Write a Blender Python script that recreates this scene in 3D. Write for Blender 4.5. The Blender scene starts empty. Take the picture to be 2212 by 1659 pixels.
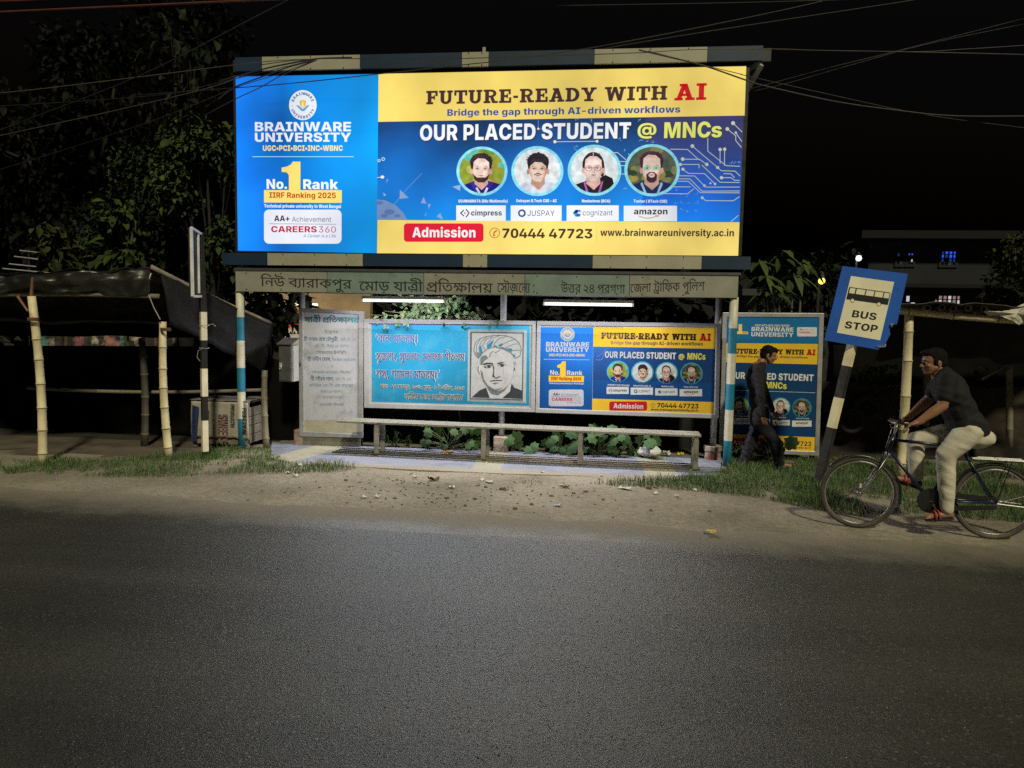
import bpy, bmesh, math, random
from mathutils import Vector, Matrix, noise as mnoise

random.seed(7)
SC = bpy.context.scene
COL = SC.collection

# ---------------------------------------------------------------- camera
CAM_H = 1.9
FPX, PCX, PCY = 1534.0, 1106.0, 829.5          # focal length and centre in photo units (photo drawn 2212 x 1659)
YAW, PITCH, ROLL = math.radians(6.0), math.radians(4.85), math.radians(1.0)
C_F = Vector((-math.sin(YAW) * math.cos(PITCH), math.cos(YAW) * math.cos(PITCH), -math.sin(PITCH)))
_r0 = Vector((math.cos(YAW), math.sin(YAW), 0.0))
_u0 = _r0.cross(C_F)
C_R = _r0 * math.cos(ROLL) + _u0 * math.sin(ROLL)
C_U = _u0 * math.cos(ROLL) - _r0 * math.sin(ROLL)
cam_data = bpy.data.cameras.new("camera")
cam_data.sensor_width = 36.0
cam_data.lens = 36.0 * FPX / 2212.0
cam_data.clip_start = 0.05
cam_data.clip_end = 500.0
cam = bpy.data.objects.new("camera", cam_data)
COL.objects.link(cam)
_m = Matrix((C_R, C_U, -C_F)).transposed().to_4x4()
_m.translation = Vector((0, 0, CAM_H))
cam.matrix_world = _m
SC.camera = cam

# ---------------------------------------------------------------- night sky, street light, exposure
world = bpy.data.worlds.new("World")
SC.world = world
world.use_nodes = True
wn = world.node_tree
sky = wn.nodes.new("ShaderNodeTexSky")
sky.sky_type = 'NISHITA'
sky.sun_disc = False
sky.sun_elevation = math.radians(-4.0)
sky.sun_rotation = math.radians(158.0)
wn.links.new(sky.outputs[0], wn.nodes["Background"].inputs[0])
wn.nodes["Background"].inputs[1].default_value = 0.14
sun_data = bpy.data.lights.new("street_light", 'SUN')
sun_data.energy = 2.6
sun_data.angle = math.radians(4.0)
sun_data.color = (1.0, 0.92, 0.63)
sun = bpy.data.objects.new("street_light", sun_data)
COL.objects.link(sun)
SUN_FROM = Vector((0.32, -0.80, 0.82)).normalized()
sun.rotation_euler = SUN_FROM.to_track_quat('Z', 'Y').to_euler()
SC.view_settings.view_transform = 'Standard'
SC.view_settings.look = 'None'
SC.view_settings.exposure = 0.0
SC.view_settings.gamma = 1.0
SC.cycles.max_bounces = 6
SC.cycles.transparent_max_bounces = 6
SC.cycles.sample_clamp_indirect = 1.0
SC.cycles.sample_clamp_direct = 1.6
SC.cycles.use_denoising = False            # keeps the grain of a night exposure and the small lettering


def at(px, py, Y):
    """photo position -> world point on the upright plane at depth Y"""
    d = C_F + C_R * ((px - PCX) / FPX) - C_U * ((py - PCY) / FPX)
    t = Y / d.y
    return Vector((d.x * t, Y, CAM_H + d.z * t))


def gnd(px, py, z=0.0):
    d = C_F + C_R * ((px - PCX) / FPX) - C_U * ((py - PCY) / FPX)
    t = (z - CAM_H) / d.z
    return Vector((d.x * t, d.y * t, z))


# ---------------------------------------------------------------- helpers
def lin(r, g, b):
    f = lambda c: (c / 255.0 / 12.92) if c <= 10 else ((c / 255.0 + 0.055) / 1.055) ** 2.4
    return (f(r), f(g), f(b))


_mats = {}


def mat(name, col, rough=0.6, metal=0.0, var=0.18, vscale=5.0, bump=0.0, bscale=40.0, dirt=None, dscale=2.5,
        dlo=0.52, dhi=0.7, spec=0.4, col2=None, trans=0.0):
    """procedural surface: base colour with blotchy variation, optional dirt patches and bump"""
    if name in _mats:
        return _mats[name]
    m = bpy.data.materials.new(name)
    m.use_nodes = True
    nt = m.node_tree
    N, L = nt.nodes, nt.links
    b = N["Principled BSDF"]
    b.inputs["Roughness"].default_value = rough
    b.inputs["Metallic"].default_value = metal
    b.inputs["Specular IOR Level"].default_value = spec
    tc = N.new("ShaderNodeTexCoord")
    nz = N.new("ShaderNodeTexNoise")
    nz.inputs["Scale"].default_value = vscale
    nz.inputs["Detail"].default_value = 5.0
    L.new(tc.outputs["Object"], nz.inputs["Vector"])
    rp = N.new("ShaderNodeMapRange")
    rp.inputs[1].default_value = 0.3
    rp.inputs[2].default_value = 0.7
    L.new(nz.outputs[0], rp.inputs[0])
    mx = N.new("ShaderNodeMix")
    mx.data_type = 'RGBA'
    c2 = col2 if col2 else tuple(c * (1 + var) for c in col)
    c1 = tuple(c * (1 - var) for c in col) if not col2 else col
    mx.inputs[6].default_value = (*c1, 1)
    mx.inputs[7].default_value = (*c2, 1)
    L.new(rp.outputs[0], mx.inputs[0])
    out = mx.outputs[2]
    if dirt:
        n2 = N.new("ShaderNodeTexNoise")
        n2.inputs["Scale"].default_value = dscale
        n2.inputs["Detail"].default_value = 8.0
        n2.inputs["Roughness"].default_value = 0.65
        L.new(tc.outputs["Object"], n2.inputs["Vector"])
        r2 = N.new("ShaderNodeMapRange")
        r2.inputs[1].default_value = dlo
        r2.inputs[2].default_value = dhi
        L.new(n2.outputs[0], r2.inputs[0])
        m2 = N.new("ShaderNodeMix")
        m2.data_type = 'RGBA'
        L.new(r2.outputs[0], m2.inputs[0])
        L.new(out, m2.inputs[6])
        m2.inputs[7].default_value = (*dirt, 1)
        out = m2.outputs[2]
    L.new(out, b.inputs["Base Color"])
    if bump:
        n3 = N.new("ShaderNodeTexNoise")
        n3.inputs["Scale"].default_value = bscale
        n3.inputs["Detail"].default_value = 6.0
        L.new(tc.outputs["Object"], n3.inputs["Vector"])
        bp = N.new("ShaderNodeBump")
        bp.inputs["Strength"].default_value = bump
        bp.inputs["Distance"].default_value = 0.02
        L.new(n3.outputs[0], bp.inputs["Height"])
        L.new(bp.outputs[0], b.inputs["Normal"])
    if trans:
        b.inputs["Subsurface Weight"].default_value = 0.0
    _mats[name] = m
    return m


def glow(name, col, strength):
    if name in _mats:
        return _mats[name]
    m = bpy.data.materials.new(name)
    m.use_nodes = True
    b = m.node_tree.nodes["Principled BSDF"]
    b.inputs["Base Color"].default_value = (*[min(1, c) * 0.6 for c in col], 1)
    b.inputs["Emission Color"].default_value = (*col, 1)
    b.inputs["Emission Strength"].default_value = strength
    _mats[name] = m
    return m


class MB:
    def __init__(s):
        s.v, s.f, s.m = [], [], []

    def add(s, vs, fs, mi=0):
        o = len(s.v)
        s.v.extend([tuple(v) for v in vs])
        for f in fs:
            s.f.append(tuple(i + o for i in f))
            s.m.append(mi)

    def bx(s, x0, x1, y0, y1, z0, z1, mi=0):
        s.add([(x0, y0, z0), (x1, y0, z0), (x1, y1, z0), (x0, y1, z0), (x0, y0, z1), (x1, y0, z1), (x1, y1, z1), (x0, y1, z1)],
              [(0, 3, 2, 1), (4, 5, 6, 7), (0, 1, 5, 4), (1, 2, 6, 5), (2, 3, 7, 6), (3, 0, 4, 7)], mi)

    def obox(s, c, ax, ay, az, mi=0):
        """box with centre c and half-axis vectors"""
        c, ax, ay, az = Vector(c), Vector(ax), Vector(ay), Vector(az)
        vs = []
        for k in (-1, 1):
            for i, j in ((-1, -1), (1, -1), (1, 1), (-1, 1)):
                vs.append(c + ax * i + ay * j + az * k)
        s.add(vs, [(0, 3, 2, 1), (4, 5, 6, 7), (0, 1, 5, 4), (1, 2, 6, 5), (2, 3, 7, 6), (3, 0, 4, 7)], mi)

    def bar(s, a, b, w, h, mi=0, up=(0, 0, 1)):
        """square bar from a to b"""
        a, b = Vector(a), Vector(b)
        d = (b - a)
        t = d.normalized()
        up = Vector(up)
        if abs(t.dot(up)) > 0.98:
            up = Vector((0, 1, 0))
        sx = t.cross(up).normalized()
        sz = sx.cross(t)
        s.obox((a + b) / 2, d / 2, sx * (w / 2), sz * (h / 2), mi)

    def tube(s, pts, r, n=8, mi=0, cap=True, closed=False, mis=None):
        pts = [Vector(p) for p in pts]
        rs = r if isinstance(r, (list, tuple)) else [r] * len(pts)
        k = len(pts)
        o = len(s.v)
        prev = None
        for i, p in enumerate(pts):
            if closed:
                t = (pts[(i + 1) % k] - pts[i - 1]).normalized()
            else:
                t = (pts[min(i + 1, k - 1)] - pts[max(i - 1, 0)])
                t = t.normalized() if t.length > 1e-9 else Vector((0, 0, 1))
            if prev is None:
                a = Vector((0, 0, 1)) if abs(t.z) < 0.9 else Vector((1, 0, 0))
                x = t.cross(a).normalized()
            else:
                x = prev - t * prev.dot(t)
                x = x.normalized() if x.length > 1e-6 else t.orthogonal().normalized()
            prev = x
            y = t.cross(x)
            for j in range(n):
                a = 2 * math.pi * j / n
                s.v.append(tuple(p + (x * math.cos(a) + y * math.sin(a)) * rs[i]))
        for i in range(k if closed else k - 1):
            i2 = (i + 1) % k
            for j in range(n):
                j2 = (j + 1) % n
                s.f.append((o + i * n + j, o + i * n + j2, o + i2 * n + j2, o + i2 * n + j))
                s.m.append(mis[i] if mis else mi)
        if cap and not closed:
            s.f.append(tuple(o + j for j in reversed(range(n))))
            s.m.append(mis[0] if mis else mi)
            s.f.append(tuple(o + (k - 1) * n + j for j in range(n)))
            s.m.append(mis[-1] if mis else mi)

    def ball(s, c, r, n=10, m=7, mi=0):
        c = Vector(c)
        rx, ry, rz = r if isinstance(r, (list, tuple)) else (r, r, r)
        o = len(s.v)
        s.v.append((c.x, c.y, c.z - rz))
        for i in range(1, m):
            a = math.pi * i / m - math.pi / 2
            for j in range(n):
                b = 2 * math.pi * j / n
                s.v.append((c.x + rx * math.cos(a) * math.cos(b), c.y + ry * math.cos(a) * math.sin(b), c.z + rz * math.sin(a)))
        s.v.append((c.x, c.y, c.z + rz))
        for j in range(n):
            s.f.append((o, o + 1 + (j + 1) % n, o + 1 + j)); s.m.append(mi)
            e = len(s.v) - 1
            q = o + 1 + (m - 2) * n
            s.f.append((e, q + j, q + (j + 1) % n)); s.m.append(mi)
        for i in range(m - 2):
            for j in range(n):
                a = o + 1 + i * n
                s.f.append((a + j, a + (j + 1) % n, a + n + (j + 1) % n, a + n + j)); s.m.append(mi)

    def grid(s, fn, nu, nv, mi=0):
        o = len(s.v)
        for j in range(nv + 1):
            for i in range(nu + 1):
                s.v.append(tuple(fn(i / nu, j / nv)))
        for j in range(nv):
            for i in range(nu):
                a = o + j * (nu + 1) + i
                s.f.append((a, a + 1, a + nu + 2, a + nu + 1)); s.m.append(mi)

    def build(s, name, mats, parent=None, origin=None, smooth=False, bevel=0.0):
        if origin is None:
            origin = Vector(parent["_o"]) if parent is not None else Vector((0, 0, 0))
        origin = Vector(origin)
        me = bpy.data.meshes.new(name)
        me.from_pydata([tuple(Vector(v) - origin) for v in s.v], [], s.f)
        if not isinstance(mats, (list, tuple)):
            mats = [mats]
        for m in mats:
            me.materials.append(m)
        me.polygons.foreach_set("material_index", s.m)
        if smooth:
            me.polygons.foreach_set("use_smooth", [True] * len(s.f))
        me.update()
        o = bpy.data.objects.new(name, me)
        COL.objects.link(o)
        if parent is not None:
            o.parent = parent
            o.location = origin - Vector(parent["_o"])
            o["_o"] = tuple(origin)
        else:
            o.location = origin
            o["_o"] = tuple(origin)
        if bevel:
            bv = o.modifiers.new("bevel", 'BEVEL')
            bv.width = bevel
            bv.segments = 2
            bv.limit_method = 'ANGLE'
        if smooth == 'angle':
            pass
        return o


def tag(o, label=None, cat=None, group=None, kind=None):
    if label: o["label"] = label
    if cat: o["category"] = cat
    if group: o["group"] = group
    if kind: o["kind"] = kind
    return o


def thing(name, label, cat, loc, group=None):
    e = bpy.data.objects.new(name, None)
    COL.objects.link(e)
    e.location = loc
    e.empty_display_size = 0.2
    e["_o"] = tuple(loc)
    return tag(e, label, cat, group)
# letter outlines, plain numbers: first point then steps, one letter a line, contours parted by ;
BENGALI_GLYPHS = """70 74 -9 7 -9 5 -6 3 -9 2 -6 1 -6 -1 -6 -2 -5 -3 -5 -5 -7 -11 6 -8 -9 0 0 -7 10 0 0 -55 8 0 0 55 11 0 0 7 -12 0 -5 7 5 8 3 3 4 3 5 1 10 0 5 -1 6 -3 9 -6 8 -6 4 5
61 62 -62 0 0 -7 44 0 1 -25 -6 6 -8 5 -8 1 -5 0 -4 -1 -3 -2 -3 -3 -2 -4 0 -9 3 -5 4 -4 6 -3 3 7 -6 4 -2 3 0 6 2 2 4 2 7 0 3 -2 8 -5 6 -7 0 -21 8 0 0 55 10 0
72 62 -14 0 0 5 -2 5 -4 3 -3 1 -7 1 -18 0 -6 2 -2 1 -1 3 0 8 -7 0 -1 -5 1 -4 2 -6 3 -2 4 -3 6 -1 23 0 3 -2 1 -2 1 -4 -52 0 0 -7 29 0 0 -23 2 -4 2 -2 3 -1 5 -1 5 2 5 3 5 6 3 -7 0 -4 -1 -6 -3 -4 -6 -3 -6 -1 -7 1 -7 3 -5 5 -5 7 -3 8 -5 14 -7 -2 3 -11 4 -9 4 -8 5 -6 5 -4 6 -3 5 -2 7 -1 7 1 5 2 6 4 3 4 2 5 1 6 -1 5 -1 6 -5 9 -6 -1 -5 -6 -4 -4 -4 -1 -2 0 -1 1 -1 3 0 19 36 0
61 62 -62 0 0 -7 43 0 0 -3 -18 -8 -20 -10 4 -10 8 -2 7 -3 6 -3 10 -10 3 -6 8 0 0 55 11 0;42 44 1 -33 -3 3 -3 4 -6 5 -7 3 -11 4 15 8
26 62 -27 0 0 -7 15 0 -4 -6 -2 -6 0 -8 3 -14 0 -9 -2 -4 -3 -3 -4 -2 -5 -1 2 -7 6 1 5 2 5 5 2 3 1 4 1 7 -1 7 -2 12 0 8 2 5 2 3 3 3 3 0
28 62 -11 0 -2 7 -6 0 1 -13 -2 3 -2 2 -3 1 -4 0 0 -7 4 -1 3 -1 3 -6 0 -47 8 0 0 55 11 0
21 11 -5 0 -3 -3 -1 -3 2 -4 2 -1 3 -1 4 2 1 2 0 5;61 62 -62 0 0 -7 43 0 0 -3 -18 -8 -20 -10 4 -10 8 -2 7 -3 6 -3 10 -10 3 -6 8 0 0 55 11 0;42 44 1 -33 -3 3 -3 4 -6 5 -7 3 -11 4 15 8
82 62 -83 0 0 -7 43 0 0 -4 -19 -7 -19 -10 4 -10 8 -2 6 -2 6 -4 5 -4 5 -6 4 -6 7 0 0 44 8 -2 6 -3 4 -5 1 -4 0 -3 -3 -3 -8 0 0 -8 10 0 6 4 2 2 1 6 -1 7 -3 5 -3 3 -7 5 -6 2 -7 1 0 4 33 0;42 43 0 -32 -2 3 -3 3 -7 6 -11 6 -6 1 15 8
73 62 -11 0 -2 7 -6 0 0 -22 -6 8 -8 5 -6 2 -6 1 -4 -1 -5 -1 -4 -3 -6 -5 -7 -8 8 -7 4 2 4 0 4 -4 0 -4 -2 -4 -3 -3 5 -5 27 24 5 -8 0 -36 8 0 0 55 11 0;44 49 -15 -14 -1 5 -2 3 -4 3 -6 0 -4 -1 7 7 7 3 8 0 6 -2
-10 1 -7 0 0 -7 -5 2 -6 0 -6 -1 -4 -2 -3 -3 -1 -5 0 -4 2 -3 2 -2 6 -2 4 -1 5 1 5 2 3 2 4 6 15 -11 5 5 -12 9 -7 4;-18 -12 -2 -5 -5 -3 -6 0 -2 1 -2 2 0 2 1 2 3 2 7 0
36 62 -37 0 0 -7 22 1 -9 -9 -4 -6 -2 -7 -1 -8 1 -7 2 -7 3 -5 3 -4 6 -3 10 0 5 1 3 2 -3 6 -4 -2 -5 0 -5 1 -4 3 -4 8 0 13 4 10 4 5 6 5 5 2 4 1
63 62 -64 0 0 -7 6 0 -1 -6 6 -1 4 -1 4 -3 2 -2 2 -4 0 -3 -7 -1 -3 -2 -3 -3 -2 -4 0 -8 1 -3 2 -3 6 -5 6 -2 2 7 -5 3 -3 3 -1 3 0 4 2 2 3 2 8 0 8 -6 9 -11 0 -11 8 0 0 55 10 0;45 55 0 -33 -4 5 -4 4 -4 2 -3 1 -1 8 -2 4 -3 4 -6 3 -7 2
40 -4 -1 0 -3 1 -4 -2 -2 -4 1 -3 1 -2 2 0 3 -1 4 2 1 1 0 5;72 62 -73 0 0 -7 29 0 0 -23 2 -4 2 -2 3 -1 5 -1 5 2 5 3 5 6 3 -7 0 -4 -1 -6 -3 -4 -6 -3 -6 -1 -7 1 -7 3 -5 5 -5 7 -3 8 -5 14 -7 -2 3 -11 4 -9 4 -8 5 -6 5 -4 6 -3 5 -2 7 -1 7 1 5 2 6 4 3 4 2 5 1 6 -1 5 -1 6 -5 9 -6 -1 -5 -6 -4 -4 -4 -1 -2 0 -1 1 -1 3 0 19 36 0
64 62 -65 0 0 -7 8 0 -2 -5 11 -3 9 -5 -13 -8 -7 -4 3 -9 13 -3 10 -4 6 -5 8 -9 8 0 0 55 11 0;45 55 1 -45 -8 7 -5 4 -7 3 -6 2 -6 1 7 4 13 7 0 5 -2 2 -8 5 -10 5
58 50 -4 2 -5 1 -7 -1 -4 -1 -6 -4 -4 -4 -2 -3 -1 -6 1 -6 2 -3 4 -2 11 0 -1 7 -5 0 -3 1 -1 3 0 3 4 5 5 3 5 1 5 -2 1 0 1 -4 0 -29 -4 3 -4 2 -6 0 -16 -2 -8 2 -2 2 -1 4 -1 6 1 6 -7 1 -1 -5 0 -9 1 -5 6 -6 3 -1 7 -2 8 0 11 2 7 -1 3 -1 2 -2 1 -5 8 0 0 43 -1 3;72 62 -73 0 0 -7 73 0
5 85 -13 5 -18 2 -12 -1 -8 -3 -4 -3 -2 -6 0 -1 2 -5 5 -3 7 -1 18 0 3 -3 0 -4 7 0 -1 6 -3 5 -4 2 -4 1 -20 1 -2 1 0 3 2 1 3 2 8 1 13 -1 11 -2 5 -2 5 -3 3 -4 2 -4 1 -7 -10 0 0 -7 10 0 0 -55 8 0 0 55 11 0 0 7 -11 0 -3 14
76 62 -10 0 -2 7 -6 0 1 -22 -11 11 -5 3 -5 1 -4 1 -6 -1 -4 -1 -6 -3 -8 -8 -4 -5 8 -7 4 2 4 0 2 -2 2 -3 0 -3 -2 -4 -3 -3 5 -5 26 24 2 -2 4 -6 0 -30 -2 3 -6 2 -8 0 -15 -1 -8 1 -3 1 -2 2 -1 3 -1 5 1 6 -7 1 -2 -6 1 -7 2 -5 2 -3 6 -4 8 -1 9 0 10 1 8 0 4 -2 3 -3 1 -3 8 0 0 59 10 0;46 51 2 -2 -15 -14 -1 5 -2 3 -3 3 -7 0 -4 -1 7 7 7 3 4 1 4 -1 5 -2
59 44 -4 3 -4 2 -7 1 -4 0 -4 -1 -3 -2 -2 -2 -2 -3 0 -4 1 -7 8 1 -1 4 1 4 1 1 2 1 3 1 8 -2 3 -5 2 -4 0 -7 -2 -6 -1 -2 -3 -2 -3 -1 -8 -1 -6 1 -6 2 -6 6 -4 7 -4 8 -4 12 -7 -2 4 -14 6 -11 5 -7 8 -6 7 -3 7 -1 8 1 6 2 5 4 3 4 2 5 1 6 -1 7 -2 5;72 62 -73 0 0 -7 73 0
93 62 -94 0 0 -7 10 0 2 -2 1 -4 0 -4 -1 0 -4 -3 -2 -5 0 -4 1 -4 8 1 -1 3 0 3 3 3 6 0 3 -2 2 -2 2 -4 0 -5 -3 -2 -3 -4 -1 -2 0 -4 1 -6 8 2 -1 5 1 3 3 1 4 0 4 -1 6 -6 6 -8 0 -4 7 0 0 37 9 -1 4 -1 3 -1 2 -3 1 -4 -2 -3 -2 -1 -6 -1 -1 -7 10 0 3 2 4 4 2 6 -1 6 -2 3 -5 4 -8 3 -11 1 0 11 32 0;54 37 0 -22 -3 4 -5 4 -4 2 -5 1 -1 6 -1 5 -3 4 -4 3 -4 2 -4 0 0 4 -2 5 18 0 0 -7 2 -4 2 -3 5 -2;54 55 0 -11 -7 2 -3 3 -1 6
74 62 -75 0 0 -7 57 0 0 -15 -5 4 -5 1 -4 0 -3 -2 -3 -3 -2 2 -8 4 -5 1 -4 -1 -6 -2 -4 -4 -2 -4 0 -8 2 -5 2 -3 4 -3 9 -4 2 7 -5 2 -3 2 -2 4 -1 4 0 2 2 3 2 1 3 1 4 0 3 -1 4 -4 2 -4 0 -3 7 0 0 6 2 4 4 1 3 0 3 -2 4 -4 0 -32 8 0 0 55 10 0
22 10 -2 1 -4 0 -2 -2 -2 -1 0 -5 2 -2 4 -2 4 2 2 2 0 5;64 62 -65 0 0 -7 8 0 -2 -5 11 -3 9 -5 -13 -8 -7 -4 3 -9 13 -3 10 -4 6 -5 8 -9 8 0 0 55 11 0;45 55 1 -45 -8 7 -5 4 -7 3 -6 2 -6 1 7 4 13 7 0 5 -2 2 -8 5 -10 5
69 62 -70 0 0 -7 6 0 -1 -5 10 -2 5 -2 3 -2 2 -2 1 -4 2 -9 -4 -6 -3 -3 -4 1 -2 1 -4 6 -6 -4 4 -6 4 -3 4 -2 6 0 3 1 5 5 10 16 2 2 4 0 5 -5 0 -32 8 0 0 55 10 0;51 55 0 -15 -3 3 -3 1 -5 1 -4 -2 -2 -3 -2 -4 -2 8 -4 6 -6 3 -9 2
28 62 -11 0 0 4 -2 6 -3 3 -4 1 -7 1 -21 0 -5 1 -2 2 -1 3 0 8 -8 0 0 -6 1 -6 1 -3 6 -4 7 -2 27 0 2 -2 1 -2 1 -4 -11 0 0 -7 10 0 0 -55 8 0 0 55 11 0
93 62 -94 0 0 -7 40 0 -6 -3 -4 -5 -3 -4 0 -8 4 -6 6 -3 4 0 6 1 4 2 5 3 0 -6 -1 -5 -2 -4 -5 -2 -6 -1 -7 1 -6 2 -6 5 -4 6 -4 9 -4 11 -7 -2 3 -10 3 -7 5 -9 5 -5 5 -4 5 -3 5 -1 6 -1 7 1 6 2 5 3 3 4 1 5 1 8 -2 8 -9 3 -6 -5 -4 -2 -3 0 -4 1 -1 2 0 4 3 5 3 3 8 5 5 -6 5 -4 4 -2 6 -2 7 0 -2 -8 -1 -9 1 -11 3 -12 1 0 7 2 -3 10 -1 11 1 9 3 8 -3 7 -7 0 -8 1 -7 3 -3 5 37 0
19 11 -4 1 -3 0 -2 -1 -2 -6 1 -3 1 -2 3 -1 2 0 4 1 1 2 1 3 -1 4;19 54 -2 1 -3 0 -4 -2 -1 -2 -1 -3 1 -3 1 -2 2 -1 3 -1 4 2 1 2 1 4 -1 3
60 49 -5 3 -5 1 -6 -1 -5 -1 -8 -4 -5 -5 -2 -4 0 -7 2 -3 4 -2 4 -1 2 7 -4 2 -1 2 1 2 3 3 4 3 6 2 7 -1 3 -1 1 -2 0 -6 -4 -4 -9 -4 3 -7 7 3 4 -4 0 -3 -1 -4 -3 -3 -4 -2 -13 0 -7 3 -6 5 -4 7 -5 9 -4 12 -7 -2 3 -11 4 -9 4 -7 6 -6 5 -4 6 -3 4 -1 9 -1 8 1 8 4 4 5 1 7 0 4 -2 4 -4 3 3 4 2 4 0 3 -1 6;73 62 -74 0 0 -7 74 0
46 44 -6 3 -15 4 -3 1 -1 2 0 2 2 4 -6 3 -3 -4 -1 -3 0 -4 1 -3 6 -4 14 -3 5 -3 2 -2 1 -4 -1 -4 -3 -3 -5 -2 -13 -1 -12 3 -2 -8 13 -3 11 -4 10 -5 11 -9 4 6 -13 9 -10 5 6 1 6 4 4 5 2 7 -1 5
47 58 -10 4 -14 0 -6 -2 -4 -2 -3 -4 -2 -3 -1 -4 2 -6 2 -3 3 -2 6 -3 -10 -6 -3 -5 -1 -6 2 -6 4 -5 8 -4 9 -1 11 1 7 3 5 6 1 7 -1 7 -3 4 -10 5 9 5 2 2 1 4 1 3 -2 8;42 23 3 -4 0 -2 -1 -4 -3 -3 -4 -2 -7 -1 -7 1 -5 2 -3 3 -1 4 1 4 3 3 5 3 7 2 7 -2;42 52 2 -4 -2 -6 -5 -3 -7 -3 -7 2 -4 3 -3 3 -1 3 1 3 2 2 2 1 5 2 10 0 5 -2
67 62 -11 0 -2 7 -6 0 1 -19 -6 6 -8 5 -5 1 -4 1 -10 -2 -5 -4 -6 -6 -3 -5 8 -7 5 2 5 1 3 -1 3 -3 1 -2 -1 -2 -2 -3 -5 -4 -6 -3 5 -7 8 5 5 4 3 5 1 6 -1 2 -2 5 -3 3 -3 1 -7 1 -7 -2 6 6 4 2 4 1 6 -2 6 -3 10 -12 0 -39 8 0 0 55 11 0
63 62 -11 0 -2 7 -5 0 0 -19 -6 6 -4 3 -5 2 -8 2 -10 -2 -3 -2 -2 -3 -2 -5 -1 -4 1 -6 2 -5 4 -3 3 -2 7 -3 6 -1 1 9 -9 1 -3 2 -2 2 -2 3 0 5 1 2 3 3 6 2 8 -2 7 -6 6 -6 2 -3 0 -39 7 0 0 55 11 0
68 62 -11 0 0 4 -2 6 -2 2 -4 2 -5 1 -16 0 -6 2 -2 1 -1 3 0 8 -7 0 -1 -5 1 -4 2 -6 3 -2 4 -3 6 -1 19 0 4 -4 0 -4 -51 0 0 -7 21 0 0 -37 1 -6 3 -4 4 -3 3 -1 9 0 4 2 6 4 0 -18 -4 3 -5 2 -5 0 -12 -2 -4 0 -3 1 -4 3 -1 4 0 6 1 6 -7 1 -1 0 -1 -5 0 -10 2 -4 4 -5 5 -3 5 -1 6 0 13 2 4 -1 4 -3 1 -1 2 -4 8 0 0 36 2 3 2 8 0 7 -1 4 -3 3 -5 3 -6 0 -6 -1 1 -7 6 1 3 0 2 -2 2 -4 -1 -4 -3 -7 -5 -6 -3 -2 -8 -2 -3 1 -3 2 -1 4 0 37 40 0
85 62 -86 0 0 -7 8 0 -2 -5 11 -3 9 -5 -13 -8 -7 -4 3 -9 11 -2 11 -5 6 -4 8 -10 8 0 0 43 8 -1 3 -2 3 -1 4 -5 1 -5 -1 -4 -2 -1 -8 -1 0 -7 10 0 4 2 4 4 1 7 0 3 -3 7 -6 5 -6 4 -7 2 -13 1 1 -41 -5 5 -9 6 -6 3 -11 4 20 10 0 5 -2 2 -8 5 -10 5 71 0
69 62 -11 0 -2 7 -6 0 1 -14 -5 5 -6 3 -5 0 -5 -1 -4 -2 -3 -6 -4 5 -3 2 -8 2 -9 -1 1 -8 6 2 6 -1 3 -2 3 -3 0 -5 -3 -5 -5 -2 -5 0 0 -8 6 0 5 2 4 3 2 3 1 2 3 -4 4 -3 4 -2 7 -1 0 8 -6 0 -4 2 -3 3 0 8 1 1 1 2 6 2 6 -2 4 -2 4 -7 0 -45 8 0 0 55 11 0
63 62 -64 0 0 -7 9 0 0 -34 6 -3 16 14 6 3 8 5 0 -18 -14 -6 -14 -7 4 -9 4 0 8 -3 9 -5 3 -4 8 0 0 56 -5 5 -9 -4 -9 -5 -8 -6 -5 -5 0 26 47 0;44 15 1 -19 -9 6 -11 4
61 62 -19 0 0 -10 -8 -3 -10 -4 -3 1 -2 2 0 5 1 1 2 1 7 0 0 7 -9 1 -3 -1 -3 -2 -2 -2 -1 -3 0 -5 1 -4 5 -5 -13 -7 4 -10 8 -2 7 -3 6 -3 10 -10 3 -6 8 0 0 55 11 0;42 44 1 -33 -3 3 -3 4 -6 5 -7 3 -11 4 15 8
70 62 -10 0 -3 7 -5 0 0 -14 -4 5 -3 1 -4 2 -4 0 -6 -1 -3 -2 -3 -4 -1 -2 -4 5 -3 2 -4 1 -7 1 -6 -1 1 -8 7 2 5 -1 4 -2 2 -3 0 -5 -2 -4 -3 -2 -8 -1 1 -8 6 0 5 2 6 6 0 2 3 -4 4 -3 5 -2 6 -1 1 8 -7 1 -4 1 -2 3 -1 4 1 4 2 3 2 1 4 1 5 -2 4 -2 5 -7 0 -39 -3 3 -6 2 -8 0 -12 -1 -5 0 -4 3 -1 2 0 8 -7 1 -1 -2 0 -7 1 -4 2 -3 6 -4 6 -1 7 0 11 1 6 0 4 -2 2 -2 2 -4 8 0 0 59 10 0
82 62 -83 0 0 -7 40 0 0 -18 -5 4 -7 4 -4 1 -7 0 -6 -2 -3 -4 -2 -3 0 -9 6 -8 6 -3 3 7 -4 3 -3 3 0 6 2 2 3 1 3 0 5 -1 5 -3 8 -7 0 -9 -5 -3 -2 -3 -1 -4 1 -4 2 -4 3 -3 4 -2 3 7 -2 1 -2 2 -1 4 1 1 2 1 6 0 6 -4 5 -4 5 -5 0 -3 7 0 0 59 11 0;64 55 0 -47 -8 7 -4 2 -6 2 0 36
58 62 -59 0 0 -7 11 0 0 -41 2 -6 3 -3 5 -2 4 -1 6 1 8 3 8 8 3 5 2 5 1 6 -1 6 -4 4 -3 2 -13 1 -4 1 -6 3 -4 8 41 0;42 34 1 -2 1 -6 -3 -6 -4 -4 -5 -4 -4 -2 -6 0 -3 2 -2 5 0 26 4 -4 5 -2 6 -2 7 0
19 12 -10 0 -4 -24 6 0 8 19 1 3
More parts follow.
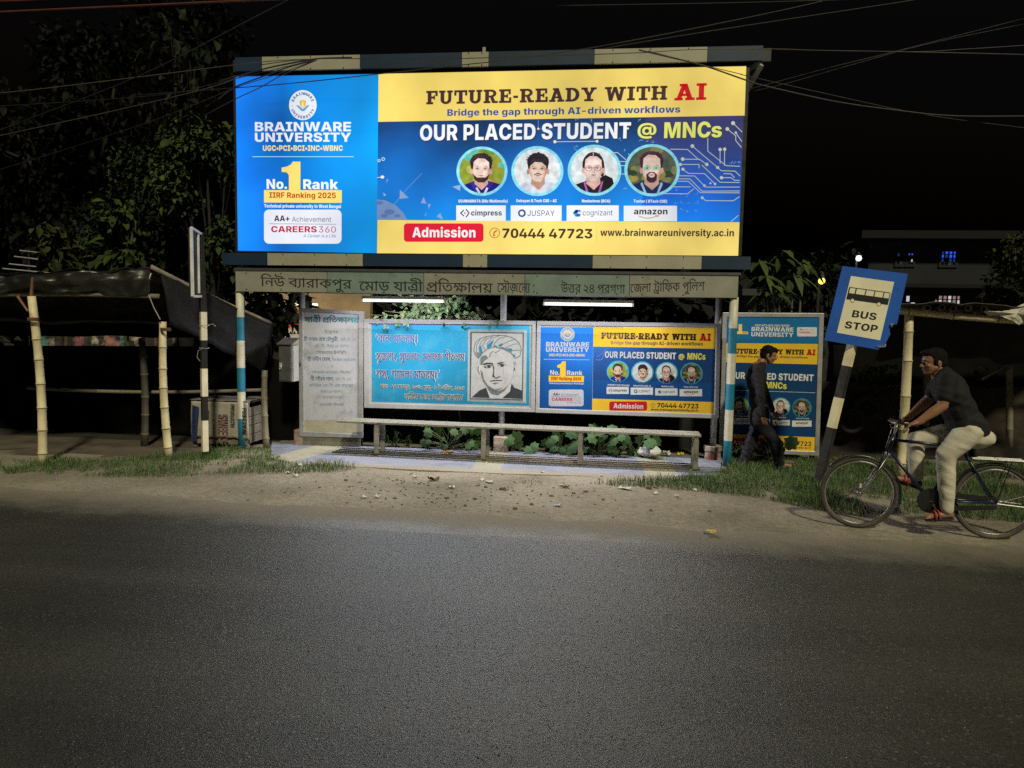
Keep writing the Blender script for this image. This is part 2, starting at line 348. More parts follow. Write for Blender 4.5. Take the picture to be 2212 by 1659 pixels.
117 62 -11 0 -2 7 -5 0 0 -13 -4 4 -3 2 -93 0 0 -7 27 0 5 -3 3 -4 -4 -2 -2 -4 -1 -5 1 -5 8 1 -1 4 1 3 1 2 3 1 2 0 4 -1 4 -3 2 -3 1 -6 0 -3 -1 -4 -2 -3 -3 -2 -4 -1 -11 0 -5 3 -5 4 -8 12 -4 11 -7 -3 5 -12 5 -9 6 -7 5 -4 6 -2 8 -1 7 1 5 2 5 3 2 2 9 -7 3 -4 3 -6 8 0 0 55 10 0 4 -1 3 -3 2 -3 0 -48 7 0 0 55 11 0;72 55 0 -44 -2 4 -4 4 -6 5 1 5 -1 6 -2 5 -3 4 -3 3 -4 2 -6 1 -2 4 -2 1
54 62 -11 0 0 5 -2 5 -6 4 -5 1 -14 0 -6 2 -2 1 -1 3 0 8 -7 0 -1 -3 0 -6 1 -3 2 -3 3 -3 5 -2 4 -1 17 0 3 -2 2 -3 0 -3 -37 0 0 -7 10 0 5 -3 3 -3 -6 -3 -3 -4 -1 -5 1 -5 7 2 0 5 2 3 4 1 4 0 5 -1 4 -2 3 -3 1 -5 -1 -6 -2 -2 -3 -2 -5 -1 -8 -1 -6 1 -7 1 -1 -7 11 -3 11 -4 11 -6 11 -8 5 5 -15 10 -13 5 8 2 6 3 5 6 1 8 0 4 -2 3 -3 4 -4 4 -12 2 -2 4 -2 1 33 0
18 11 -5 1 -2 0 -3 -3 -1 -4 1 -3 1 -2 2 -1 3 0 4 1 1 2 1 4 -1 3
62 60 -4 2 -5 1 -7 -1 -6 -2 -7 -5 -3 -4 -3 -5 -2 -6 1 -6 3 -4 4 -2 4 -1 7 1 -1 7 -8 0 -2 4 2 5 4 7 6 3 6 2 4 -1 2 -1 1 -2 1 -4 0 -37 -5 3 -4 2 -8 0 -15 -2 -5 1 -5 2 -3 3 -1 4 -1 7 2 6 -8 1 -1 -8 0 -8 2 -5 2 -4 3 -2 4 -2 8 -2 8 0 12 2 7 -1 4 -1 2 -2 2 -5 8 0 0 51 -1 5
73 62 -74 0 0 -7 28 0 -1 -10 -2 -4 -3 -3 -3 0 -3 1 -5 6 -6 -3 5 -7 3 -3 4 -2 7 0 3 2 4 5 2 5 2 -4 4 -4 5 -2 -5 -1 -6 -4 -1 -5 1 -7 7 2 -1 2 1 3 1 2 2 1 5 1 4 -1 6 -4 1 -5 -1 -3 -3 -3 -4 -1 -6 -1 -8 0 -6 2 -2 -7 11 -2 9 -3 10 -4 9 -6 3 6 -8 5 -10 4 6 2 4 3 2 3 1 6 -1 5 -2 3 -4 4 -5 2 3 0 5 3 3 4 1 6 0 4 -1 3 -2 4 11 0;53 55 2 -3 2 -4 0 -7 -2 -2 -2 -1 -6 -1 -3 2 -5 3 -1 3 -4 10
66 62 -11 0 -2 7 -6 0 1 -59 -7 7 -6 5 -6 3 -9 3 6 2 8 4 4 6 2 6 -1 5 -1 3 -2 4 -5 2 -4 2 -11 0 -5 -2 -3 -1 -4 -6 0 -6 2 -5 4 -4 5 6 -2 2 -1 2 0 4 2 2 2 1 4 1 6 -1 3 -2 2 -3 1 -3 -1 -4 -1 -3 -3 -2 -4 -2 -6 -2 -8 -1 3 -9 8 -2 7 -4 6 -3 10 -9 4 -6 8 0 0 55 11 0
64 62 -65 0 0 -7 10 0 -3 -4 0 -8 2 -3 2 -2 4 -2 6 -1 -12 -8 4 -9 8 -1 6 -2 7 -3 9 -7 4 -5 8 0 0 55 10 0;46 55 0 -46 -6 6 -7 4 -8 4 -8 1 9 7 11 7 -4 6 -6 -3 -4 -1 -3 1 -4 1 -2 2 0 6 2 3 2 2
64 62 -65 0 0 -7 8 0 -2 -5 11 -3 10 -5 -10 -5 -11 -7 3 -9 9 -1 7 -3 6 -3 7 -5 9 -9 8 0 0 55 10 0;42 31 4 -4 0 -17 -8 7 -5 4 -11 5 -8 2 7 3 13 6;46 55 0 -19 -6 5 -9 6 -7 4 -11 4
74 62 -11 0 -2 7 -5 0 0 -19 -6 6 -8 5 -8 2 -6 -1 -5 -1 -4 -3 -6 -6 -4 -6 8 -7 5 2 5 1 3 -1 2 -1 1 -1 1 -3 -1 -3 -3 -3 -9 -5 6 -7 6 4 5 5 3 4 1 6 -1 3 -2 5 -3 2 -3 1 -7 1 -6 -2 5 6 4 2 7 0 5 -1 4 -3 6 -6 5 -6 0 -33 -4 3 -5 2 -8 0 -13 -1 -8 1 -2 1 -2 2 -1 3 -1 6 1 5 -7 1 -1 -5 0 -8 1 -4 3 -4 6 -4 7 -1 8 0 11 1 7 0 4 -2 1 -2 3 -4 7 0 0 59 11 0
63 59 -5 3 -6 1 -6 -1 -5 -1 -5 -2 -5 -4 -4 -5 -1 -3 -1 -4 1 -4 2 -3 3 -2 5 -2 3 8 -5 1 -1 2 0 3 3 3 5 4 6 3 7 -1 3 -1 2 -2 0 -4 -1 -4 -3 -4 -4 -2 -6 -2 3 -8 7 3 3 -2 1 -3 1 -4 -1 -4 -3 -4 -5 -2 -6 0 -7 1 -8 3 -6 6 -5 7 -5 11 -4 13 -7 -2 3 -13 5 -10 4 -7 5 -6 6 -5 6 -3 6 -2 8 -1 9 1 3 2 4 2 4 5 2 8 0 5 -2 4 -5 5 4 4 2 8 -1 6
59 48 -6 -1 -3 -5 -5 -4 -2 -2 -5 0 -3 1 -1 1 -1 4 2 4 -8 3 0 -1 -2 -6 1 -7 2 -3 5 -3 6 -1 7 2 6 4 3 4 2 -3 1 -3 1 -6 -1 -3 -1 -4 -3 -3 -3 -2 -4 -2 -5 0 -8 1 -5 3 -6 4 -4 7 -4 9 -5 12 -7 -2 3 -11 8 -16 10 -10 6 -3 12 -2 8 1 6 2 8 8 1 4 1 7 0 6 -3 10;73 62 -74 0 0 -7 74 0
90 62 -91 0 0 -7 27 0 5 -3 3 -4 -4 -2 -2 -4 -1 -5 1 -5 8 1 -1 4 1 3 1 2 2 1 3 0 4 -1 4 -3 2 -4 1 -5 0 -4 -1 -3 -2 -3 -3 -2 -4 -1 -6 0 -10 2 -5 5 -8 12 -4 11 -7 -3 5 -12 5 -9 6 -7 5 -3 8 -3 5 -1 8 1 6 2 4 3 2 2 9 -7 3 -4 3 -6 8 0 0 55 10 0;72 55 0 -44 -2 4 -4 4 -6 5 1 5 -1 6 -2 5 -3 4 -3 3 -4 2 -6 1 -2 4 -2 1
86 44 -5 2 -6 1 -6 -1 -5 -4 -1 3 -3 4 -5 3 -5 1 -6 -1 -5 -1 -5 -2 -5 -4 -3 -3 -2 -4 0 -7 3 -3 3 -2 4 -1 2 7 -4 2 -1 2 1 2 3 3 6 3 7 2 4 -1 2 -1 2 -2 0 -6 -1 -2 -3 -2 -9 -4 3 -7 7 3 2 -1 2 -3 0 -2 -1 -5 -3 -3 -4 -2 -13 0 -7 3 -6 5 -4 7 -5 9 -4 12 -7 -2 3 -11 4 -9 4 -7 5 -5 6 -5 6 -3 6 -2 7 0 8 1 7 3 5 6 1 7 0 4 -2 4 -4 4 5 6 4 3 4 2 4 0 4 -1 2 -2 0 -3 -1 -3 -1 -1 -4 -3 -5 -1 3 -8 6 3 3 2 3 3 2 4 1 5 -1 5;94 62 -95 0 0 -7 95 0
24 23 -12 8 -5 -6 7 -4 16 -16 6 -9 6 3 -7 12;32 59 -5 3 -9 0 -6 -3 -3 -4 -1 -6 0 -5 2 -3 5 -5 7 -1 4 1 6 2 2 4 2 6 -1 5 -1 3;27 54 2 -2 0 -6 -4 -4 -3 -1 -3 1 -2 1 -2 2 0 6 1 3 6 2 3 -1
70 -21 -24 19 -5 -6 25 -19 5 5;21 11 -5 0 -3 -3 -1 -3 2 -4 2 -1 3 -1 4 2 1 2 0 5;61 62 -62 0 0 -7 43 0 0 -3 -18 -8 -20 -10 4 -10 8 -2 7 -3 6 -3 10 -10 3 -6 8 0 0 55 11 0;42 44 1 -33 -3 3 -3 4 -6 5 -7 3 -11 4 15 8
24 73 -7 0 -7 -18 -2 -5 1 -2 10 0
91 62 -92 0 0 -7 39 0 0 -16 -7 5 -8 3 -6 0 -5 -1 -3 -2 -4 -6 0 -9 3 -4 2 -3 6 -4 4 8 -6 3 -1 2 0 3 1 3 1 2 3 1 3 0 5 -1 5 -3 3 -2 4 -4 0 -8 5 -4 17 14 6 4 8 4 -3 -10 -1 -10 2 -14 2 -6 1 -1 7 2 -3 10 -1 11 1 10 4 10 -6 7 -1 -1 -11 -5 -7 -3 -5 -4 -8 -7 0 26 46 0
11 -21 -24 19 -6 -6 26 -19
28 62 -9 0 0 -62 9 0
23 73 -10 0 -5 -25 7 0 7 18 1 6
29 34 -24 0 0 -8 24 0
42 58 -6 3 -6 1 -5 0 -7 -3 -6 -5 -3 -4 -2 -5 0 -4 1 -7 3 -4 7 -4 9 -1 11 2 0 -16 1 -6 2 -2 3 -1 8 -2 1 8 -5 1 -2 3 0 38 -1 4;36 54 1 -2 1 -3 0 -14 -4 -2 -5 -1 -7 1 -4 1 -2 2 -1 5 1 5 2 4 4 3 5 2 5 0
24 60 -6 3 -3 -3 -2 -4 -1 -4 1 -2 3 -5 3 -3 14 -11 6 -5 2 -5 1 -3 -1 -4 -3 -4 -4 -2 -6 0 -6 1 -1 1 0 4 2 2 3 1 -3 7 -5 -2 -3 -3 -2 -3 -1 -4 1 -4 3 -4 5 -3 7 -1 6 0 7 3 2 2 4 3 2 5 0 10 -1 4 -4 5 -5 5 -14 9 -3 4 -1 2 0 3
59 38 -8 4 -2 -3 -2 -2 -3 -1 -8 0 -10 2 -9 -2 0 16 -2 6 -2 2 -3 1 -4 1 -3 0 -1 -7 5 -1 2 -4 0 -38 3 -6 3 -4 2 -1 6 -1 7 1 4 1 4 3 4 5 2 5 1 8 -2 6 4 0 6 2 4 4;34 29 2 -3 1 -4 -1 -6 -2 -4 -4 -3 -3 -2 -5 0 -3 1 -1 2 -1 4 0 14 4 2 9 0
46 54 -6 3 -6 1 -4 0 -5 -2 -4 -6 0 -6 2 -7 8 2 -1 3 -1 4 1 3 3 2 5 -1 3 -2 3 -3 2 -5 2 -10 -2 -10 -1 -3 -3 -3 -4 -2 -9 0 -5 3 -4 5 -4 8 -2 10 -4 13 -7 -2 3 -14 3 -9 3 -7 4 -6 4 -5 4 -2 5 -2 5 0 8 1 5 2 4 4 2 5 2 6 0 15 -2 7 -3 4
-10 2 -17 -6 -8 -4 3 -8 8 -1 9 -3 15 -7 3 5 0 1 -13 7 -7 2 -9 1 18 7
51 35 -3 3 -8 3 -20 7 -6 3 -2 2 0 4 3 3 -6 3 -1 0 -3 -4 -1 -5 0 -4 2 -3 3 -3 7 -3 19 -6 5 -2 5 -4 2 -4 1 -4 -2 -5 -4 -4 -6 -3 -7 -1 3 3 1 3 0 5 -1 4 -3 5 -3 2 -8 2 -5 -1 -7 -2 -2 -3 -1 -4 0 -5 1 -3 8 1 -1 3 0 4 1 1 2 1 7 0 3 -2 1 -2 1 -3 -1 -4 -3 -3 -6 -3 2 -7 9 0 13 2 5 3 6 4 2 2 2 4 1 6 -1 7 -2 4
69 62 -70 0 0 -7 9 0 3 -1 3 -2 2 -3 -4 -2 -2 -2 -1 -3 -1 -5 2 -5 7 2 -1 2 1 4 1 2 8 0 3 -1 2 -1 2 -4 0 -1 -16 -6 -13 -5 3 -9 6 -1 9 -4 6 -4 6 -6 7 0 0 28 1 0 6 -1 5 -3 3 -3 1 -3 0 -3 -3 -2 -7 -1 0 -7 5 0 5 1 4 2 3 4 1 4 -1 6 -3 4 -4 4 -10 4 -6 2 -2 5 -3 4 -4 3 -5 1 -3 0 -1 4 -2 2 11 0 2 -3 5 -5 5 -3 6 -1 6 1 4 2 3 4 1 5 5 0;34 28 0 -20 -4 4 -6 4 -10 4 9 4;57 55 -2 -4 -2 -1 -3 -1 -6 2 -3 4
91 62 -92 0 0 -7 39 0 0 -16 -7 6 -8 2 -6 0 -5 -1 -3 -2 -4 -6 0 -9 2 -4 3 -3 4 -3 4 7 -4 3 -1 5 1 3 1 2 3 1 3 0 5 -1 5 -3 3 -2 4 -4 0 -8 5 -4 17 14 6 4 8 4 -2 -6 -2 -9 0 -8 2 -11 -5 3 -7 1 -5 0 -12 -3 -5 1 -3 0 -4 3 -1 3 0 4 1 4 -8 1 -1 -7 2 -7 3 -4 4 -3 7 -2 5 0 15 3 7 -1 4 -1 3 -3 2 -4 8 2 -3 12 -1 14 1 10 4 10 -6 7 -1 -1 -9 -3 -9 -5 -8 -6 -5 -5 0 26 46 0
66 62 -11 0 -1 4 -1 5 -3 3 -4 2 -5 1 -16 0 -5 2 -2 1 -2 3 0 8 -7 0 0 -9 1 -4 4 -4 5 -3 5 -1 19 0 3 -2 1 -2 1 -3 -49 -1 0 -7 19 0 1 -38 1 -3 2 -4 5 -4 5 -1 6 1 5 2 3 2 1 -2 0 -7 -1 -2 -2 -2 -6 -3 -10 1 -5 2 -3 2 -4 4 -4 5 -3 8 -7 -2 4 -10 4 -6 6 -5 6 -4 5 -1 7 -1 6 0 6 2 4 3 3 3 2 5 0 6 -1 5 -2 4 5 7 2 5 1 6 -1 4 -1 3 -2 3 -5 3 -6 0 -6 -1 1 -7 9 0 2 -1 1 -4 0 -4 -3 -7 -5 -6 -7 -3 -7 0 -3 2 -1 4 0 36 40 0""".split("\n")
BENGALI_TEXT = {'fascia_a': '0:0 1:27 2:87 3:184 4:244 5:269 6:296 5:356 7:382 8:463 9:534 6:534', 'fascia_b': '10:0 11:35 5:97 12:123 13:221 5:283 14:310 15:381', 'fascia_c': '16:0 0:76 17:102 18:173 5:265 19:291 20:364', 'fascia_d': '10:0 21:35 22:103 23:129 10:221 1:256 4:316 24:368', 'fascia_e': '2:0 25:71 6:144 26:229 27:288 8:374 6:445 28:505 29:570 5:632', 'fascia_f': '10:0 23:35 19:126 5:199 30:252 5:320 0:346 31:373 7:456 8:563 9:635 0:635 19:661 32:734', 'n1': '13:0 5:63 14:89 15:161 16:213 0:289 17:315 18:386 5:478 19:505 20:578', 'n2': '24:0 2:55 10:127 33:161 5:223 34:250 7:309 24:416', 'n3': '35:0 15:69 17:122 36:192 20:273 6:362 5:421 20:448 10:537 37:571 22:628 34:654 9:714 6:714 15:774 38:800', 'ips': '39:0 40:116 41:169 0:222 8:248 41:320 42:373 21:448 41:517', 'n4': '42:0 21:76 41:144 0:197 8:223 41:295 38:322 2:374 25:445 6:518 26:603 27:662 8:748 6:819 28:879 29:944 5:1006', 'n5': '24:0 10:55 21:90 22:158 23:185 1:276 4:337 11:362 20:425 2:513 8:584 0:656 43:683 0:755 17:781 24:878', 'n6': '35:0 15:69 6:122 44:181 15:246 1:272 10:359 45:394 5:457 46:483 38:546', 'n6b': '0:0 3:27 34:86 5:146 20:172 7:235 11:342 34:404 4:464 11:489 47:551 5:624 11:650', 'n7': '48:0', 'n8': '10:0 8:35 22:106 6:133 16:192 34:268 5:328 1:354 11:440 34:503 4:562 11:588 47:650 5:723 11:749 10:838 8:872 22:944 6:970 21:1030 49:1098 5:1170', 'n9': '35:0 15:69 10:122 28:156 22:222 6:249 3:308 19:394 5:467 19:494 38:567', 'n10': '50:0 0:89 17:116 0:187 6:213 51:273 42:392 21:468 41:536 0:589 8:615 41:687 42:740 3:815 52:875 21:945 5:1013 53:1040 10:1099 7:1134 19:1214', 'n11': '2:0 25:71 6:144 26:229 27:288 8:374 6:445 28:505 29:570 5:632', 'n12': '3:0 4:60 3:85 43:145 5:217 8:243 1:315 5:375 20:402 24:491', 'n13': '11:0 34:62 4:122 11:147 47:210 5:282 11:309 10:397 8:432 22:503 6:530 21:589 49:658 5:730', 'm1': '54:0 3:31 10:91 55:125 11:241 5:303 17:330 6:400 11:460 56:522 57:522', 'm2': '21:0 9:68 23:68 19:160 5:233 52:260 38:303 21:356 9:424 31:424 19:508 5:581 52:607 38:651 11:704 19:766 20:839 23:901 32:1019 15:1087 17:1113 19:1184 11:1257', 'm3': '32:0 21:68 4:136 38:161 32:214 4:281 5:307 11:334 19:396 52:469 11:539 5:601 17:627 6:698 11:758 56:820 57:820 58:858', 'm4': '23:0 36:92 59:198 26:258 60:318 10:403 32:437 23:531 9:623 1:623 38:683 61:736 62:795 63:854 62:913 38:972 11:1025 64:1087 17:1087 4:1158 9:1183 59:1209 62:1269 40:1354 42:1433 0:1509 16:1536 19:1611 38:1684 61:1736 62:1796 65:1855 27:1914', 'm5': '3:0 0:60 66:86 11:154 37:242 67:299 37:415 10:471 68:506 5:571 8:597 5:669 34:696 4:755 5:781 20:807'}
LATIN_CHARS = 'ABCDEFGHIJKLMNOPQRSTUVWXYabcdefghiklmnoprstuvwxyz01234567.-+@()–•'
LATIN_REGULAR = """69|40 73 -11 0 -27 -73 10 0 7 20 31 0 7 -20 9 0;34 65 6 -17 6 -20 -24 0
65|51 67 -4 3 -5 2 -7 1 -26 0 0 -73 27 0 7 1 7 2 4 3 3 4 2 4 1 5 -1 6 -1 4 -6 6 -4 2 -3 1 3 1 5 3 2 3 1 4 1 5 -1 5 -2 4;49 26 2 -6 -1 -5 -3 -4 -5 -2 -6 -1 -18 0 0 25 22 0 4 -2;45 61 2 -3 1 -6 -1 -4 -3 -4 -6 -3 -20 0 0 23 23 0
73|60 65 -7 5 -5 2 -9 2 -9 -1 -9 -4 -6 -5 -5 -8 -3 -10 -1 -11 1 -10 3 -9 5 -7 6 -5 8 -4 9 -1 6 0 10 4 4 3 6 7 4 10 -10 0 -1 -4 -3 -5 -3 -2 -5 -3 -4 -1 -10 0 -6 3 -4 4 -4 6 -2 7 -1 8 1 9 2 7 4 6 4 4 6 2 9 1 7 -2 4 -2 4 -4 2 -7 10 0 -2 5 -2 4
72|57 64 -6 4 -9 4 -9 1 -24 0 0 -73 23 0 10 1 8 3 7 6 5 7 3 9 1 11 -1 10 -2 7;51 57 3 -6 2 -6 1 -8 -1 -9 -2 -7 -3 -5 -5 -4 -7 -3 -7 -1 -14 0 0 56 22 0 6 -3
60|53 73 -44 0 0 -73 45 0 0 8 -36 0 0 25 33 0 0 8 -33 0 0 23 35 0




57|48 73 -9 0 0 -53 -1 -5 -2 -4 -5 -3 -5 -1 -4 1 -5 3 -2 4 -1 10 -9 0 0 -5 1 -9 5 -6 7 -5 8 -1 9 1 7 5 5 6 1 9
67|64 73 -12 0 -25 -27 -9 -11 0 38 -9 0 0 -73 9 0 0 24 10 11 25 -35 11 0 -29 41
57|18 73 -9 0 0 -73 43 0 0 8 -34 0

75|66 73 -9 0 0 -49 1 -13 -7 13 -31 49 -11 0 0 -73 9 0 0 45 -1 17 11 -20 27 -42 11 0
76|61 64 -6 5 -8 4 -8 1 -9 -1 -9 -4 -6 -5 -5 -8 -3 -10 -1 -11 1 -10 3 -9 5 -7 7 -5 8 -4 9 -1 8 1 8 4 6 4 5 8 4 11 0 19 -4 10;54 59 4 -7 3 -7 1 -8 -1 -8 -3 -9 -3 -5 -4 -3 -7 -4 -12 0 -6 3 -4 4 -4 5 -2 8 -1 8 1 8 2 8 4 6 4 4 6 2 6 1 6 -1 6 -2
64|52 66 -4 4 -6 2 -8 1 -25 0 0 -73 9 0 0 26 17 0 7 1 6 2 5 4 3 5 2 6 0 12 -2 5;46 60 2 -3 1 -7 -1 -6 -2 -5 -3 -3 -5 -1 -20 -1 0 31 21 -1 3 -1

64|52 67 -4 3 -7 2 -7 1 -25 0 0 -73 9 0 0 28 17 0 1 -1 14 -27 11 0 -16 30 3 1 5 4 3 4 2 5 0 12 -2 6;45 61 3 -3 1 -7 0 -5 -1 -3 -5 -5 -4 -1 -21 -1 0 29 20 -1 4 -1
64|50 68 -5 3 -5 2 -7 1 -7 -1 -6 -2 -5 -3 -4 -4 -3 -5 0 -6 1 -6 4 -6 6 -4 7 -3 16 -5 5 -3 2 -3 1 -3 -1 -3 -2 -4 -3 -3 -7 -3 -5 0 -8 1 -6 4 -2 3 -1 4 -9 0 1 -6 2 -5 4 -4 5 -3 9 -2 13 0 12 6 4 4 2 5 0 11 -2 3 -2 4 -9 6 -18 5 -5 3 -4 4 -1 3 0 4 2 3 2 2 3 2 7 2 7 -1 5 -2 4 -4 1 -5 10 0 -2 7 -2 3
65|60 73 -55 0 0 -9 23 0 0 -64 9 0 0 64 23 0
74|66 73 -10 0 0 -52 -2 -5 -2 -3 -4 -3 -5 -2 -6 -1 -5 1 -5 2 -4 2 -3 5 -1 3 -1 4 0 49 -9 0 0 -48 1 -7 2 -7 3 -3 7 -6 9 -3 7 0 7 1 7 2 6 4 4 5 3 7 1 6



68|65 73 -11 0 -16 -27 -4 -8 -4 8 -17 27 -10 0 26 -43 0 -30 10 0 0 30
56|43 50 -2 2 -7 3 -10 0 -9 -3 -3 -2 -4 -3 -2 -5 8 -2 3 3 5 3 3 1 7 0 5 -2 1 -3 2 -4 -1 -3 -2 -2 -19 -3 -6 -2 -4 -3 -2 -2 -1 -3 -1 -5 1 -5 2 -4 3 -3 8 -4 9 0 7 3 3 2 2 3 1 0 0 -7 8 0 0 41 -2 5;40 27 -1 -11 -3 -5 -3 -3 -4 -1 -7 0 -4 1 -3 2 -1 3 0 4 1 3 2 2 5 2 14 2
61|50 48 -5 4 -5 2 -8 1 -4 0 -4 -2 -4 -3 -3 -4 -1 0 0 27 -8 0 0 -73 8 0 0 8 1 0 7 -7 4 -2 4 0 8 1 5 2 5 5 3 5 2 6 1 10 0 7 -2 5;40 45 4 -4 2 -3 1 -6 0 -10 -1 -5 -6 -8 -2 -1 -5 -1 -6 0 -4 2 -2 3 -3 5 -1 5 -1 6 2 10 2 4 3 3 4 2 10 0
57|46 49 -5 4 -4 1 -6 1 -8 -1 -7 -3 -4 -4 -4 -5 -2 -9 -1 -7 1 -7 2 -7 4 -5 5 -5 6 -2 6 -1 5 0 4 1 6 3 6 6 2 5 -8 3 -3 -6 -4 -3 -5 -1 -7 0 -4 3 -3 3 -3 5 -1 8 0 6 4 10 3 3 4 2 10 0 5 -3 4 -6 8 2 -2 5

58|46 49 -5 3 -7 3 -5 0 -7 -1 -6 -2 -8 -10 -2 -8 -1 -8 1 -7 2 -7 4 -6 5 -4 7 -2 6 -1 6 0 5 2 4 2 6 6 1 4 -8 2 -2 -4 -5 -3 -6 -1 -5 0 -4 2 -4 3 -2 3 -2 5 0 4 39 0 0 10 -1 6 -3 6;38 45 3 -3 2 -3 1 -7 -30 0 0 3 2 4 2 3 3 3 4 2 5 1 4 -1
37|36 75 -5 1 -5 0 -6 -2 -4 -1 -2 -3 -2 -4 0 -11 -11 0 0 -8 11 0 0 -47 8 0 0 47 13 0 0 8 -13 0 1 9 1 2 3 2 5 0 3 -1
61|54 55 -9 0 0 -9 -1 0 -2 4 -6 4 -3 1 -4 0 -7 -1 -6 -2 -5 -4 -3 -6 -2 -7 -1 -6 1 -9 2 -7 4 -5 4 -4 5 -2 8 -1 4 0 4 2 5 3 2 4 1 0 0 -11 -1 -5 -4 -5 -5 -2 -4 -1 -5 0 -7 3 -5 5 -7 -4 2 -3 6 -5 4 -2 5 -1 6 -1 12 2 4 3 4 4 3 5 1 6;38 45 4 -4 1 -3 1 -5 1 -8 -2 -7 -2 -4 -4 -4 -3 -1 -9 0 -4 2 -2 2 -3 5 -2 5 0 10 2 5 3 5 2 2 4 2 9 0
59|46 50 -3 3 -5 2 -6 0 -5 -1 -5 -2 -4 -4 -2 -3 0 28 -8 0 0 -73 8 0 0 33 2 8 3 3 5 3 4 0 6 -1 3 -2 3 -4 1 -6 0 -34 8 0 0 41 -2 5
24|16 55 -8 0 0 -55 8 0;16 74 -3 1 -3 0 -2 -1 -2 -2 0 -5 2 -2 2 -1 4 0 2 1 2 2 0 5


88|75 51 -3 3 -5 1 -4 1 -8 -2 -4 -2 -3 -3 -3 -5 -1 4 -2 4 -2 1 -3 2 -5 1 -4 -1 -3 -1 -4 -2 -2 -2 -3 -6 0 11 -8 0 0 -55 8 0 1 38 1 4 2 2 3 2 5 2 6 -1 2 -2 3 -4 0 -41 9 0 0 39 4 5 2 2 5 2 5 -1 4 -2 2 -4 1 -4 0 -37 9 0 0 38 -1 6 -1 3
59|46 50 -3 3 -5 2 -6 0 -5 -1 -5 -2 -4 -4 -2 -4 0 11 -8 0 0 -55 8 0 0 33 2 8 3 3 5 3 4 0 6 -1 3 -2 3 -4 1 -6 0 -34 8 0 0 41 -2 5
60|48 48 -5 4 -5 2 -9 1 -6 -1 -6 -2 -5 -5 -4 -5 -2 -7 -1 -7 1 -8 2 -8 4 -5 5 -5 6 -2 6 -1 8 1 6 2 5 5 4 5 2 7 1 9 -1 7 -2 7;39 45 3 -4 2 -4 2 -5 0 -10 -2 -5 -3 -5 -2 -3 -4 -2 -10 0 -5 3 -2 3 -2 4 -2 5 0 10 2 5 4 6 5 4 10 0
61|50 48 -5 4 -5 2 -8 1 -4 0 -4 -2 -4 -3 -3 -4 -1 0 0 9 -8 0 0 -75 8 0 0 28 1 0 7 -7 4 -2 6 0 5 1 6 2 5 5 3 5 3 7 0 16 -3 7;40 45 4 -4 2 -3 1 -6 0 -10 -1 -5 -6 -8 -2 -1 -5 -1 -6 0 -4 2 -2 3 -3 5 -1 5 -1 6 2 10 2 4 3 3 4 2 10 0
38|35 55 -8 0 -4 -2 -4 -3 -2 -4 -1 0 0 9 -8 0 0 -55 8 0 0 35 2 6 2 3 6 2 4 1 5 -1
53|43 50 -6 4 -5 1 -11 0 -8 -4 -3 -3 -2 -4 -1 -5 1 -5 2 -4 5 -3 19 -6 3 -2 2 -4 -1 -3 -3 -3 -4 -2 -5 -1 -4 1 -4 2 -3 2 -1 4 -9 -2 3 -6 4 -5 4 -2 5 -1 11 0 7 3 3 1 3 4 2 4 1 5 -1 4 -3 5 -4 3 -20 6 -2 1 -2 2 0 2 1 4 2 3 4 1 3 1 6 -1 3 -1 4 -6 7 2 -1 4
33|18 68 -9 0 0 -13 -8 0 0 -8 8 0 0 -34 1 -6 3 -4 5 -3 5 -1 5 1 3 0 -2 8 -3 -1 -5 1 -2 1 -1 2 0 36 11 0 0 8 -11 0
59|51 55 -8 0 0 -33 -1 -5 -1 -3 -5 -5 -6 -2 -6 1 -4 3 -3 4 -1 5 0 35 -8 0 0 -41 2 -6 2 -3 4 -3 5 -2 4 -1 7 1 5 2 4 5 2 3 0 -10 8 0
56|54 55 -10 0 -13 -35 -3 -12 -4 13 -12 34 -9 0 21 -55 9 0
82|78 55 -9 -1 -8 -28 -4 -16 -11 45 -10 -1 -8 -29 -3 -15 -12 44 -10 1 17 -55 9 0 12 45 4 -16 8 -29 9 0

56|54 55 -10 0 -12 -33 -4 -14 -3 12 -13 35 -9 0 21 -55 -3 -8 -2 -3 -4 -2 -6 1 -2 -8 4 -1 3 0 6 1 4 3 4 5
55|48 55 -41 0 0 -9 30 0 -31 -39 0 -7 43 0 0 8 -31 0 1 2 29 37
65|46 69 -7 4 -7 1 -7 -1 -6 -4 -5 -5 -4 -8 -2 -9 -1 -11 1 -11 2 -9 4 -7 5 -6 6 -3 7 -1 7 1 7 3 5 6 4 7 2 10 1 9 -1 12 -2 9 -1 3 -3 5;42 62 3 -4 2 -5 2 -8 0 -17 -2 -8 -2 -5 -3 -5 -6 -2 -4 -1 -4 1 -5 3 -3 4 -2 6 -2 7 0 17 2 7 2 6 3 4 5 3 4 1 5 -1


65|53 73 -43 0 0 -8 31 0 0 -1 -18 -21 0 -8 11 0 5 -2 4 -3 2 -2 2 -8 -1 -4 -1 -3 -3 -3 -3 -1 -4 -1 -8 0 -5 1 -4 3 -2 3 0 3 -10 0 1 -5 3 -5 4 -4 5 -3 6 -1 5 -1 8 1 6 2 5 3 4 5 2 4 1 7 -1 5 -2 6 -4 4 -5 3 -6 2 -6 0 21 25


65|46 73 -10 0 -21 -32 -3 -7 -2 -5 -1 -6 1 -6 2 -7 4 -4 4 -3 6 -3 6 -1 6 1 6 2 6 4 5 10 1 6 -1 7 -2 5 -4 5 -4 3 -6 2 -8 0 -6 -2;43 34 2 -4 2 -6 -1 -6 -1 -4 -5 -5 -4 -1 -3 -1 -5 1 -3 1 -3 2 -2 4 -2 6 0 6 2 4 2 3 4 2 6 2 5 -1 3 -1

27|18 11 -2 1 -5 0 -2 -1 -1 -3 -1 -2 1 -3 3 -3 2 -1 3 1 2 1 2 2 0 5






""".split("\n")
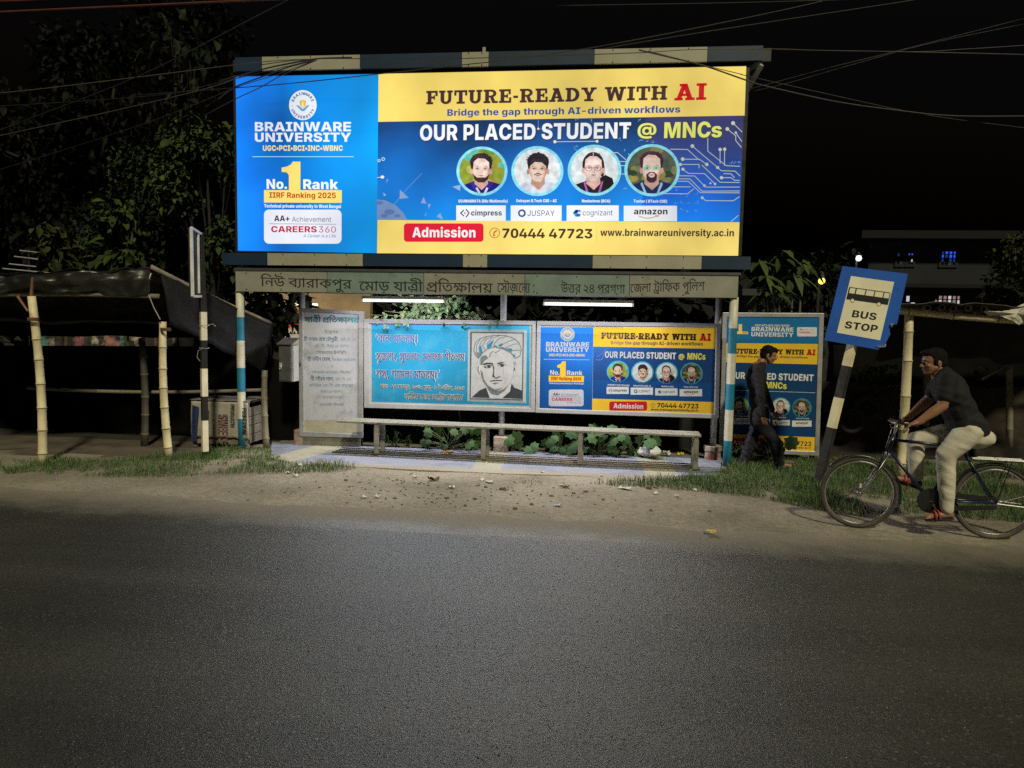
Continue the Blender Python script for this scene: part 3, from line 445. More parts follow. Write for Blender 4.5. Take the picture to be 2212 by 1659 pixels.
LATIN_HEAVY = """77|50 73 -24 0 -24 -73 20 0 4 15 24 0 5 -15 20 0;38 58 8 -29 -15 0
67|54 68 -4 2 -7 2 -37 1 0 -73 33 0 7 1 6 2 5 3 4 4 2 5 1 5 -1 5 -1 4 -6 6 -5 2 -4 1 0 1 4 1 6 4 2 3 1 3 1 5 -1 5 -2 4;42 29 3 -4 0 -2 -1 -4 -2 -3 -3 -1 -4 -1 -12 0 0 18 14 -1 3 -1;40 57 2 -3 1 -4 -1 -3 -2 -2 -5 -2 -12 0 0 16 10 0 4 -1
74|60 67 -5 3 -5 2 -5 1 -7 1 -8 -1 -10 -4 -6 -5 -5 -7 -4 -10 -1 -11 1 -11 4 -9 5 -7 7 -6 9 -3 8 -1 8 1 6 1 5 3 5 4 3 4 5 8 1 6 -18 0 -2 -5 -3 -3 -4 -3 -6 -1 -4 1 -4 2 -4 3 -2 4 -2 6 0 12 2 6 3 5 3 3 4 2 8 0 4 -1 5 -5 2 -5 18 0 -1 6 -6 10
72|59 63 -7 5 -10 4 -9 1 -27 0 0 -73 27 0 9 1 10 3 7 6 5 7 3 8 1 11 -1 12 -3 8;45 53 3 -4 2 -7 0 -12 -2 -6 -2 -4 -4 -3 -5 -1 -14 -1 0 43 14 -1 5 -1
61|56 73 -50 0 0 -73 50 0 0 14 -33 0 0 16 31 0 0 14 -31 0 0 14 33 0
59|55 73 -49 0 0 -73 17 0 0 26 29 0 0 14 -29 0 0 18 32 0
75|64 64 -8 6 -6 2 -11 2 -9 -1 -3 -1 -6 -3 -7 -5 -6 -8 -3 -8 -1 -12 1 -10 3 -9 6 -8 7 -5 8 -4 10 -1 9 1 8 3 6 4 5 6 3 8 1 9 0 10 -31 0 0 -13 14 0 0 -3 -4 -6 -4 -2 -6 -2 -7 1 -3 2 -4 3 -2 4 -2 6 0 13 2 5 2 4 4 4 4 2 6 0 6 -1 4 -4 2 -4 18 0 -1 5 -1 4
75|69 73 -17 0 0 -29 -29 0 0 29 -17 0 0 -73 17 0 0 30 29 0 0 -30 17 0
49|46 73 -43 0 0 -15 13 0 0 -44 -13 0 0 -14 43 0 0 14 -12 0 0 44 12 0
59|54 73 -18 0 0 -55 -2 -3 -2 -1 -4 -1 -6 2 -1 3 -1 9 -18 0 0 -5 2 -9 6 -8 8 -5 10 -1 11 1 8 5 5 7 2 10
74|71 73 -21 0 -20 -24 -7 -11 0 35 -17 0 0 -73 17 0 0 19 9 11 19 -30 21 0 -28 41
57|23 73 -17 0 0 -73 47 0 0 14 -30 0
95|89 73 -28 0 -9 -30 -5 -22 -5 23 -9 29 -27 0 0 -73 17 0 0 57 6 -25 11 -32 15 0 11 33 6 25 -1 -58 18 0
77|71 73 -18 0 0 -33 1 -18 -7 15 -22 35 -19 1 0 -73 18 0 0 33 -1 17 8 -16 21 -34 19 0
77|63 64 -7 5 -8 4 -10 1 -8 -1 -8 -3 -8 -6 -5 -7 -4 -9 -1 -12 1 -11 2 -6 2 -3 5 -8 7 -5 8 -3 10 -1 9 1 8 3 8 6 5 7 3 8 1 13 -1 11 -2 5 -1 4;50 54 3 -6 2 -5 0 -12 -2 -7 -2 -4 -3 -3 -4 -2 -5 -1 -5 1 -4 2 -4 3 -2 4 -2 6 0 12 2 6 4 6 2 2 4 2 10 0 4 -2
65|55 66 -5 4 -7 2 -7 1 -30 0 0 -73 17 0 0 22 12 0 8 1 7 3 5 3 4 5 3 7 0 13 -3 7;41 56 2 -4 1 -4 -1 -4 -2 -4 -2 -2 -3 -1 -13 -1 0 22 13 0
78|63 64 -7 5 -8 4 -10 1 -8 -1 -8 -3 -8 -6 -5 -7 -4 -9 -1 -12 1 -11 2 -6 2 -3 5 -8 7 -5 8 -3 10 -1 9 1 4 2 6 -8 16 0 -11 14 6 8 3 9 1 11 -1 12 -3 9;50 54 3 -6 2 -5 0 -12 -2 -7 -2 -3 -3 5 -15 0 9 -11 -4 -1 -4 1 -4 2 -4 3 -2 4 -2 6 0 12 2 6 4 6 2 2 4 2 10 0 4 -2
66|55 66 -5 4 -7 2 -7 1 -30 0 0 -73 17 0 0 25 9 0 13 -25 20 0 -15 28 5 3 4 4 3 7 0 7 -1 7 -2 5;41 56 2 -2 1 -5 -1 -5 -2 -3 -5 -2 -13 0 0 19 12 0
66|54 67 -5 4 -7 2 -8 1 -8 -1 -7 -2 -6 -3 -4 -5 -3 -6 -1 -6 2 -7 3 -6 7 -4 23 -7 4 -3 1 -3 -1 -3 -2 -2 -5 -2 -4 0 -6 1 -3 1 -2 2 -2 6 -17 0 2 -8 2 -6 5 -5 6 -3 7 -2 9 -1 8 1 8 2 5 3 4 4 3 6 1 7 -2 7 -2 4 -5 5 -4 2 -5 2 -13 3 -5 2 -2 2 -1 3 0 2 2 3 4 2 8 0 4 -2 2 -3 1 -3 17 0 -1 7 -3 5
68|65 73 -62 0 0 -15 22 0 0 -58 18 0 0 58 22 0
73|67 73 -17 0 -1 -49 -1 -4 -2 -2 -4 -2 -5 -2 -5 1 -3 1 -3 3 -2 5 -1 49 -17 0 0 -55 3 -6 5 -6 6 -4 8 -2 7 -1 9 1 9 2 5 4 5 6 3 6 1 8
77|75 73 -20 0 -9 -32 -7 -26 -7 26 -10 32 -20 0 25 -73 24 0
106|104 73 -20 0 -7 -33 -3 -22 -3 18 -9 37 -18 0 -8 -37 -3 -18 -3 18 -8 37 -20 0 20 -73 20 0 8 34 3 16 3 -17 8 -33 21 0
77|72 73 -20 0 -9 -14 -4 -9 -5 9 -8 14 -21 0 23 -36 -26 -37 21 0 11 16 4 8 15 -24 21 0 -26 38
76|73 73 -20 0 -13 -25 -2 -7 -2 7 -13 25 -21 0 27 -47 0 -26 18 0 0 26
59|48 49 -5 3 -5 2 -10 1 -6 0 -10 -4 -4 -3 -2 -4 -2 -5 16 -1 4 4 6 1 3 -1 2 -1 1 -4 -1 -2 -2 -1 -17 -3 -7 -3 -3 -2 -3 -6 0 -10 2 -3 3 -4 4 -2 4 -1 8 -1 4 1 4 2 5 6 0 -8 17 0 0 37 -1 4 -1 3;36 24 0 -7 -3 -4 -4 -2 -3 -1 -3 1 -3 2 0 5 2 2 3 2
64|53 49 -4 3 -5 2 -5 1 -4 0 -4 -1 -3 -2 -2 -2 -3 -5 0 28 -17 0 0 -73 17 0 0 9 1 0 2 -4 3 -3 3 -2 6 -1 7 1 5 2 4 4 4 6 2 7 0 17 -2 6;38 40 3 -4 1 -5 0 -11 -4 -6 -5 -1 -3 0 -3 2 -3 5 -1 6 1 9 2 4 4 2 5 0
60|50 49 -5 3 -5 2 -4 1 -6 0 -7 -1 -7 -2 -6 -5 -3 -5 -3 -7 0 -16 3 -7 4 -6 5 -4 6 -2 10 -1 5 0 7 3 4 2 3 3 4 7 1 5 -16 3 -1 -4 -3 -4 -3 -2 -5 1 -2 1 -2 2 -2 3 -1 7 1 6 0 3 3 5 3 2 5 0 6 -4 1 -5 16 3 -2 8
64|58 73 -17 0 0 -28 -3 5 -3 2 -6 3 -5 0 -5 -1 -5 -2 -4 -4 -4 -5 -2 -7 0 -17 2 -8 4 -5 4 -4 6 -2 4 -1 5 1 6 2 4 4 1 3 1 0 0 -9 17 0;37 40 2 -2 2 -6 0 -6 -1 -6 -1 -3 -2 -3 -4 -1 -5 0 -3 3 -3 4 -1 7 1 7 2 4 2 2 2 1 5 1
60|46 51 -5 3 -5 1 -6 0 -7 -1 -6 -2 -7 -5 -3 -5 -3 -7 0 -16 2 -6 5 -7 5 -4 7 -2 9 -1 6 1 5 1 5 2 4 4 2 3 2 5 -16 2 -1 -3 -3 -2 -8 0 -2 1 -3 2 -1 2 -1 6 36 0 -1 11 -1 5 -2 5;38 40 1 -3 1 -4 -19 0 1 4 1 2 2 2 2 1 3 1 4 -1
41|40 75 -7 1 -10 0 -4 -2 -3 -2 -4 -4 -1 -5 -1 -8 -9 0 0 -13 9 0 0 -42 18 0 0 42 10 0 0 13 -10 0 0 6 2 1 3 1 5 -1
64|58 55 -17 0 0 -10 -3 5 -5 4 -7 1 -6 0 -6 -3 -4 -4 -3 -4 -3 -8 0 -17 2 -7 4 -5 4 -3 5 -2 9 -1 4 1 3 1 3 3 2 3 1 1 0 -14 -2 -3 -3 -2 -5 -1 -5 1 -4 2 -2 3 -14 -3 1 -5 6 -6 5 -2 6 -1 7 -1 7 1 7 2 5 3 5 5 3 6;37 40 2 -2 2 -6 0 -5 -1 -7 -1 -3 -2 -2 -5 -1 -4 0 -2 1 -2 2 -2 3 -1 7 1 7 2 4 2 2 2 1 6 0
64|53 50 -4 3 -4 2 -6 0 -6 -1 -5 -3 -4 -4 -1 -4 0 30 -17 0 0 -73 17 0 0 34 1 3 3 3 5 1 4 -1 3 -2 2 -6 0 -32 17 0 0 40 -2 6
29|23 55 -17 0 0 -55 17 0;21 75 -3 2 -3 1 -4 -1 -3 -2 -2 -3 -1 -3 1 -3 2 -3 3 -2 7 0 3 2 2 3 0 6
59|59 55 -20 0 -15 -20 -1 0 0 38 -17 0 0 -73 17 0 0 16 3 4 13 -20 21 0 -20 31
32|23 73 -17 0 0 -58 1 -7 3 -5 5 -2 11 -1 6 1 0 1 -2 11 -5 0 -2 3
93|79 53 -4 2 -9 0 -4 -1 -3 -2 -4 -4 -3 -6 -1 4 -4 6 -4 2 -5 1 -2 0 -5 -1 -3 -2 -3 -3 -3 -5 0 11 -16 0 0 -55 17 0 0 34 2 5 3 2 3 0 3 -1 2 -1 2 -3 0 -36 17 0 0 35 1 2 4 4 5 0 3 -2 2 -3 0 -36 18 0 0 37 -1 5 -1 4
64|53 50 -4 3 -4 2 -6 0 -6 -1 -5 -3 -4 -4 -2 -5 0 13 -16 0 0 -55 17 0 0 34 1 3 3 3 5 1 4 -1 3 -2 2 -6 0 -32 17 0 0 40 -2 6
62|51 48 -5 4 -7 2 -9 1 -7 -1 -7 -2 -6 -5 -3 -5 -3 -7 0 -16 3 -7 4 -6 5 -4 6 -2 10 -1 7 1 7 2 6 5 3 5 3 7 0 16 -3 7;38 38 2 -6 1 -6 -1 -6 -2 -4 -2 -2 -2 -1 -6 0 -3 1 -3 6 -1 6 1 9 2 3 4 4 6 0
64|53 49 -4 3 -5 2 -5 1 -4 0 -4 -1 -3 -2 -3 -4 -2 -3 0 10 -17 0 0 -75 17 0 0 29 3 -4 3 -3 3 -2 6 -1 7 1 5 2 4 4 4 6 2 7 0 17 -2 6;38 40 3 -4 1 -5 0 -11 -4 -6 -5 -1 -3 0 -3 2 -3 5 -1 6 1 9 2 4 4 2 5 0
42|41 55 -10 0 -3 -2 -3 -4 -2 -5 -1 0 0 11 -16 0 0 -55 17 0 0 33 3 4 2 2 2 1 11 0
58|48 49 -2 2 -5 3 -6 1 -13 0 -6 -2 -5 -2 -4 -4 -2 -4 -1 -6 1 -5 3 -4 6 -4 19 -4 4 -4 -2 -4 -5 -1 -5 1 -2 1 -2 2 -2 3 -16 -2 2 -5 3 -5 3 -2 5 -3 6 -1 8 -1 12 2 6 3 6 8 0 11 -3 4 -6 3 -20 5 -2 1 -1 2 0 3 2 1 4 1 4 0 3 -1 1 -2 2 -2 15 2 -2 5
38|26 68 -18 0 0 -13 -7 0 0 -13 7 0 0 -27 1 -7 4 -5 5 -3 11 -1 8 2 -2 12 -7 0 -2 2 0 27 9 0 0 13 -9 0
64|58 55 -17 0 -1 -35 -2 -4 -2 -1 -4 -1 -4 0 -3 2 -1 3 -1 4 0 32 -17 0 0 -40 2 -6 3 -5 3 -2 5 -2 6 -1 6 1 5 3 4 5 2 4 0 -12 16 0
62|61 55 -18 0 -8 -27 -4 -15 -3 15 -8 26 -19 1 20 -55 20 0
87|86 55 -19 -1 -7 -38 -9 39 -15 0 -9 -39 -8 39 -18 0 15 -55 18 0 7 22 2 12 3 -14 6 -20 18 0
60|57 55 -18 0 -9 -19 -9 19 -19 0 16 -27 -16 -28 18 0 10 20 10 -20 18 0 -17 28
62|61 55 -18 0 -9 -27 -3 -14 -4 14 -7 26 -19 1 20 -55 1 -2 -1 -2 -2 -3 -5 -1 -5 2 -4 -13 8 -2 9 1 5 1 4 2 3 3 4 8
58|52 55 -46 0 0 -14 25 0 -25 -31 0 -10 46 0 0 14 -24 0 24 30
65|51 67 -3 2 -7 4 -9 1 -9 -1 -6 -3 -7 -7 -4 -7 -2 -9 -1 -9 1 -13 2 -9 4 -7 6 -6 8 -3 8 -1 9 1 7 3 6 6 4 7 2 6 0 4 1 10 -1 12 -2 9 -4 7;39 57 3 -5 1 -8 1 -12 -2 -9 -1 -4 -5 -5 -7 0 -3 2 -2 2 -2 6 -1 11 1 14 2 5 2 3 2 2 8 0
65|44 73 -18 0 -16 -11 0 -16 16 12 0 -44 -18 0 0 -14 51 0 0 14 -15 0
65|52 68 -6 3 -6 2 -8 1 -7 -1 -8 -2 -5 -4 -4 -4 -2 -6 -1 -7 17 0 0 3 2 4 2 2 4 1 5 0 4 -3 3 -4 0 -3 -1 -5 -3 -4 -32 -28 0 -13 54 0 0 14 -30 0 21 20 6 9 2 8 -1 7 -2 5
65|58 73 -51 0 0 -15 30 0 -15 -14 0 -11 9 0 6 -1 4 -4 1 -5 0 -3 -2 -4 -3 -2 -5 -1 -3 1 -5 2 -2 2 -1 3 -18 0 1 -6 3 -5 4 -5 6 -3 7 -2 7 -1 8 1 9 3 5 2 4 5 3 5 1 6 -1 7 -3 6 -4 4 -5 3 -7 2 -3 0 20 17
65|45 73 -17 0 -26 -47 0 -14 35 0 0 -12 17 0 0 12 9 0 0 14 -9 0 0 19 -16 0 0 -19 -19 0
65|56 73 -47 0 -3 -39 16 -3 1 2 3 2 5 1 4 0 3 -2 2 -2 3 -5 0 -6 -1 -3 -4 -4 -3 -1 -6 0 -4 2 -2 2 -2 4 -17 0 1 -6 3 -5 4 -5 5 -3 9 -2 6 -1 8 1 7 2 3 2 3 3 3 4 3 7 1 6 0 5 -3 8 -4 5 -3 3 -4 2 -4 1 -10 0 -4 -2 -3 -2 -3 -3 1 17 33 0
65|48 73 -18 0 -17 -26 -6 -12 -2 -5 0 -6 1 -8 3 -6 4 -5 6 -3 6 -2 8 -1 7 1 6 2 6 4 4 5 3 6 1 7 -1 7 -2 6 -3 4 -5 3 -5 2 -9 1 -5 -1;40 32 2 -2 1 -3 0 -6 -1 -3 -4 -4 -2 -1 -6 0 -3 1 -3 3 -2 4 0 3 1 6 3 3 4 2 5 0
65|59 73 -53 0 0 -15 34 0 -29 -58 18 0 30 58
27|20 15 -3 2 -7 0 -3 -2 -2 -3 -1 -3 1 -5 1 -2 4 -2 3 -1 4 1 3 2 2 2 1 4 -1 4
65|49 36 -34 0 0 -13 34 0
65|40 55 -15 0 0 -19 -19 0 0 -14 19 0 0 -18 15 0 0 18 18 0 0 14 -18 0
104|87 62 -7 4 -8 4 -10 2 -11 1 -10 -1 -9 -2 -9 -4 -7 -6 -5 -7 -4 -9 -2 -9 -1 -10 1 -11 2 -9 4 -8 6 -7 7 -5 7 -3 11 -3 9 -1 12 1 9 2 6 3 -4 11 -12 -3 -16 0 -8 2 -6 2 -5 4 -4 5 -3 6 -2 14 1 8 1 7 3 6 4 5 5 4 7 3 8 2 14 0 7 -2 5 -2 5 -4 4 -4 4 -12 0 -12 -1 -6 -2 -4 -2 -2 -3 0 -2 1 -1 1 0 36 -11 0 0 -6 -1 0 -2 3 -3 2 -4 1 -11 0 -5 -2 -4 -4 -4 -5 -2 -6 0 -15 2 -6 4 -4 3 -4 7 -2 6 -1 6 1 4 1 3 3 2 3 2 -4 5 -3 7 -1 5 1 4 1 5 4 4 6 3 10 0 7 -1 9 -2 9 -4 7;60 35 3 -9 -1 -4 -2 -6 -2 -2 -3 -1 -7 0 -3 1 -2 2 -1 3 -2 3 0 7 3 5 3 2 4 2 5 -1
39|35 77 -16 0 -7 -13 -4 -18 -2 -14 1 -14 2 -10 3 -10 7 -12 16 0 -9 24 -1 7 -1 11 0 10 3 16 2 7
39|20 77 -16 0 4 -7 4 -17 2 -8 1 -13 0 -10 -2 -11 -5 -15 -4 -10 16 0 6 11 4 11 2 10 1 12 -2 17 -4 17 -3 6
50|50 36 -50 0 0 -13 50 0
43|32 40 -2 2 -4 2 -5 1 -4 -1 -3 -1 -4 -3 -2 -3 -2 -4 0 -5 2 -6 3 -4 3 -3 3 -1 5 -1 4 1 3 1 4 3 2 3 2 4 0 8 -2 3""".split("\n")
# ---------------------------------------------------------------- printed and painted graphics
def _curve_polys(cu):
    o = bpy.data.objects.new("tmp_text", cu)
    COL.objects.link(o)
    dg = bpy.context.evaluated_depsgraph_get()
    dg.update()
    me = o.evaluated_get(dg).to_mesh()
    vs = [(v.co.x, v.co.y) for v in me.vertices]
    fs = [tuple(p.vertices) for p in me.polygons]
    o.evaluated_get(dg).to_mesh_clear()
    bpy.data.objects.remove(o)
    bpy.data.curves.remove(cu)
    return vs, fs


_tc = {}


def _fill_glyph(code):
    """filled polygons of one letter from its outline steps (grid of 100 to the em)"""
    if code in _tc:
        return _tc[code]
    cu = bpy.data.curves.new("tmp", 'CURVE')
    cu.dimensions = '2D'
    cu.fill_mode = 'BOTH'
    for con in code.split(';'):
        q = [int(t) for t in con.split()]
        if len(q) < 6:
            continue
        x = y = 0
        pts = []
        for i in range(0, len(q), 2):
            x += q[i]
            y += q[i + 1]
            pts.append((x / 100.0, y / 100.0))
        sp = cu.splines.new('POLY')
        sp.points.add(len(pts) - 1)
        for i, (px, py) in enumerate(pts):
            sp.points[i].co = (px, py, 0, 1)
        sp.use_cyclic_u = True
    _tc[code] = _curve_polys(cu)
    return _tc[code]


def latin_runs(body, weight, spacing=1.0):
    out, x = [], 0.0
    for ch in body:
        if ch == ' ':
            x += .26 * spacing
            continue
        i = LATIN_CHARS.index(ch)
        row = LATIN_HEAVY[i] if weight == 'H' or not LATIN_REGULAR[i] else LATIN_REGULAR[i]
        adv, code = row.split('|')
        vs, fs = _fill_glyph(code)
        out.append(([(a + x, b_) for a, b_ in vs], fs))
        x += int(adv) / 100.0 * spacing
    return out


def latin(body, weight='R', spacing=1.0):
    vs, fs = [], []
    for v, f in latin_runs(body, weight, spacing):
        o = len(vs)
        vs += v
        fs += [tuple(i + o for i in q) for q in f]
    return vs, fs


def glyph_runs(body, bold, font, spacing):
    """outlines of a line of lettering as (vertices, faces) groups that do not overlap within themselves"""
    if font == 'L':
        return [latin(body, 'R' if bold < .0145 else 'H', spacing)]
    out = []
    if font == 'S':
        out = [slab(body)]
    for tk in (BENGALI_TEXT[body].split() if font == 'B' else ()):
        g, x0 = map(int, tk.split(':'))
        vs, fs = _fill_glyph(BENGALI_GLYPHS[g])
        out.append(([(x + x0 / 100.0, y) for x, y in vs], fs))
    if bold > .001:
        r = []
        for dx, dy in ((-bold, 0), (bold, 0), (0, bold * .7), (0, -bold * .7), (-bold * .7, bold * .6), (bold * .7, -bold * .6), (-bold * .7, -bold * .6), (bold * .7, bold * .6)) if bold > .016 else ((-bold, 0), (bold, 0)):
            r += [([(x + dx, y + dy) for x, y in vs], fs) for vs, fs in out]
        out = r
    return out


_b = lambda x0, y0, x1, y1: [(x0, y0), (x1, y0), (x1, y1), (x0, y1)]


def _arc(cx, cy, rx, ry, a0, a1, w, n=8):
    o, i = [], []
    for k in range(n + 1):
        a = math.radians(a0 + (a1 - a0) * k / n)
        o.append((cx + rx * math.cos(a), cy + ry * math.sin(a)))
        i.append((cx + (rx - w) * math.cos(a), cy + (ry - w * .8) * math.sin(a)))
    return [[o[k], o[k + 1], i[k + 1], i[k]] for k in range(n)]


# heavy slab-serif capitals, drawn as polygons in a cap-height-1 box: (advance, polygons)
SLAB = {
    'F': (.82, [_b(.1, 0, .36, 1), _b(0, 0, .48, .16), _b(0, .84, .78, 1), _b(.62, .6, .78, .84), _b(.36, .42, .6, .58), _b(.5, .34, .6, .66)]),
    'U': (.98, [_b(.1, .3, .36, 1), _b(0, .84, .44, 1), _b(.62, .3, .84, 1), _b(.54, .84, .94, 1)] + _arc(.47, .32, .37, .33, 180, 360, .24)),
    'T': (.9, [_b(.31, 0, .57, 1), _b(.16, 0, .72, .16), _b(0, .84, .88, 1), _b(0, .6, .15, .84), _b(.73, .6, .88, .84)]),
    'R': (.98, [_b(.1, 0, .36, 1), _b(0, 0, .46, .16), _b(0, .84, .55, 1), _b(.36, .42, .55, .56), [(.42, .46), (.66, .44), (.84, 0), (.58, 0)], _b(.62, 0, .96, .16)] + _arc(.52, .71, .34, .29, -90, 90, .22)),
    'E': (.86, [_b(.1, 0, .36, 1), _b(0, 0, .82, .16), _b(0, .84, .78, 1), _b(.63, .62, .78, .84), _b(.67, .16, .82, .4), _b(.36, .42, .6, .58), _b(.5, .34, .6, .66)]),
    '-': (.42, [_b(.04, .34, .36, .52)]),
    'A': (1.02, [[(.1, .1), (.34, .1), (.6, 1), (.38, 1)], [(.64, .1), (.9, .1), (.62, 1), (.38, 1)], _b(.3, .26, .72, .4), _b(0, 0, .42, .16), _b(.54, 0, 1.0, .16), _b(.24, .84, .6, 1)]),
    'D': (.98, [_b(.1, 0, .36, 1), _b(0, 0, .5, .16), _b(0, .84, .5, 1)] + _arc(.48, .5, .44, .5, -90, 90, .26)),
    'Y': (1.0, [_b(.37, 0, .63, .45), _b(.2, 0, .8, .16), [(.37, .42), (.63, .42), (.32, 1), (.06, 1)], [(.42, .42), (.63, .42), (.94, 1), (.72, 1)], _b(0, .84, .42, 1), _b(.6, .84, 1.0, 1)]),
    'W': (1.4, [[(.28, 0), (.52, 0), (.36, 1), (.1, 1)], [(.3, 0), (.5, 0), (.76, 1), (.56, 1)], [(.84, 0), (1.06, 0), (.78, 1), (.56, 1)], [(.84, 0), (1.08, 0), (1.28, 1), (1.06, 1)], _b(0, .84, .46, 1), _b(.94, .84, 1.38, 1)]),
    'I': (.54, [_b(.12, 0, .38, 1), _b(0, 0, .5, .16), _b(0, .84, .5, 1)]),
    'H': (1.08, [_b(.1, 0, .36, 1), _b(.66, 0, .92, 1), _b(.36, .42, .66, .58), _b(0, 0, .46, .16), _b(0, .84, .46, 1), _b(.56, 0, 1.02, .16), _b(.56, .84, 1.02, 1)]),
    ' ': (.42, []),
}


def slab(body):
    vs, fs, x = [], [], 0
    for ch in body:
        adv, ps = SLAB[ch]
        for p in ps:
            o = len(vs)
            vs += [(a + x, b_) for a, b_ in p]
            fs.append(tuple(range(o, o + len(p))))
        x += adv + .05
    return vs, fs


CAP_L = None


def clip_poly(pts, cl):
    """Sutherland-Hodgman against a convex counter-clockwise outline"""
    out = list(pts)
    for i in range(len(cl)):
        a, b = cl[i], cl[(i + 1) % len(cl)]
        inp, out = out, []
        if not inp:
            break
        side = lambda p: (b[0] - a[0]) * (p[1] - a[1]) - (b[1] - a[1]) * (p[0] - a[0])
        for j in range(len(inp)):
            p, q = inp[j - 1], inp[j]
            sp, sq = side(p), side(q)
            if (sp >= 0) != (sq >= 0):
                t = sp / (sp - sq)
                out.append((p[0] + (q[0] - p[0]) * t, p[1] + (q[1] - p[1]) * t))
            if sq >= 0:
                out.append(q)
    return out


class Art:
    """flat graphics lying on an upright board: u along the board, v up, small real steps between layers of film/paint"""

    def __init__(s, Y, mapper, mk):
        s.Y, s.map, s.mk = Y, mapper, mk
        s.v, s.f, s.mi, s.mats = [], [], [], []
        s.k = 0
        s.cnt, s.runs = {}, []

    def mat_index(s, c):
        m = c if isinstance(c, bpy.types.Material) else s.mk(c)
        if m not in s.mats:
            s.mats.append(m)
        return s.mats.index(m)

    def raw(s, vs, fs, col, layer):
        mi = s.mat_index(col)
        s.k += 1
        o = len(s.v)
        n_ = s.cnt.get(layer, 0)
        s.cnt[layer] = n_ + 1
        s.runs.append((o, o + len(vs), layer, n_ % 31))
        for u, w in vs:
            s.v.append((u, 0.0, w))
        for f in fs:
            # face the viewer (-Y)
            a = 0
            for i in range(len(f)):
                p, q = vs[f[i - 1]], vs[f[i]]
                a += p[0] * q[1] - q[0] * p[1]
            f = f if a > 0 else tuple(reversed(f))
            s.f.append(tuple(i + o for i in f))
            s.mi.append(mi)

    def poly(s, pts, col, layer, clip=None):
        q = [s.map(*p) for p in pts]
        a = sum(q[i - 1][0] * q[i][1] - q[i][0] * q[i - 1][1] for i in range(len(q)))
        if a < 0:
            q.reverse()
        if clip:
            q = clip_poly(q, clip)
            if len(q) < 3:
                return
        # concave outlines: tessellate
        from mathutils.geometry import tessellate_polygon
        tr = tessellate_polygon([[Vector((x, y, 0)) for x, y in q]])
        s.raw(q, [tuple(t) for t in tr], col, layer)

    def rect(s, x0, y0, x1, y1, col, layer, clip=None):
        s.poly([(x0, y0), (x1, y0), (x1, y1), (x0, y1)], col, layer, clip)

    def rrect(s, x0, y0, x1, y1, r, col, layer):
        p = []
        for cx, cy, a0 in ((x1 - r, y0 + r, -90), (x1 - r, y1 - r, 0), (x0 + r, y1 - r, 90), (x0 + r, y0 + r, 180)):
            for k in range(7):
                a = math.radians(a0 + 15 * k)
                p.append((cx + r * math.cos(a), cy + r * math.sin(a)))
        s.poly(p, col, layer)

    def ell(s, cx, cy, rx, ry, col, layer, clip=None, n=36, a0=0, a1=360):
        s.poly([(cx + rx * math.cos(math.radians(a0 + (a1 - a0) * k / n)), cy + ry * math.sin(math.radians(a0 + (a1 - a0) * k / n))) for k in range(n)], col, layer, clip)

    def circle_clip(s, cx, cy, rx, ry, n=40):
        q = [s.map(cx + rx * math.cos(2 * math.pi * k / n), cy + ry * math.sin(2 * math.pi * k / n)) for k in range(n)]
        a = sum(q[i - 1][0] * q[i][1] - q[i][0] * q[i - 1][1] for i in range(n))
        return q if a > 0 else q[::-1]

    def ring(s, cx, cy, rx, ry, w, col, layer, n=36, a0=0, a1=360):
        for k in range(n):
            a, b = math.radians(a0 + (a1 - a0) * k / n), math.radians(a0 + (a1 - a0) * (k + 1) / n)
            c = lambda t, q: (cx + (rx - q) * math.cos(t), cy + (ry - q) * math.sin(t))
            s.poly([c(a, 0), c(b, 0), c(b, w), c(a, w)], col, layer)

    def line(s, pts, w, col, layer, clip=None):
        for (x0, y0), (x1, y1) in zip(pts, pts[1:]):
            l = math.hypot(x1 - x0, y1 - y0) or 1
            nx, ny = -(y1 - y0) / l * w / 2, (x1 - x0) / l * w / 2
            ex, ey = (x1 - x0) / l * w * .3, (y1 - y0) / l * w * .3
            s.poly([(x0 + nx - ex, y0 + ny - ey), (x1 + nx + ex, y1 + ny + ey), (x1 - nx + ex, y1 - ny + ey), (x0 - nx - ex, y0 - ny - ey)], col, layer, clip)

    def text(s, body, xl, yl, xr, yr, cap, col, layer, bold=0.0, font='L', shear=0.0, spacing=1.0):
        """baseline from (xl,yl) to (xr,yr) in source units, capital height cap in source units"""
        runs = [r for r in glyph_runs(body, bold, font, spacing) if r[0]]
        if not runs:
            return
        H = {'L': .727, 'B': .622}.get(font, 1.0)
        x0, x1 = min(v[0] for r in runs for v in r[0]), max(v[0] for r in runs for v in r[0])
        A, B = Vector(s.map(xl, yl)), Vector(s.map(xr, yr))
        T = (Vector(s.map((xl + xr) / 2, (yl + yr) / 2 - cap)) - (A + B) / 2).length
        for vs, fs in runs:
            q = []
            for x, y in vs:
                p = A + (B - A) * ((x - x0) / (x1 - x0))
                q.append((p.x + shear * T * y / H, p.y + T * y / H))
            s.raw(q, fs, col, layer)

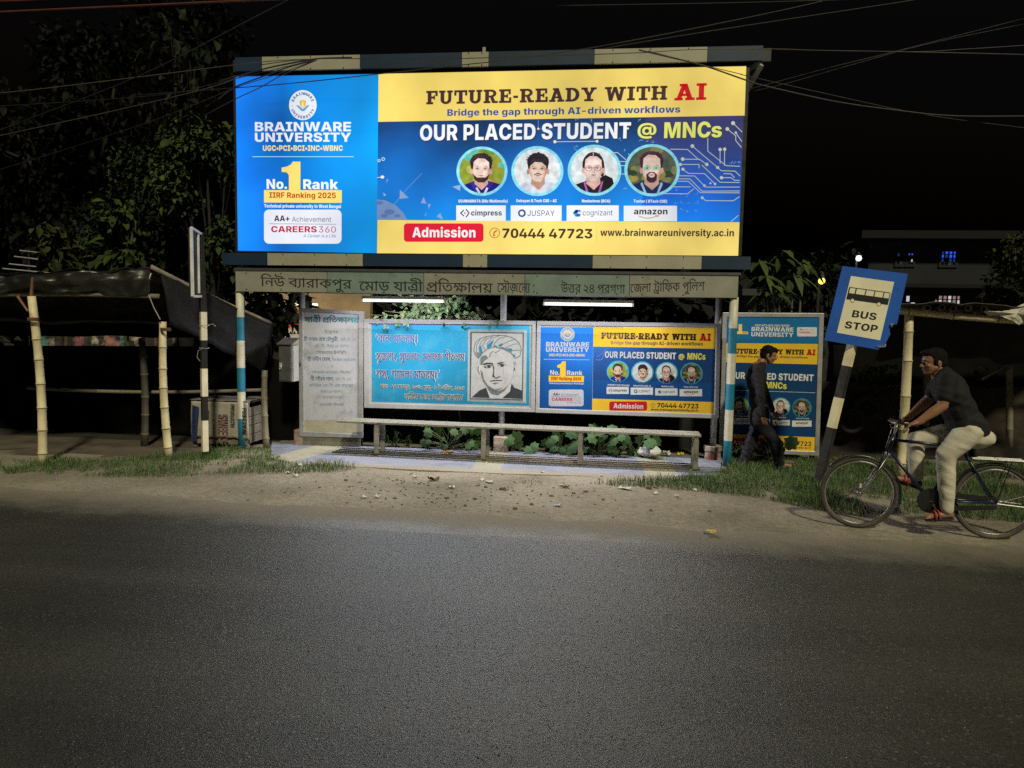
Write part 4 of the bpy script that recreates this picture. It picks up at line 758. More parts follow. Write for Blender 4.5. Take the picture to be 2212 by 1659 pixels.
    def arc_text(s, body, cx, cy, rx, ry, a0, a1, cap, col, layer, bold=0.03, inward=False):
        """letters along an arc, angles in degrees, clockwise from the top"""
        n = len(body)
        for i, ch in enumerate(body):
            a = math.radians(a0 + (a1 - a0) * (i / (n - 1)))
            vs, fs = latin(ch, 'H')
            if not vs:
                continue
            x0, x1 = min(v[0] for v in vs), max(v[0] for v in vs)
            k = cap / .727
            pts = []
            for x, y in vs:
                lx = (x - (x0 + x1) / 2) * k
                ly = y * k
                if inward:
                    r = 1.0
                    px = cx + rx * math.sin(a) - lx * math.cos(a) * -1 * -1
                    px = cx + (rx - ly) * math.sin(a) - lx * math.cos(a)
                    py = cy - (ry - ly) * math.cos(a) - lx * math.sin(a)
                else:
                    px = cx + (rx + ly) * math.sin(a) + lx * math.cos(a)
                    py = cy - (ry + ly) * math.cos(a) + lx * math.sin(a)
                pts.append(s.map(px, py))
            s.raw(pts, fs, col, layer)

    def build(s, name, parent):
        origin = Vector(parent["_o"])
        slots = {l: i for i, l in enumerate(sorted(s.cnt))}
        for a, b, l, k in s.runs:
            y = s.Y - .0003 - slots[l] * .0002 - k * .0000055
            for i in range(a, b):
                s.v[i] = (s.v[i][0], y, s.v[i][2])
        me = bpy.data.meshes.new(name)
        me.from_pydata([tuple(Vector(v) - origin) for v in s.v], [], s.f)
        for m in s.mats:
            me.materials.append(m)
        me.polygons.foreach_set("material_index", s.mi)
        me.update()
        o = bpy.data.objects.new(name, me)
        COL.objects.link(o)
        o.parent = parent
        o["_o"] = tuple(origin)
        return o


def backlit(col, k=1.0):
    """translucent film of a light box: gives off light, a little uneven over the lamps behind it"""
    col = tuple(col)
    nm = "backlit_film_%02x%02x%02x_%d" % (*[int(min(1, c ** .4545) * 255) for c in col], int(k * 100))
    if nm in _mats:
        return _mats[nm]
    m = bpy.data.materials.new(nm)
    m.use_nodes = True
    m.cycles.emission_sampling = 'NONE'      # lettering lights nothing by itself; the big fields of film do
    nt = m.node_tree
    b = nt.nodes["Principled BSDF"]
    b.inputs["Base Color"].default_value = (*[c * .06 for c in col], 1)
    b.inputs["Roughness"].default_value = 0.45
    b.inputs["Specular IOR Level"].default_value = 0.15
    b.inputs["Emission Color"].default_value = (*col, 1)
    tc = nt.nodes.new("ShaderNodeTexCoord")
    mp = nt.nodes.new("ShaderNodeMapping")
    mp.inputs["Scale"].default_value = (0.55, 1, 0.42)
    mp.inputs["Location"].default_value = (3.3, 0, 1.7)
    nz = nt.nodes.new("ShaderNodeTexNoise")
    nz.inputs["Scale"].default_value = 1.1
    nz.inputs["Detail"].default_value = 5.0
    mr = nt.nodes.new("ShaderNodeMapRange")
    mr.inputs[1].default_value = .32
    mr.inputs[2].default_value = .68
    mr.inputs[3].default_value = .66 * k
    mr.inputs[4].default_value = 1.14 * k
    nt.links.new(tc.outputs["Object"], mp.inputs[0])
    nt.links.new(mp.outputs[0], nz.inputs["Vector"])
    nt.links.new(nz.outputs[0], mr.inputs[0])
    nt.links.new(mr.outputs[0], b.inputs["Emission Strength"])
    _mats[nm] = m
    return m


def printed(col):
    """printed vinyl, lit from outside"""
    col = tuple(c * .62 for c in col)
    nm = "printed_vinyl_%02x%02x%02x" % tuple(int(min(1, c ** .4545) * 255) for c in col)
    return mat(nm, tuple(min(.85, c) for c in col), rough=.55, var=.07, vscale=3, spec=.12)


def painted(col):
    col = tuple(c * PAINT_K for c in col)
    nm = "sign_paint_%02x%02x%02x" % tuple(int(min(1, c ** .4545) * 255) for c in col)
    return mat(nm, tuple(min(.8, c) for c in col), rough=.6, var=.12, vscale=9)


def gradient(name, stops, axis=2, emit=True, k=1.0, noise_amt=.35):
    """printed colour gradient (print, plus uneven lamp light in the blue column), stops = [(object coordinate, colour)]"""
    m = bpy.data.materials.new(name)
    m.use_nodes = True
    nt = m.node_tree
    b = nt.nodes["Principled BSDF"]
    b.inputs["Roughness"].default_value = .42
    b.inputs["Specular IOR Level"].default_value = .2
    tc = nt.nodes.new("ShaderNodeTexCoord")
    sp = nt.nodes.new("ShaderNodeSeparateXYZ")
    nt.links.new(tc.outputs["Object"], sp.inputs[0])
    nz = nt.nodes.new("ShaderNodeTexNoise")
    nz.inputs["Scale"].default_value = 1.3
    nz.inputs["Detail"].default_value = 3
    nt.links.new(tc.outputs["Object"], nz.inputs["Vector"])
    ad = nt.nodes.new("ShaderNodeMath")
    ad.operation = 'MULTIPLY_ADD'
    ad.inputs[1].default_value = noise_amt * 2
    nt.links.new(nz.outputs[0], ad.inputs[0])
    nt.links.new(sp.outputs[axis], ad.inputs[2])
    lo, hi = stops[0][0], stops[-1][0]
    mr = nt.nodes.new("ShaderNodeMapRange")
    mr.inputs[1].default_value = lo + noise_amt
    mr.inputs[2].default_value = hi + noise_amt
    nt.links.new(ad.outputs[0], mr.inputs[0])
    cr = nt.nodes.new("ShaderNodeValToRGB")
    e = cr.color_ramp.elements
    while len(e) < len(stops):
        e.new(.5)
    for i, (p, c) in enumerate(stops):
        e[i].position = (p - lo) / (hi - lo)
        e[i].color = (*c, 1)
    nt.links.new(mr.outputs[0], cr.inputs[0])
    if emit:
        b.inputs["Base Color"].default_value = (.01, .02, .04, 1)
        nt.links.new(cr.outputs[0], b.inputs["Emission Color"])
        n4 = nt.nodes.new("ShaderNodeTexNoise")
        n4.inputs["Scale"].default_value = .75
        n4.inputs["Detail"].default_value = 1.5
        m4 = nt.nodes.new("ShaderNodeMapRange")
        m4.inputs[1].default_value, m4.inputs[2].default_value = .34, .66
        m4.inputs[3].default_value, m4.inputs[4].default_value = .62 * k, 1.25 * k
        nt.links.new(tc.outputs["Object"], n4.inputs["Vector"])
        nt.links.new(n4.outputs[0], m4.inputs[0])
        nt.links.new(m4.outputs[0], b.inputs["Emission Strength"])
    else:
        nt.links.new(cr.outputs[0], b.inputs["Base Color"])
    return m


PAINT_K = .62
WHITE = lin(245, 250, 255)
DARKTXT = lin(52, 38, 44)


def photo_tone(m, scale):
    """the same ink with the mottled light and dark of a photographic print"""
    nm = m.name + "_photo_%d" % scale
    if nm in _mats:
        return _mats[nm]
    p = m.copy()
    p.name = nm
    nt = p.node_tree
    b = nt.nodes["Principled BSDF"]
    ems = "backlit" in nm
    tc = nt.nodes.new("ShaderNodeTexCoord")
    nz = nt.nodes.new("ShaderNodeTexNoise")
    nz.inputs["Scale"].default_value = scale
    nz.inputs["Detail"].default_value = 4
    mr = nt.nodes.new("ShaderNodeMapRange")
    mr.inputs[1].default_value, mr.inputs[2].default_value = .3, .7
    mr.inputs[3].default_value, mr.inputs[4].default_value = .62, 1.12
    mx = nt.nodes.new("ShaderNodeMix")
    mx.data_type = 'RGBA'
    mx.blend_type = 'MULTIPLY'
    mx.inputs[0].default_value = 1
    sk = b.inputs["Emission Color" if ems else "Base Color"]
    if sk.is_linked:
        nt.links.new(sk.links[0].from_socket, mx.inputs[6])
    else:
        mx.inputs[6].default_value = sk.default_value
    nt.links.new(tc.outputs["Object"], nz.inputs["Vector"])
    nt.links.new(nz.outputs[0], mr.inputs[0])
    nt.links.new(mr.outputs[0], mx.inputs[7])
    nt.links.new(mx.outputs[2], sk)
    p.cycles.emission_sampling = 'NONE'
    _mats[nm] = p
    return p


def portrait(A, i, cx, cy, r, ry, ring, dim=1.0):
    """round portrait print: four different people"""
    K = lambda *c: photo_tone(A.mk(tuple(x * dim for x in lin(*c))), 10 if ring[0] == 150 else 24)
    A.ell(cx, cy, r, ry, K(*ring), 2)
    q, qy = r * .89, ry * .89
    C = A.circle_clip(cx, cy, q, qy)
    P = lambda x, y: (cx + x * q, cy + y * qy)
    bg = [(150, 165, 60), (240, 247, 250), (236, 246, 248), (95, 105, 85)][i]
    A.ell(cx, cy, q, qy, K(*bg), 3)
    rnd = random.Random(i + 3)
    if i in (0, 3):
        tones = [(190, 200, 90), (110, 150, 60), (90, 200, 180), (175, 150, 60)] if i == 0 else [(140, 140, 95), (60, 75, 60), (165, 150, 80), (80, 100, 90)]
        for k in range(14):
            x, y = rnd.uniform(-1, 1), rnd.uniform(-1, .7)
            A.ell(*P(x, y), q * rnd.uniform(.1, .3), qy * rnd.uniform(.1, .24), K(*tones[k % 4]), 3.4 + k * .05, C, 12)
    skin = [(250, 225, 212), (246, 218, 200), (252, 226, 216), (248, 218, 206)][i]
    shade = [(222, 176, 160), (206, 160, 138), (230, 182, 168), (214, 168, 152)][i]
    hair = [(58, 42, 46), (48, 40, 50), (50, 42, 50), (72, 44, 56)][i]
    cloth = [(34, 32, 130), (226, 230, 246), (44, 36, 50), (36, 48, 104)][i]
    dx = [-.03, .03, -.05, -.02][i]
    A.poly([P(-.78, .62), P(-.3, .44), P(.3 + dx, .44), P(.8, .6), P(1.1, 1.2), P(-1.1, 1.2)], K(*cloth), 4.6, C)
    if i == 2:
        A.poly([P(.2, .35), P(.45, .2), P(.75, .35), P(.85, .75), P(.3, .8)], K(34, 30, 34), 4.7, C)
    if i == 0:
        A.poly([P(-.5, .56), P(-.3, .42), P(-.14, .98), P(-.3, 1.0)], K(60, 48, 170), 4.8, C)
        A.poly([P(.5, .56), P(.26, .42), P(.02, .98), P(.2, 1.0)], K(60, 40, 150), 4.8, C)
        A.poly([P(-.28, .78), P(-.2, .74), P(-.06, 1), P(-.16, 1)], K(230, 235, 245), 4.9, C)
        A.poly([P(.28, .78), P(.2, .74), P(.08, 1), P(.18, 1)], K(230, 235, 245), 4.9, C)
    A.poly([P(-.27 + dx, .2), P(.27 + dx, .2), P(.3 + dx, .58), P(0.02 + dx, .86), P(-.3 + dx, .58)], K(*shade), 5, C)
    # hair mass, ears, face
    hw = [.46, .44, .42, .45][i]
    if i == 2:
        A.ell(*P(dx, -.22), q * .46, qy * .58, K(*hair), 5.2, C)
        A.ell(*P(dx + .36, -.02), q * .12, qy * .3, K(*hair), 5.2, C)
    else:
        A.ell(*P(dx, -.4), q * (hw + .03), qy * .42, K(*hair), 5.2, C)
        A.poly([P(dx - hw - .02, -.4), P(dx + hw + .02, -.4), P(dx + hw - .02, -.06), P(dx - hw + .02, -.06)], K(*hair), 5.3, C)
    for sg in (-1, 1):
        A.ell(*P(dx + sg * .42, 0.02), q * .07, qy * .13, K(*shade), 5.5, C, 12)
    top = [-.58, -.4, -.62, -.66][i]
    A.poly([P(dx - .36, -.1), P(dx - .33, top + .16), P(dx - .14, top), P(dx + .16, top + .02), P(dx + .34, top + .18), P(dx + .36, -.1),
            P(dx + .36, .14), P(dx + .28, .34), P(dx + .12, .48), P(dx - .12, .48), P(dx - .28, .34), P(dx - .36, .14)], K(*skin), 5.8, C)
    A.poly([P(dx + .2, -.3), P(dx + .36, -.1), P(dx + .36, .14), P(dx + .28, .34), P(dx + .12, .48), P(dx + .2, .2)], K(*[(a + b) // 2 for a, b in zip(skin, shade)]), 5.95, C)
    if i == 2:
        A.poly([P(dx - .02, -.78), P(dx + .02, -.78), P(dx + .015, -.55), P(dx - .015, -.55)], K(205, 180, 176), 6, C)
    # beard
    if i == 0:
        A.poly([P(dx - .37, .1), P(dx - .3, .2), P(dx - .18, .3), P(dx, .27), P(dx + .18, .3), P(dx + .3, .2), P(dx + .37, .1),
                P(dx + .3, .38), P(dx + .13, .52), P(dx - .13, .52), P(dx - .3, .38)], K(74, 48, 50), 6.1, C)
    if i == 3:
        A.poly([P(dx - .22, .2), P(dx - .1, .08), P(dx + .1, .08), P(dx + .22, .2), P(dx + .2, .44), P(dx + .08, .54), P(dx - .08, .54), P(dx - .2, .44)], K(76, 50, 60), 6.1, C)
        A.ell(*P(dx, .22), q * .13, qy * .1, K(*skin), 6.2, C, 14)
    if i == 1:
        A.poly([P(dx - .17, .15), P(dx, .09), P(dx + .17, .15), P(dx + .17, .19), P(dx, .14), P(dx - .17, .19)], K(70, 48, 50), 6.2, C)
    for k in range(11 if i != 2 else 0):        # loose locks along the hair line
        t_ = math.radians(195 + 15 * k)
        A.ell(*P(dx + (hw + .02) * math.cos(t_) + rnd.uniform(-.03, .03), -.38 + .42 * math.sin(t_) + rnd.uniform(-.02, .03)), q * rnd.uniform(.04, .08), qy * rnd.uniform(.025, .05), K(*[v + rnd.randrange(22) for v in hair]), 5.25 + k * .001, C, 10)
    # features: soft tones rather than drawn lines
    half = [(a_ * 2 + b_) // 3 for a_, b_ in zip(skin, shade)]
    deep = [int(v * .72) for v in shade]
    A.poly([P(dx - .36, -.1), P(dx - .30, -.25), P(dx - .27, .2), P(dx - .2, .42), P(dx - .28, .34), P(dx - .36, .14)], K(*half), 5.95, C)
    A.poly([P(dx - .3, top + .2), P(dx - .14, top + .02), P(dx + .16, top + .04), P(dx + .3, top + .22), P(dx, top + .12)], K(*half), 5.96, C)
    A.poly([P(dx + .28, -.2), P(dx + .36, -.1), P(dx + .36, .14), P(dx + .28, .34), P(dx + .2, .42), P(dx + .29, .16)], K(*shade), 6.02, C)
    for sg in (-1, 1):
        A.ell(*P(dx + sg * .175, -.1), q * .115, qy * .07, K(*half), 6.2, C, 14)
        A.poly([P(dx + sg * .08, -.175), P(dx + sg * .18, -.205), P(dx + sg * .28, -.18), P(dx + sg * .18, -.175)], K(*[(h_ + s_) // 2 for h_, s_ in zip(hair, shade)]), 6.3, C)
        A.ell(*P(dx + sg * .175, -.09), q * .07, qy * .026, K(*[min(255, v + 6) for v in skin]), 6.33, C, 12)
        A.ell(*P(dx + sg * .175, -.09), q * .034, qy * .028, K(70, 54, 58), 6.4, C, 10)
        A.line([P(dx + sg * .095, -.105), P(dx + sg * .175, -.124), P(dx + sg * .255, -.105)], q * .018, K(*[int(v * .5) for v in shade]), 6.45, C)
        A.ell(*P(dx + sg * .045, .088), q * .022, qy * .013, K(*deep), 6.4, C, 8)
        A.ell(*P(dx + sg * .2, .04), q * .09, qy * .06, K(*[min(255, v + 3) for v in skin]), 6.15, C, 12)
    A.poly([P(dx + .0, -.1), P(dx + .03, -.04), P(dx + .07, .07), P(dx + .0, .1), P(dx + .015, .04)], K(*half), 6.35, C)
    A.poly([P(dx - .13, .2), P(dx - .04, .185), P(dx + .04, .185), P(dx + .13, .2), P(dx, .25)], K(*[(a_ + b_) // 2 for a_, b_ in zip(shade, (196, 110, 112))]), 6.5, C)
    A.line([P(dx - .13, .2), P(dx, .212), P(dx + .13, .2)], q * .012, K(*deep), 6.55, C)
    A.line([P(dx - .09, .285), P(dx, .3), P(dx + .09, .285)], q * .014, K(*half), 6.5, C)
    for k in range(5):
        a_ = -.28 + .13 * k
        A.line([P(dx + a_, top - .02 + .1 * abs(a_)), P(dx + a_ * .9 + .05, top - .14 + .12 * abs(a_))], q * .03, K(*[v + 26 for v in hair]), 5.32 + .01 * k, C)
    if i == 2:
        for sg in (-1, 1):
            A.ring(*P(dx + sg * .19, -.08), q * .14, qy * .13, q * .02, K(130, 96, 100), 6.7, 20)
        A.line([P(dx - .05, -.1), P(dx + .05, -.1)], q * .02, K(130, 96, 100), 6.7)
        for sg in (-1, 1):
            A.poly([P(sg * .34 + dx, .52), P(sg * .42 + dx, .46), P(sg * .3 + dx, .96), P(sg * .2 + dx, .96)], K(186, 110, 200), 4.9, C)
    if i == 3:
        for sg in (-1, 1):
            A.ell(*P(dx + sg * .18, -.085), q * .13, qy * .085, K(150, 225, 180), 6.6, C, 16)
            A.ell(*P(dx + sg * .18, -.085), q * .035, qy * .035, K(40, 90, 60), 6.7, C, 10)
            A.ring(*P(dx + sg * .18, -.085), q * .145, qy * .1, q * .018, K(190, 190, 185), 6.8, 18)
            A.poly([P(sg * .38 + dx, .5), P(sg * .46 + dx, .58), P(sg * .28 + dx, 1), P(sg * .2 + dx, 1)], K(160, 205, 225), 4.9, C)


def company(A, i, x0, y0, x1, y1, white, dim=1.0, sl=0.0):
    """white name plate with a company's word mark"""
    K = lambda *c: tuple(x * dim for x in lin(*c))
    w, h = x1 - x0, y1 - y0
    A.poly([(x0, y0), (x1, y0 + sl * w), (x1, y1 + sl * w), (x0, y1)], white, 2)
    Q = lambda a, b: (x0 + a * w, y0 + b * h + sl * a * w)
    if i == 0:
        g = K(70, 72, 84)
        A.line([Q(.15, .32), Q(.09, .5), Q(.15, .68)], h * .075, g, 3)
        A.line([Q(.2, .26), Q(.26, .5), Q(.2, .76)], h * .075, g, 3)
        A.ell(*Q(.175, .5), h * .06, h * .06, K(214, 86, 96), 3, None, 10)
        A.text("cimpress", *Q(.3, .66), *Q(.92, .66), h * .36, g, 3, .018)
    elif i == 1:
        A.ring(*Q(.22, .5), h * .25, h * .25, h * .11, K(58, 84, 168), 3)
        A.ring(*Q(.22, .5), h * .25, h * .25, h * .11, K(36, 60, 140), 3.5, 18, -90, 90)
        A.text("JUSPAY", *Q(.33, .68), *Q(.86, .68), h * .36, K(44, 50, 84), 3, .006)
    elif i == 2:
        A.poly([Q(.12, .5), Q(.17, .28), Q(.26, .28), Q(.2, .5)], K(24, 40, 130), 3)
        A.poly([Q(.12, .5), Q(.2, .5), Q(.25, .72), Q(.17, .72)], K(60, 160, 230), 3)
        A.poly([Q(.17, .72), Q(.25, .72), Q(.275, .56), Q(.2, .5)], K(30, 110, 200), 3.3)
        A.poly([Q(.2, .28), Q(.26, .28), Q(.275, .42), Q(.24, .44)], K(60, 150, 225), 3.4)
        A.text("cognizant", *Q(.31, .64), *Q(.88, .64), h * .34, K(60, 62, 96), 3, -.004)
    else:
        A.text("amazon", *Q(.19, .56), *Q(.82, .56), h * .4, K(46, 42, 48), 3, .03)
        pts = [Q(.28 + .36 * t, .66 + .16 * math.sin(math.pi * t) * (1 - .25 * t)) for t in [k / 8 for k in range(9)]]
        A.line(pts, h * .06, K(222, 168, 90), 3)
        A.line([Q(.59, .64), Q(.655, .62), Q(.645, .74)], h * .045, K(222, 168, 90), 3)


def university_mark(A, cx, cy, r, ry, dim=1.0):
    K = lambda *c: tuple(x * dim for x in lin(*c))
    A.ell(cx, cy, r, ry, K(226, 232, 240), 2, None, 44)
    blue = K(44, 78, 150)
    A.arc_text("BRAINWARE", cx, cy, r * .68, ry * .68, -66, 66, r * .2, blue, 3, .03)
    A.arc_text("UNIVERSITY", cx, cy, r * .9, ry * .9, 245, 115, r * .2, blue, 3, .03, True)
    for sg in (-1, 1):
        A.ell(cx + sg * r * .76, cy + ry * .06, r * .04, ry * .04, K(230, 110, 70), 3, None, 8)
    A.poly([(cx - .24 * r, cy - .34 * ry), (cx - .1 * r, cy - .3 * ry), (cx, cy - .36 * ry), (cx + .1 * r, cy - .3 * ry), (cx + .24 * r, cy - .34 * ry), (cx + .22 * r, cy), (cx, cy + .2 * ry), (cx - .22 * r, cy)], K(228, 186, 84), 3)
    A.poly([(cx - .05 * r, cy + .1 * ry), (cx + .05 * r, cy + .1 * ry), (cx + .03 * r, cy - .18 * ry), (cx, cy - .26 * ry), (cx - .03 * r, cy - .18 * ry)], K(245, 240, 225), 4)
    A.poly([(cx - .5 * r, cy), (cx - .3 * r, cy + .02 * ry), (cx, cy + .26 * ry), (cx + .3 * r, cy + .02 * ry), (cx + .5 * r, cy), (cx + .1 * r, cy + .4 * ry), (cx - .1 * r, cy + .4 * ry)], K(104, 158, 206), 3.5)


def handset(A, cx, cy, r, col, layer):
    A.ring(cx, cy, r, r, r * .14, col, layer, 24)
    A.line([(cx + .3 * r, cy - .42 * r), (cx - .1 * r, cy - .1 * r), (cx - .18 * r, cy + .5 * r)], r * .26, col, layer)
    A.ell(cx + .3 * r, cy - .4 * r, r * .2, r * .15, col, layer + .5, None, 10)
    A.ell(cx - .12 * r, cy + .5 * r, r * .2, r * .15, col, layer + .5, None, 10)


def traces(A, lines, dots, w, col, layer, clip=None):
    for l in lines:
        A.line(l, w, col, layer, clip)
    for x, y, r in dots:
        A.ell(x, y, r, r, col, layer + .6, clip, 14)
# ---------------------------------------------------------------- the setting: verge, road, platform
def ground_material():
    m = bpy.data.materials.new("dusty_earth")
    m.use_nodes = True
    nt = m.node_tree
    N, L = nt.nodes, nt.links
    b = N["Principled BSDF"]
    b.inputs["Roughness"].default_value = .95
    b.inputs["Specular IOR Level"].default_value = .1
    tc = N.new("ShaderNodeTexCoord")
    n1 = N.new("ShaderNodeTexNoise"); n1.inputs["Scale"].default_value = .9; n1.inputs["Detail"].default_value = 7
    n2 = N.new("ShaderNodeTexNoise"); n2.inputs["Scale"].default_value = 14; n2.inputs["Detail"].default_value = 8; n2.inputs["Roughness"].default_value = .7
    n3 = N.new("ShaderNodeTexNoise"); n3.inputs["Scale"].default_value = 70; n3.inputs["Detail"].default_value = 4
    for n in (n1, n2, n3):
        L.new(tc.outputs["Object"], n.inputs["Vector"])
    cr = N.new("ShaderNodeValToRGB")
    cr.color_ramp.elements[0].position = .32
    cr.color_ramp.elements[0].color = (.16, .141, .110, 1)
    cr.color_ramp.elements[1].position = .66
    cr.color_ramp.elements[1].color = (.275, .247, .198, 1)
    L.new(n1.outputs[0], cr.inputs[0])
    c2 = N.new("ShaderNodeValToRGB")
    c2.color_ramp.elements[0].position = .36
    c2.color_ramp.elements[0].color = (.74, .73, .71, 1)
    c2.color_ramp.elements[1].position = .6
    c2.color_ramp.elements[1].color = (1.08, 1.06, 1.04, 1)
    L.new(n2.outputs[0], c2.inputs[0])
    mx = N.new("ShaderNodeMix"); mx.data_type = 'RGBA'; mx.blend_type = 'MULTIPLY'; mx.inputs[0].default_value = 1
    L.new(cr.outputs[0], mx.inputs[6]); L.new(c2.outputs[0], mx.inputs[7])
    L.new(mx.outputs[2], b.inputs["Base Color"])
    ad = N.new("ShaderNodeMath"); ad.operation = 'ADD'
    L.new(n2.outputs[0], ad.inputs[0]); L.new(n3.outputs[0], ad.inputs[1])
    bp = N.new("ShaderNodeBump"); bp.inputs["Strength"].default_value = .45; bp.inputs["Distance"].default_value = .03
    L.new(ad.outputs[0], bp.inputs["Height"]); L.new(bp.outputs[0], b.inputs["Normal"])
    return m


def asphalt_material():
    m = bpy.data.materials.new("worn_asphalt")
    m.use_nodes = True
    nt = m.node_tree
    N, L = nt.nodes, nt.links
    b = N["Principled BSDF"]
    b.inputs["Roughness"].default_value = .44
    b.inputs["Specular IOR Level"].default_value = .95
    tc = N.new("ShaderNodeTexCoord")

    def noise(scale, det=5, rough=.6):
        n = N.new("ShaderNodeTexNoise"); n.inputs["Scale"].default_value = scale; n.inputs["Detail"].default_value = det; n.inputs["Roughness"].default_value = rough
        L.new(tc.outputs["Object"], n.inputs["Vector"])
        return n

    def ramp(src, p0, c0, p1, c1):
        r = N.new("ShaderNodeValToRGB")
        r.color_ramp.elements[0].position = p0; r.color_ramp.elements[0].color = (*c0, 1)
        r.color_ramp.elements[1].position = p1; r.color_ramp.elements[1].color = (*c1, 1)
        L.new(src, r.inputs[0])
        return r.outputs[0]

    def mix(fac, a, c, bt='MIX'):
        x = N.new("ShaderNodeMix"); x.data_type = 'RGBA'; x.blend_type = bt
        if isinstance(fac, (int, float)): x.inputs[0].default_value = fac
        else: L.new(fac, x.inputs[0])
        for i, s in ((6, a), (7, c)):
            if isinstance(s, tuple): x.inputs[i].default_value = (*s, 1)
            else: L.new(s, x.inputs[i])
        return x.outputs[2]
    base = ramp(noise(.55, 6).outputs[0], .34, (.027, .027, .0235), .68, (.047, .0465, .040))
    mp = N.new("ShaderNodeMapping"); mp.inputs["Scale"].default_value = (.12, 1.5, 1)
    L.new(tc.outputs["Object"], mp.inputs[0])
    st = N.new("ShaderNodeTexNoise"); st.inputs["Scale"].default_value = 1.3; st.inputs["Detail"].default_value = 3
    L.new(mp.outputs[0], st.inputs["Vector"])
    base = mix(1.0, base, ramp(st.outputs[0], .35, (.78, .78, .78), .65, (1.15, 1.14, 1.12)), 'MULTIPLY')
    fine = noise(75, 4, .85)
    base = mix(1.0, base, ramp(fine.outputs[0], .36, (.36, .36, .36), .66, (1.7, 1.7, 1.67)), 'MULTIPLY')
    vo = N.new("ShaderNodeTexVoronoi"); vo.inputs["Scale"].default_value = 34
    L.new(tc.outputs["Object"], vo.inputs["Vector"])
    chip = N.new("ShaderNodeMapRange"); chip.inputs[1].default_value = .30; chip.inputs[2].default_value = .20
    L.new(vo.outputs["Distance"], chip.inputs[0])
    # only some cells hold a pale stone, and only where the surface is worn
    sel = N.new("ShaderNodeSeparateColor"); L.new(vo.outputs["Color"], sel.inputs[0])
    gt = N.new("ShaderNodeMapRange"); gt.inputs[1].default_value = .55; gt.inputs[2].default_value = .70
    L.new(sel.outputs[0], gt.inputs[0])
    wear = N.new("ShaderNodeMapRange"); wear.inputs[1].default_value = .40; wear.inputs[2].default_value = .60
    L.new(noise(.8, 4).outputs[0], wear.inputs[0])
    m1 = N.new("ShaderNodeMath"); m1.operation = 'MULTIPLY'; L.new(chip.outputs[0], m1.inputs[0]); L.new(gt.outputs[0], m1.inputs[1])
    m2 = N.new("ShaderNodeMath"); m2.operation = 'MULTIPLY'; L.new(m1.outputs[0], m2.inputs[0]); L.new(wear.outputs[0], m2.inputs[1])
    base = mix(m2.outputs[0], base, (.10, .097, .09))
    # earth carried onto the edge of the road
    sp = N.new("ShaderNodeSeparateXYZ"); L.new(tc.outputs["Object"], sp.inputs[0])
    sl = N.new("ShaderNodeMath"); sl.operation = 'MULTIPLY_ADD'; sl.inputs[1].default_value = .045
    L.new(sp.outputs[0], sl.inputs[0]); L.new(sp.outputs[1], sl.inputs[2])
    en = noise(2.6, 8, .7)
    ea = N.new("ShaderNodeMath"); ea.operation = 'MULTIPLY_ADD'; ea.inputs[1].default_value = .9
    L.new(en.outputs[0], ea.inputs[0]); L.new(sl.outputs[0], ea.inputs[2])
    ed = N.new("ShaderNodeMapRange"); ed.inputs[1].default_value = 6.42; ed.inputs[2].default_value = 7.2; ed.inputs[4].default_value = 1.0
    L.new(ea.outputs[0], ed.inputs[0])
    base = mix(ed.outputs[0], base, (.185, .163, .128))
    for sk, v0, v1 in (("Roughness", .45, .95), ("Specular IOR Level", .78, .1)):
        q = N.new("ShaderNodeMapRange"); q.inputs[3].default_value = v0; q.inputs[4].default_value = v1
        L.new(ed.outputs[0], q.inputs[0]); L.new(q.outputs[0], b.inputs[sk])
    L.new(base, b.inputs["Base Color"])
    h = N.new("ShaderNodeMath"); h.operation = 'ADD'
    L.new(fine.outputs[0], h.inputs[0]); L.new(m1.outputs[0], h.inputs[1])
    bp = N.new("ShaderNodeBump"); bp.inputs["Strength"].default_value = .45; bp.inputs["Distance"].default_value = .012
    L.new(h.outputs[0], bp.inputs["Height"]); L.new(bp.outputs[0], b.inputs["Normal"])
    return m


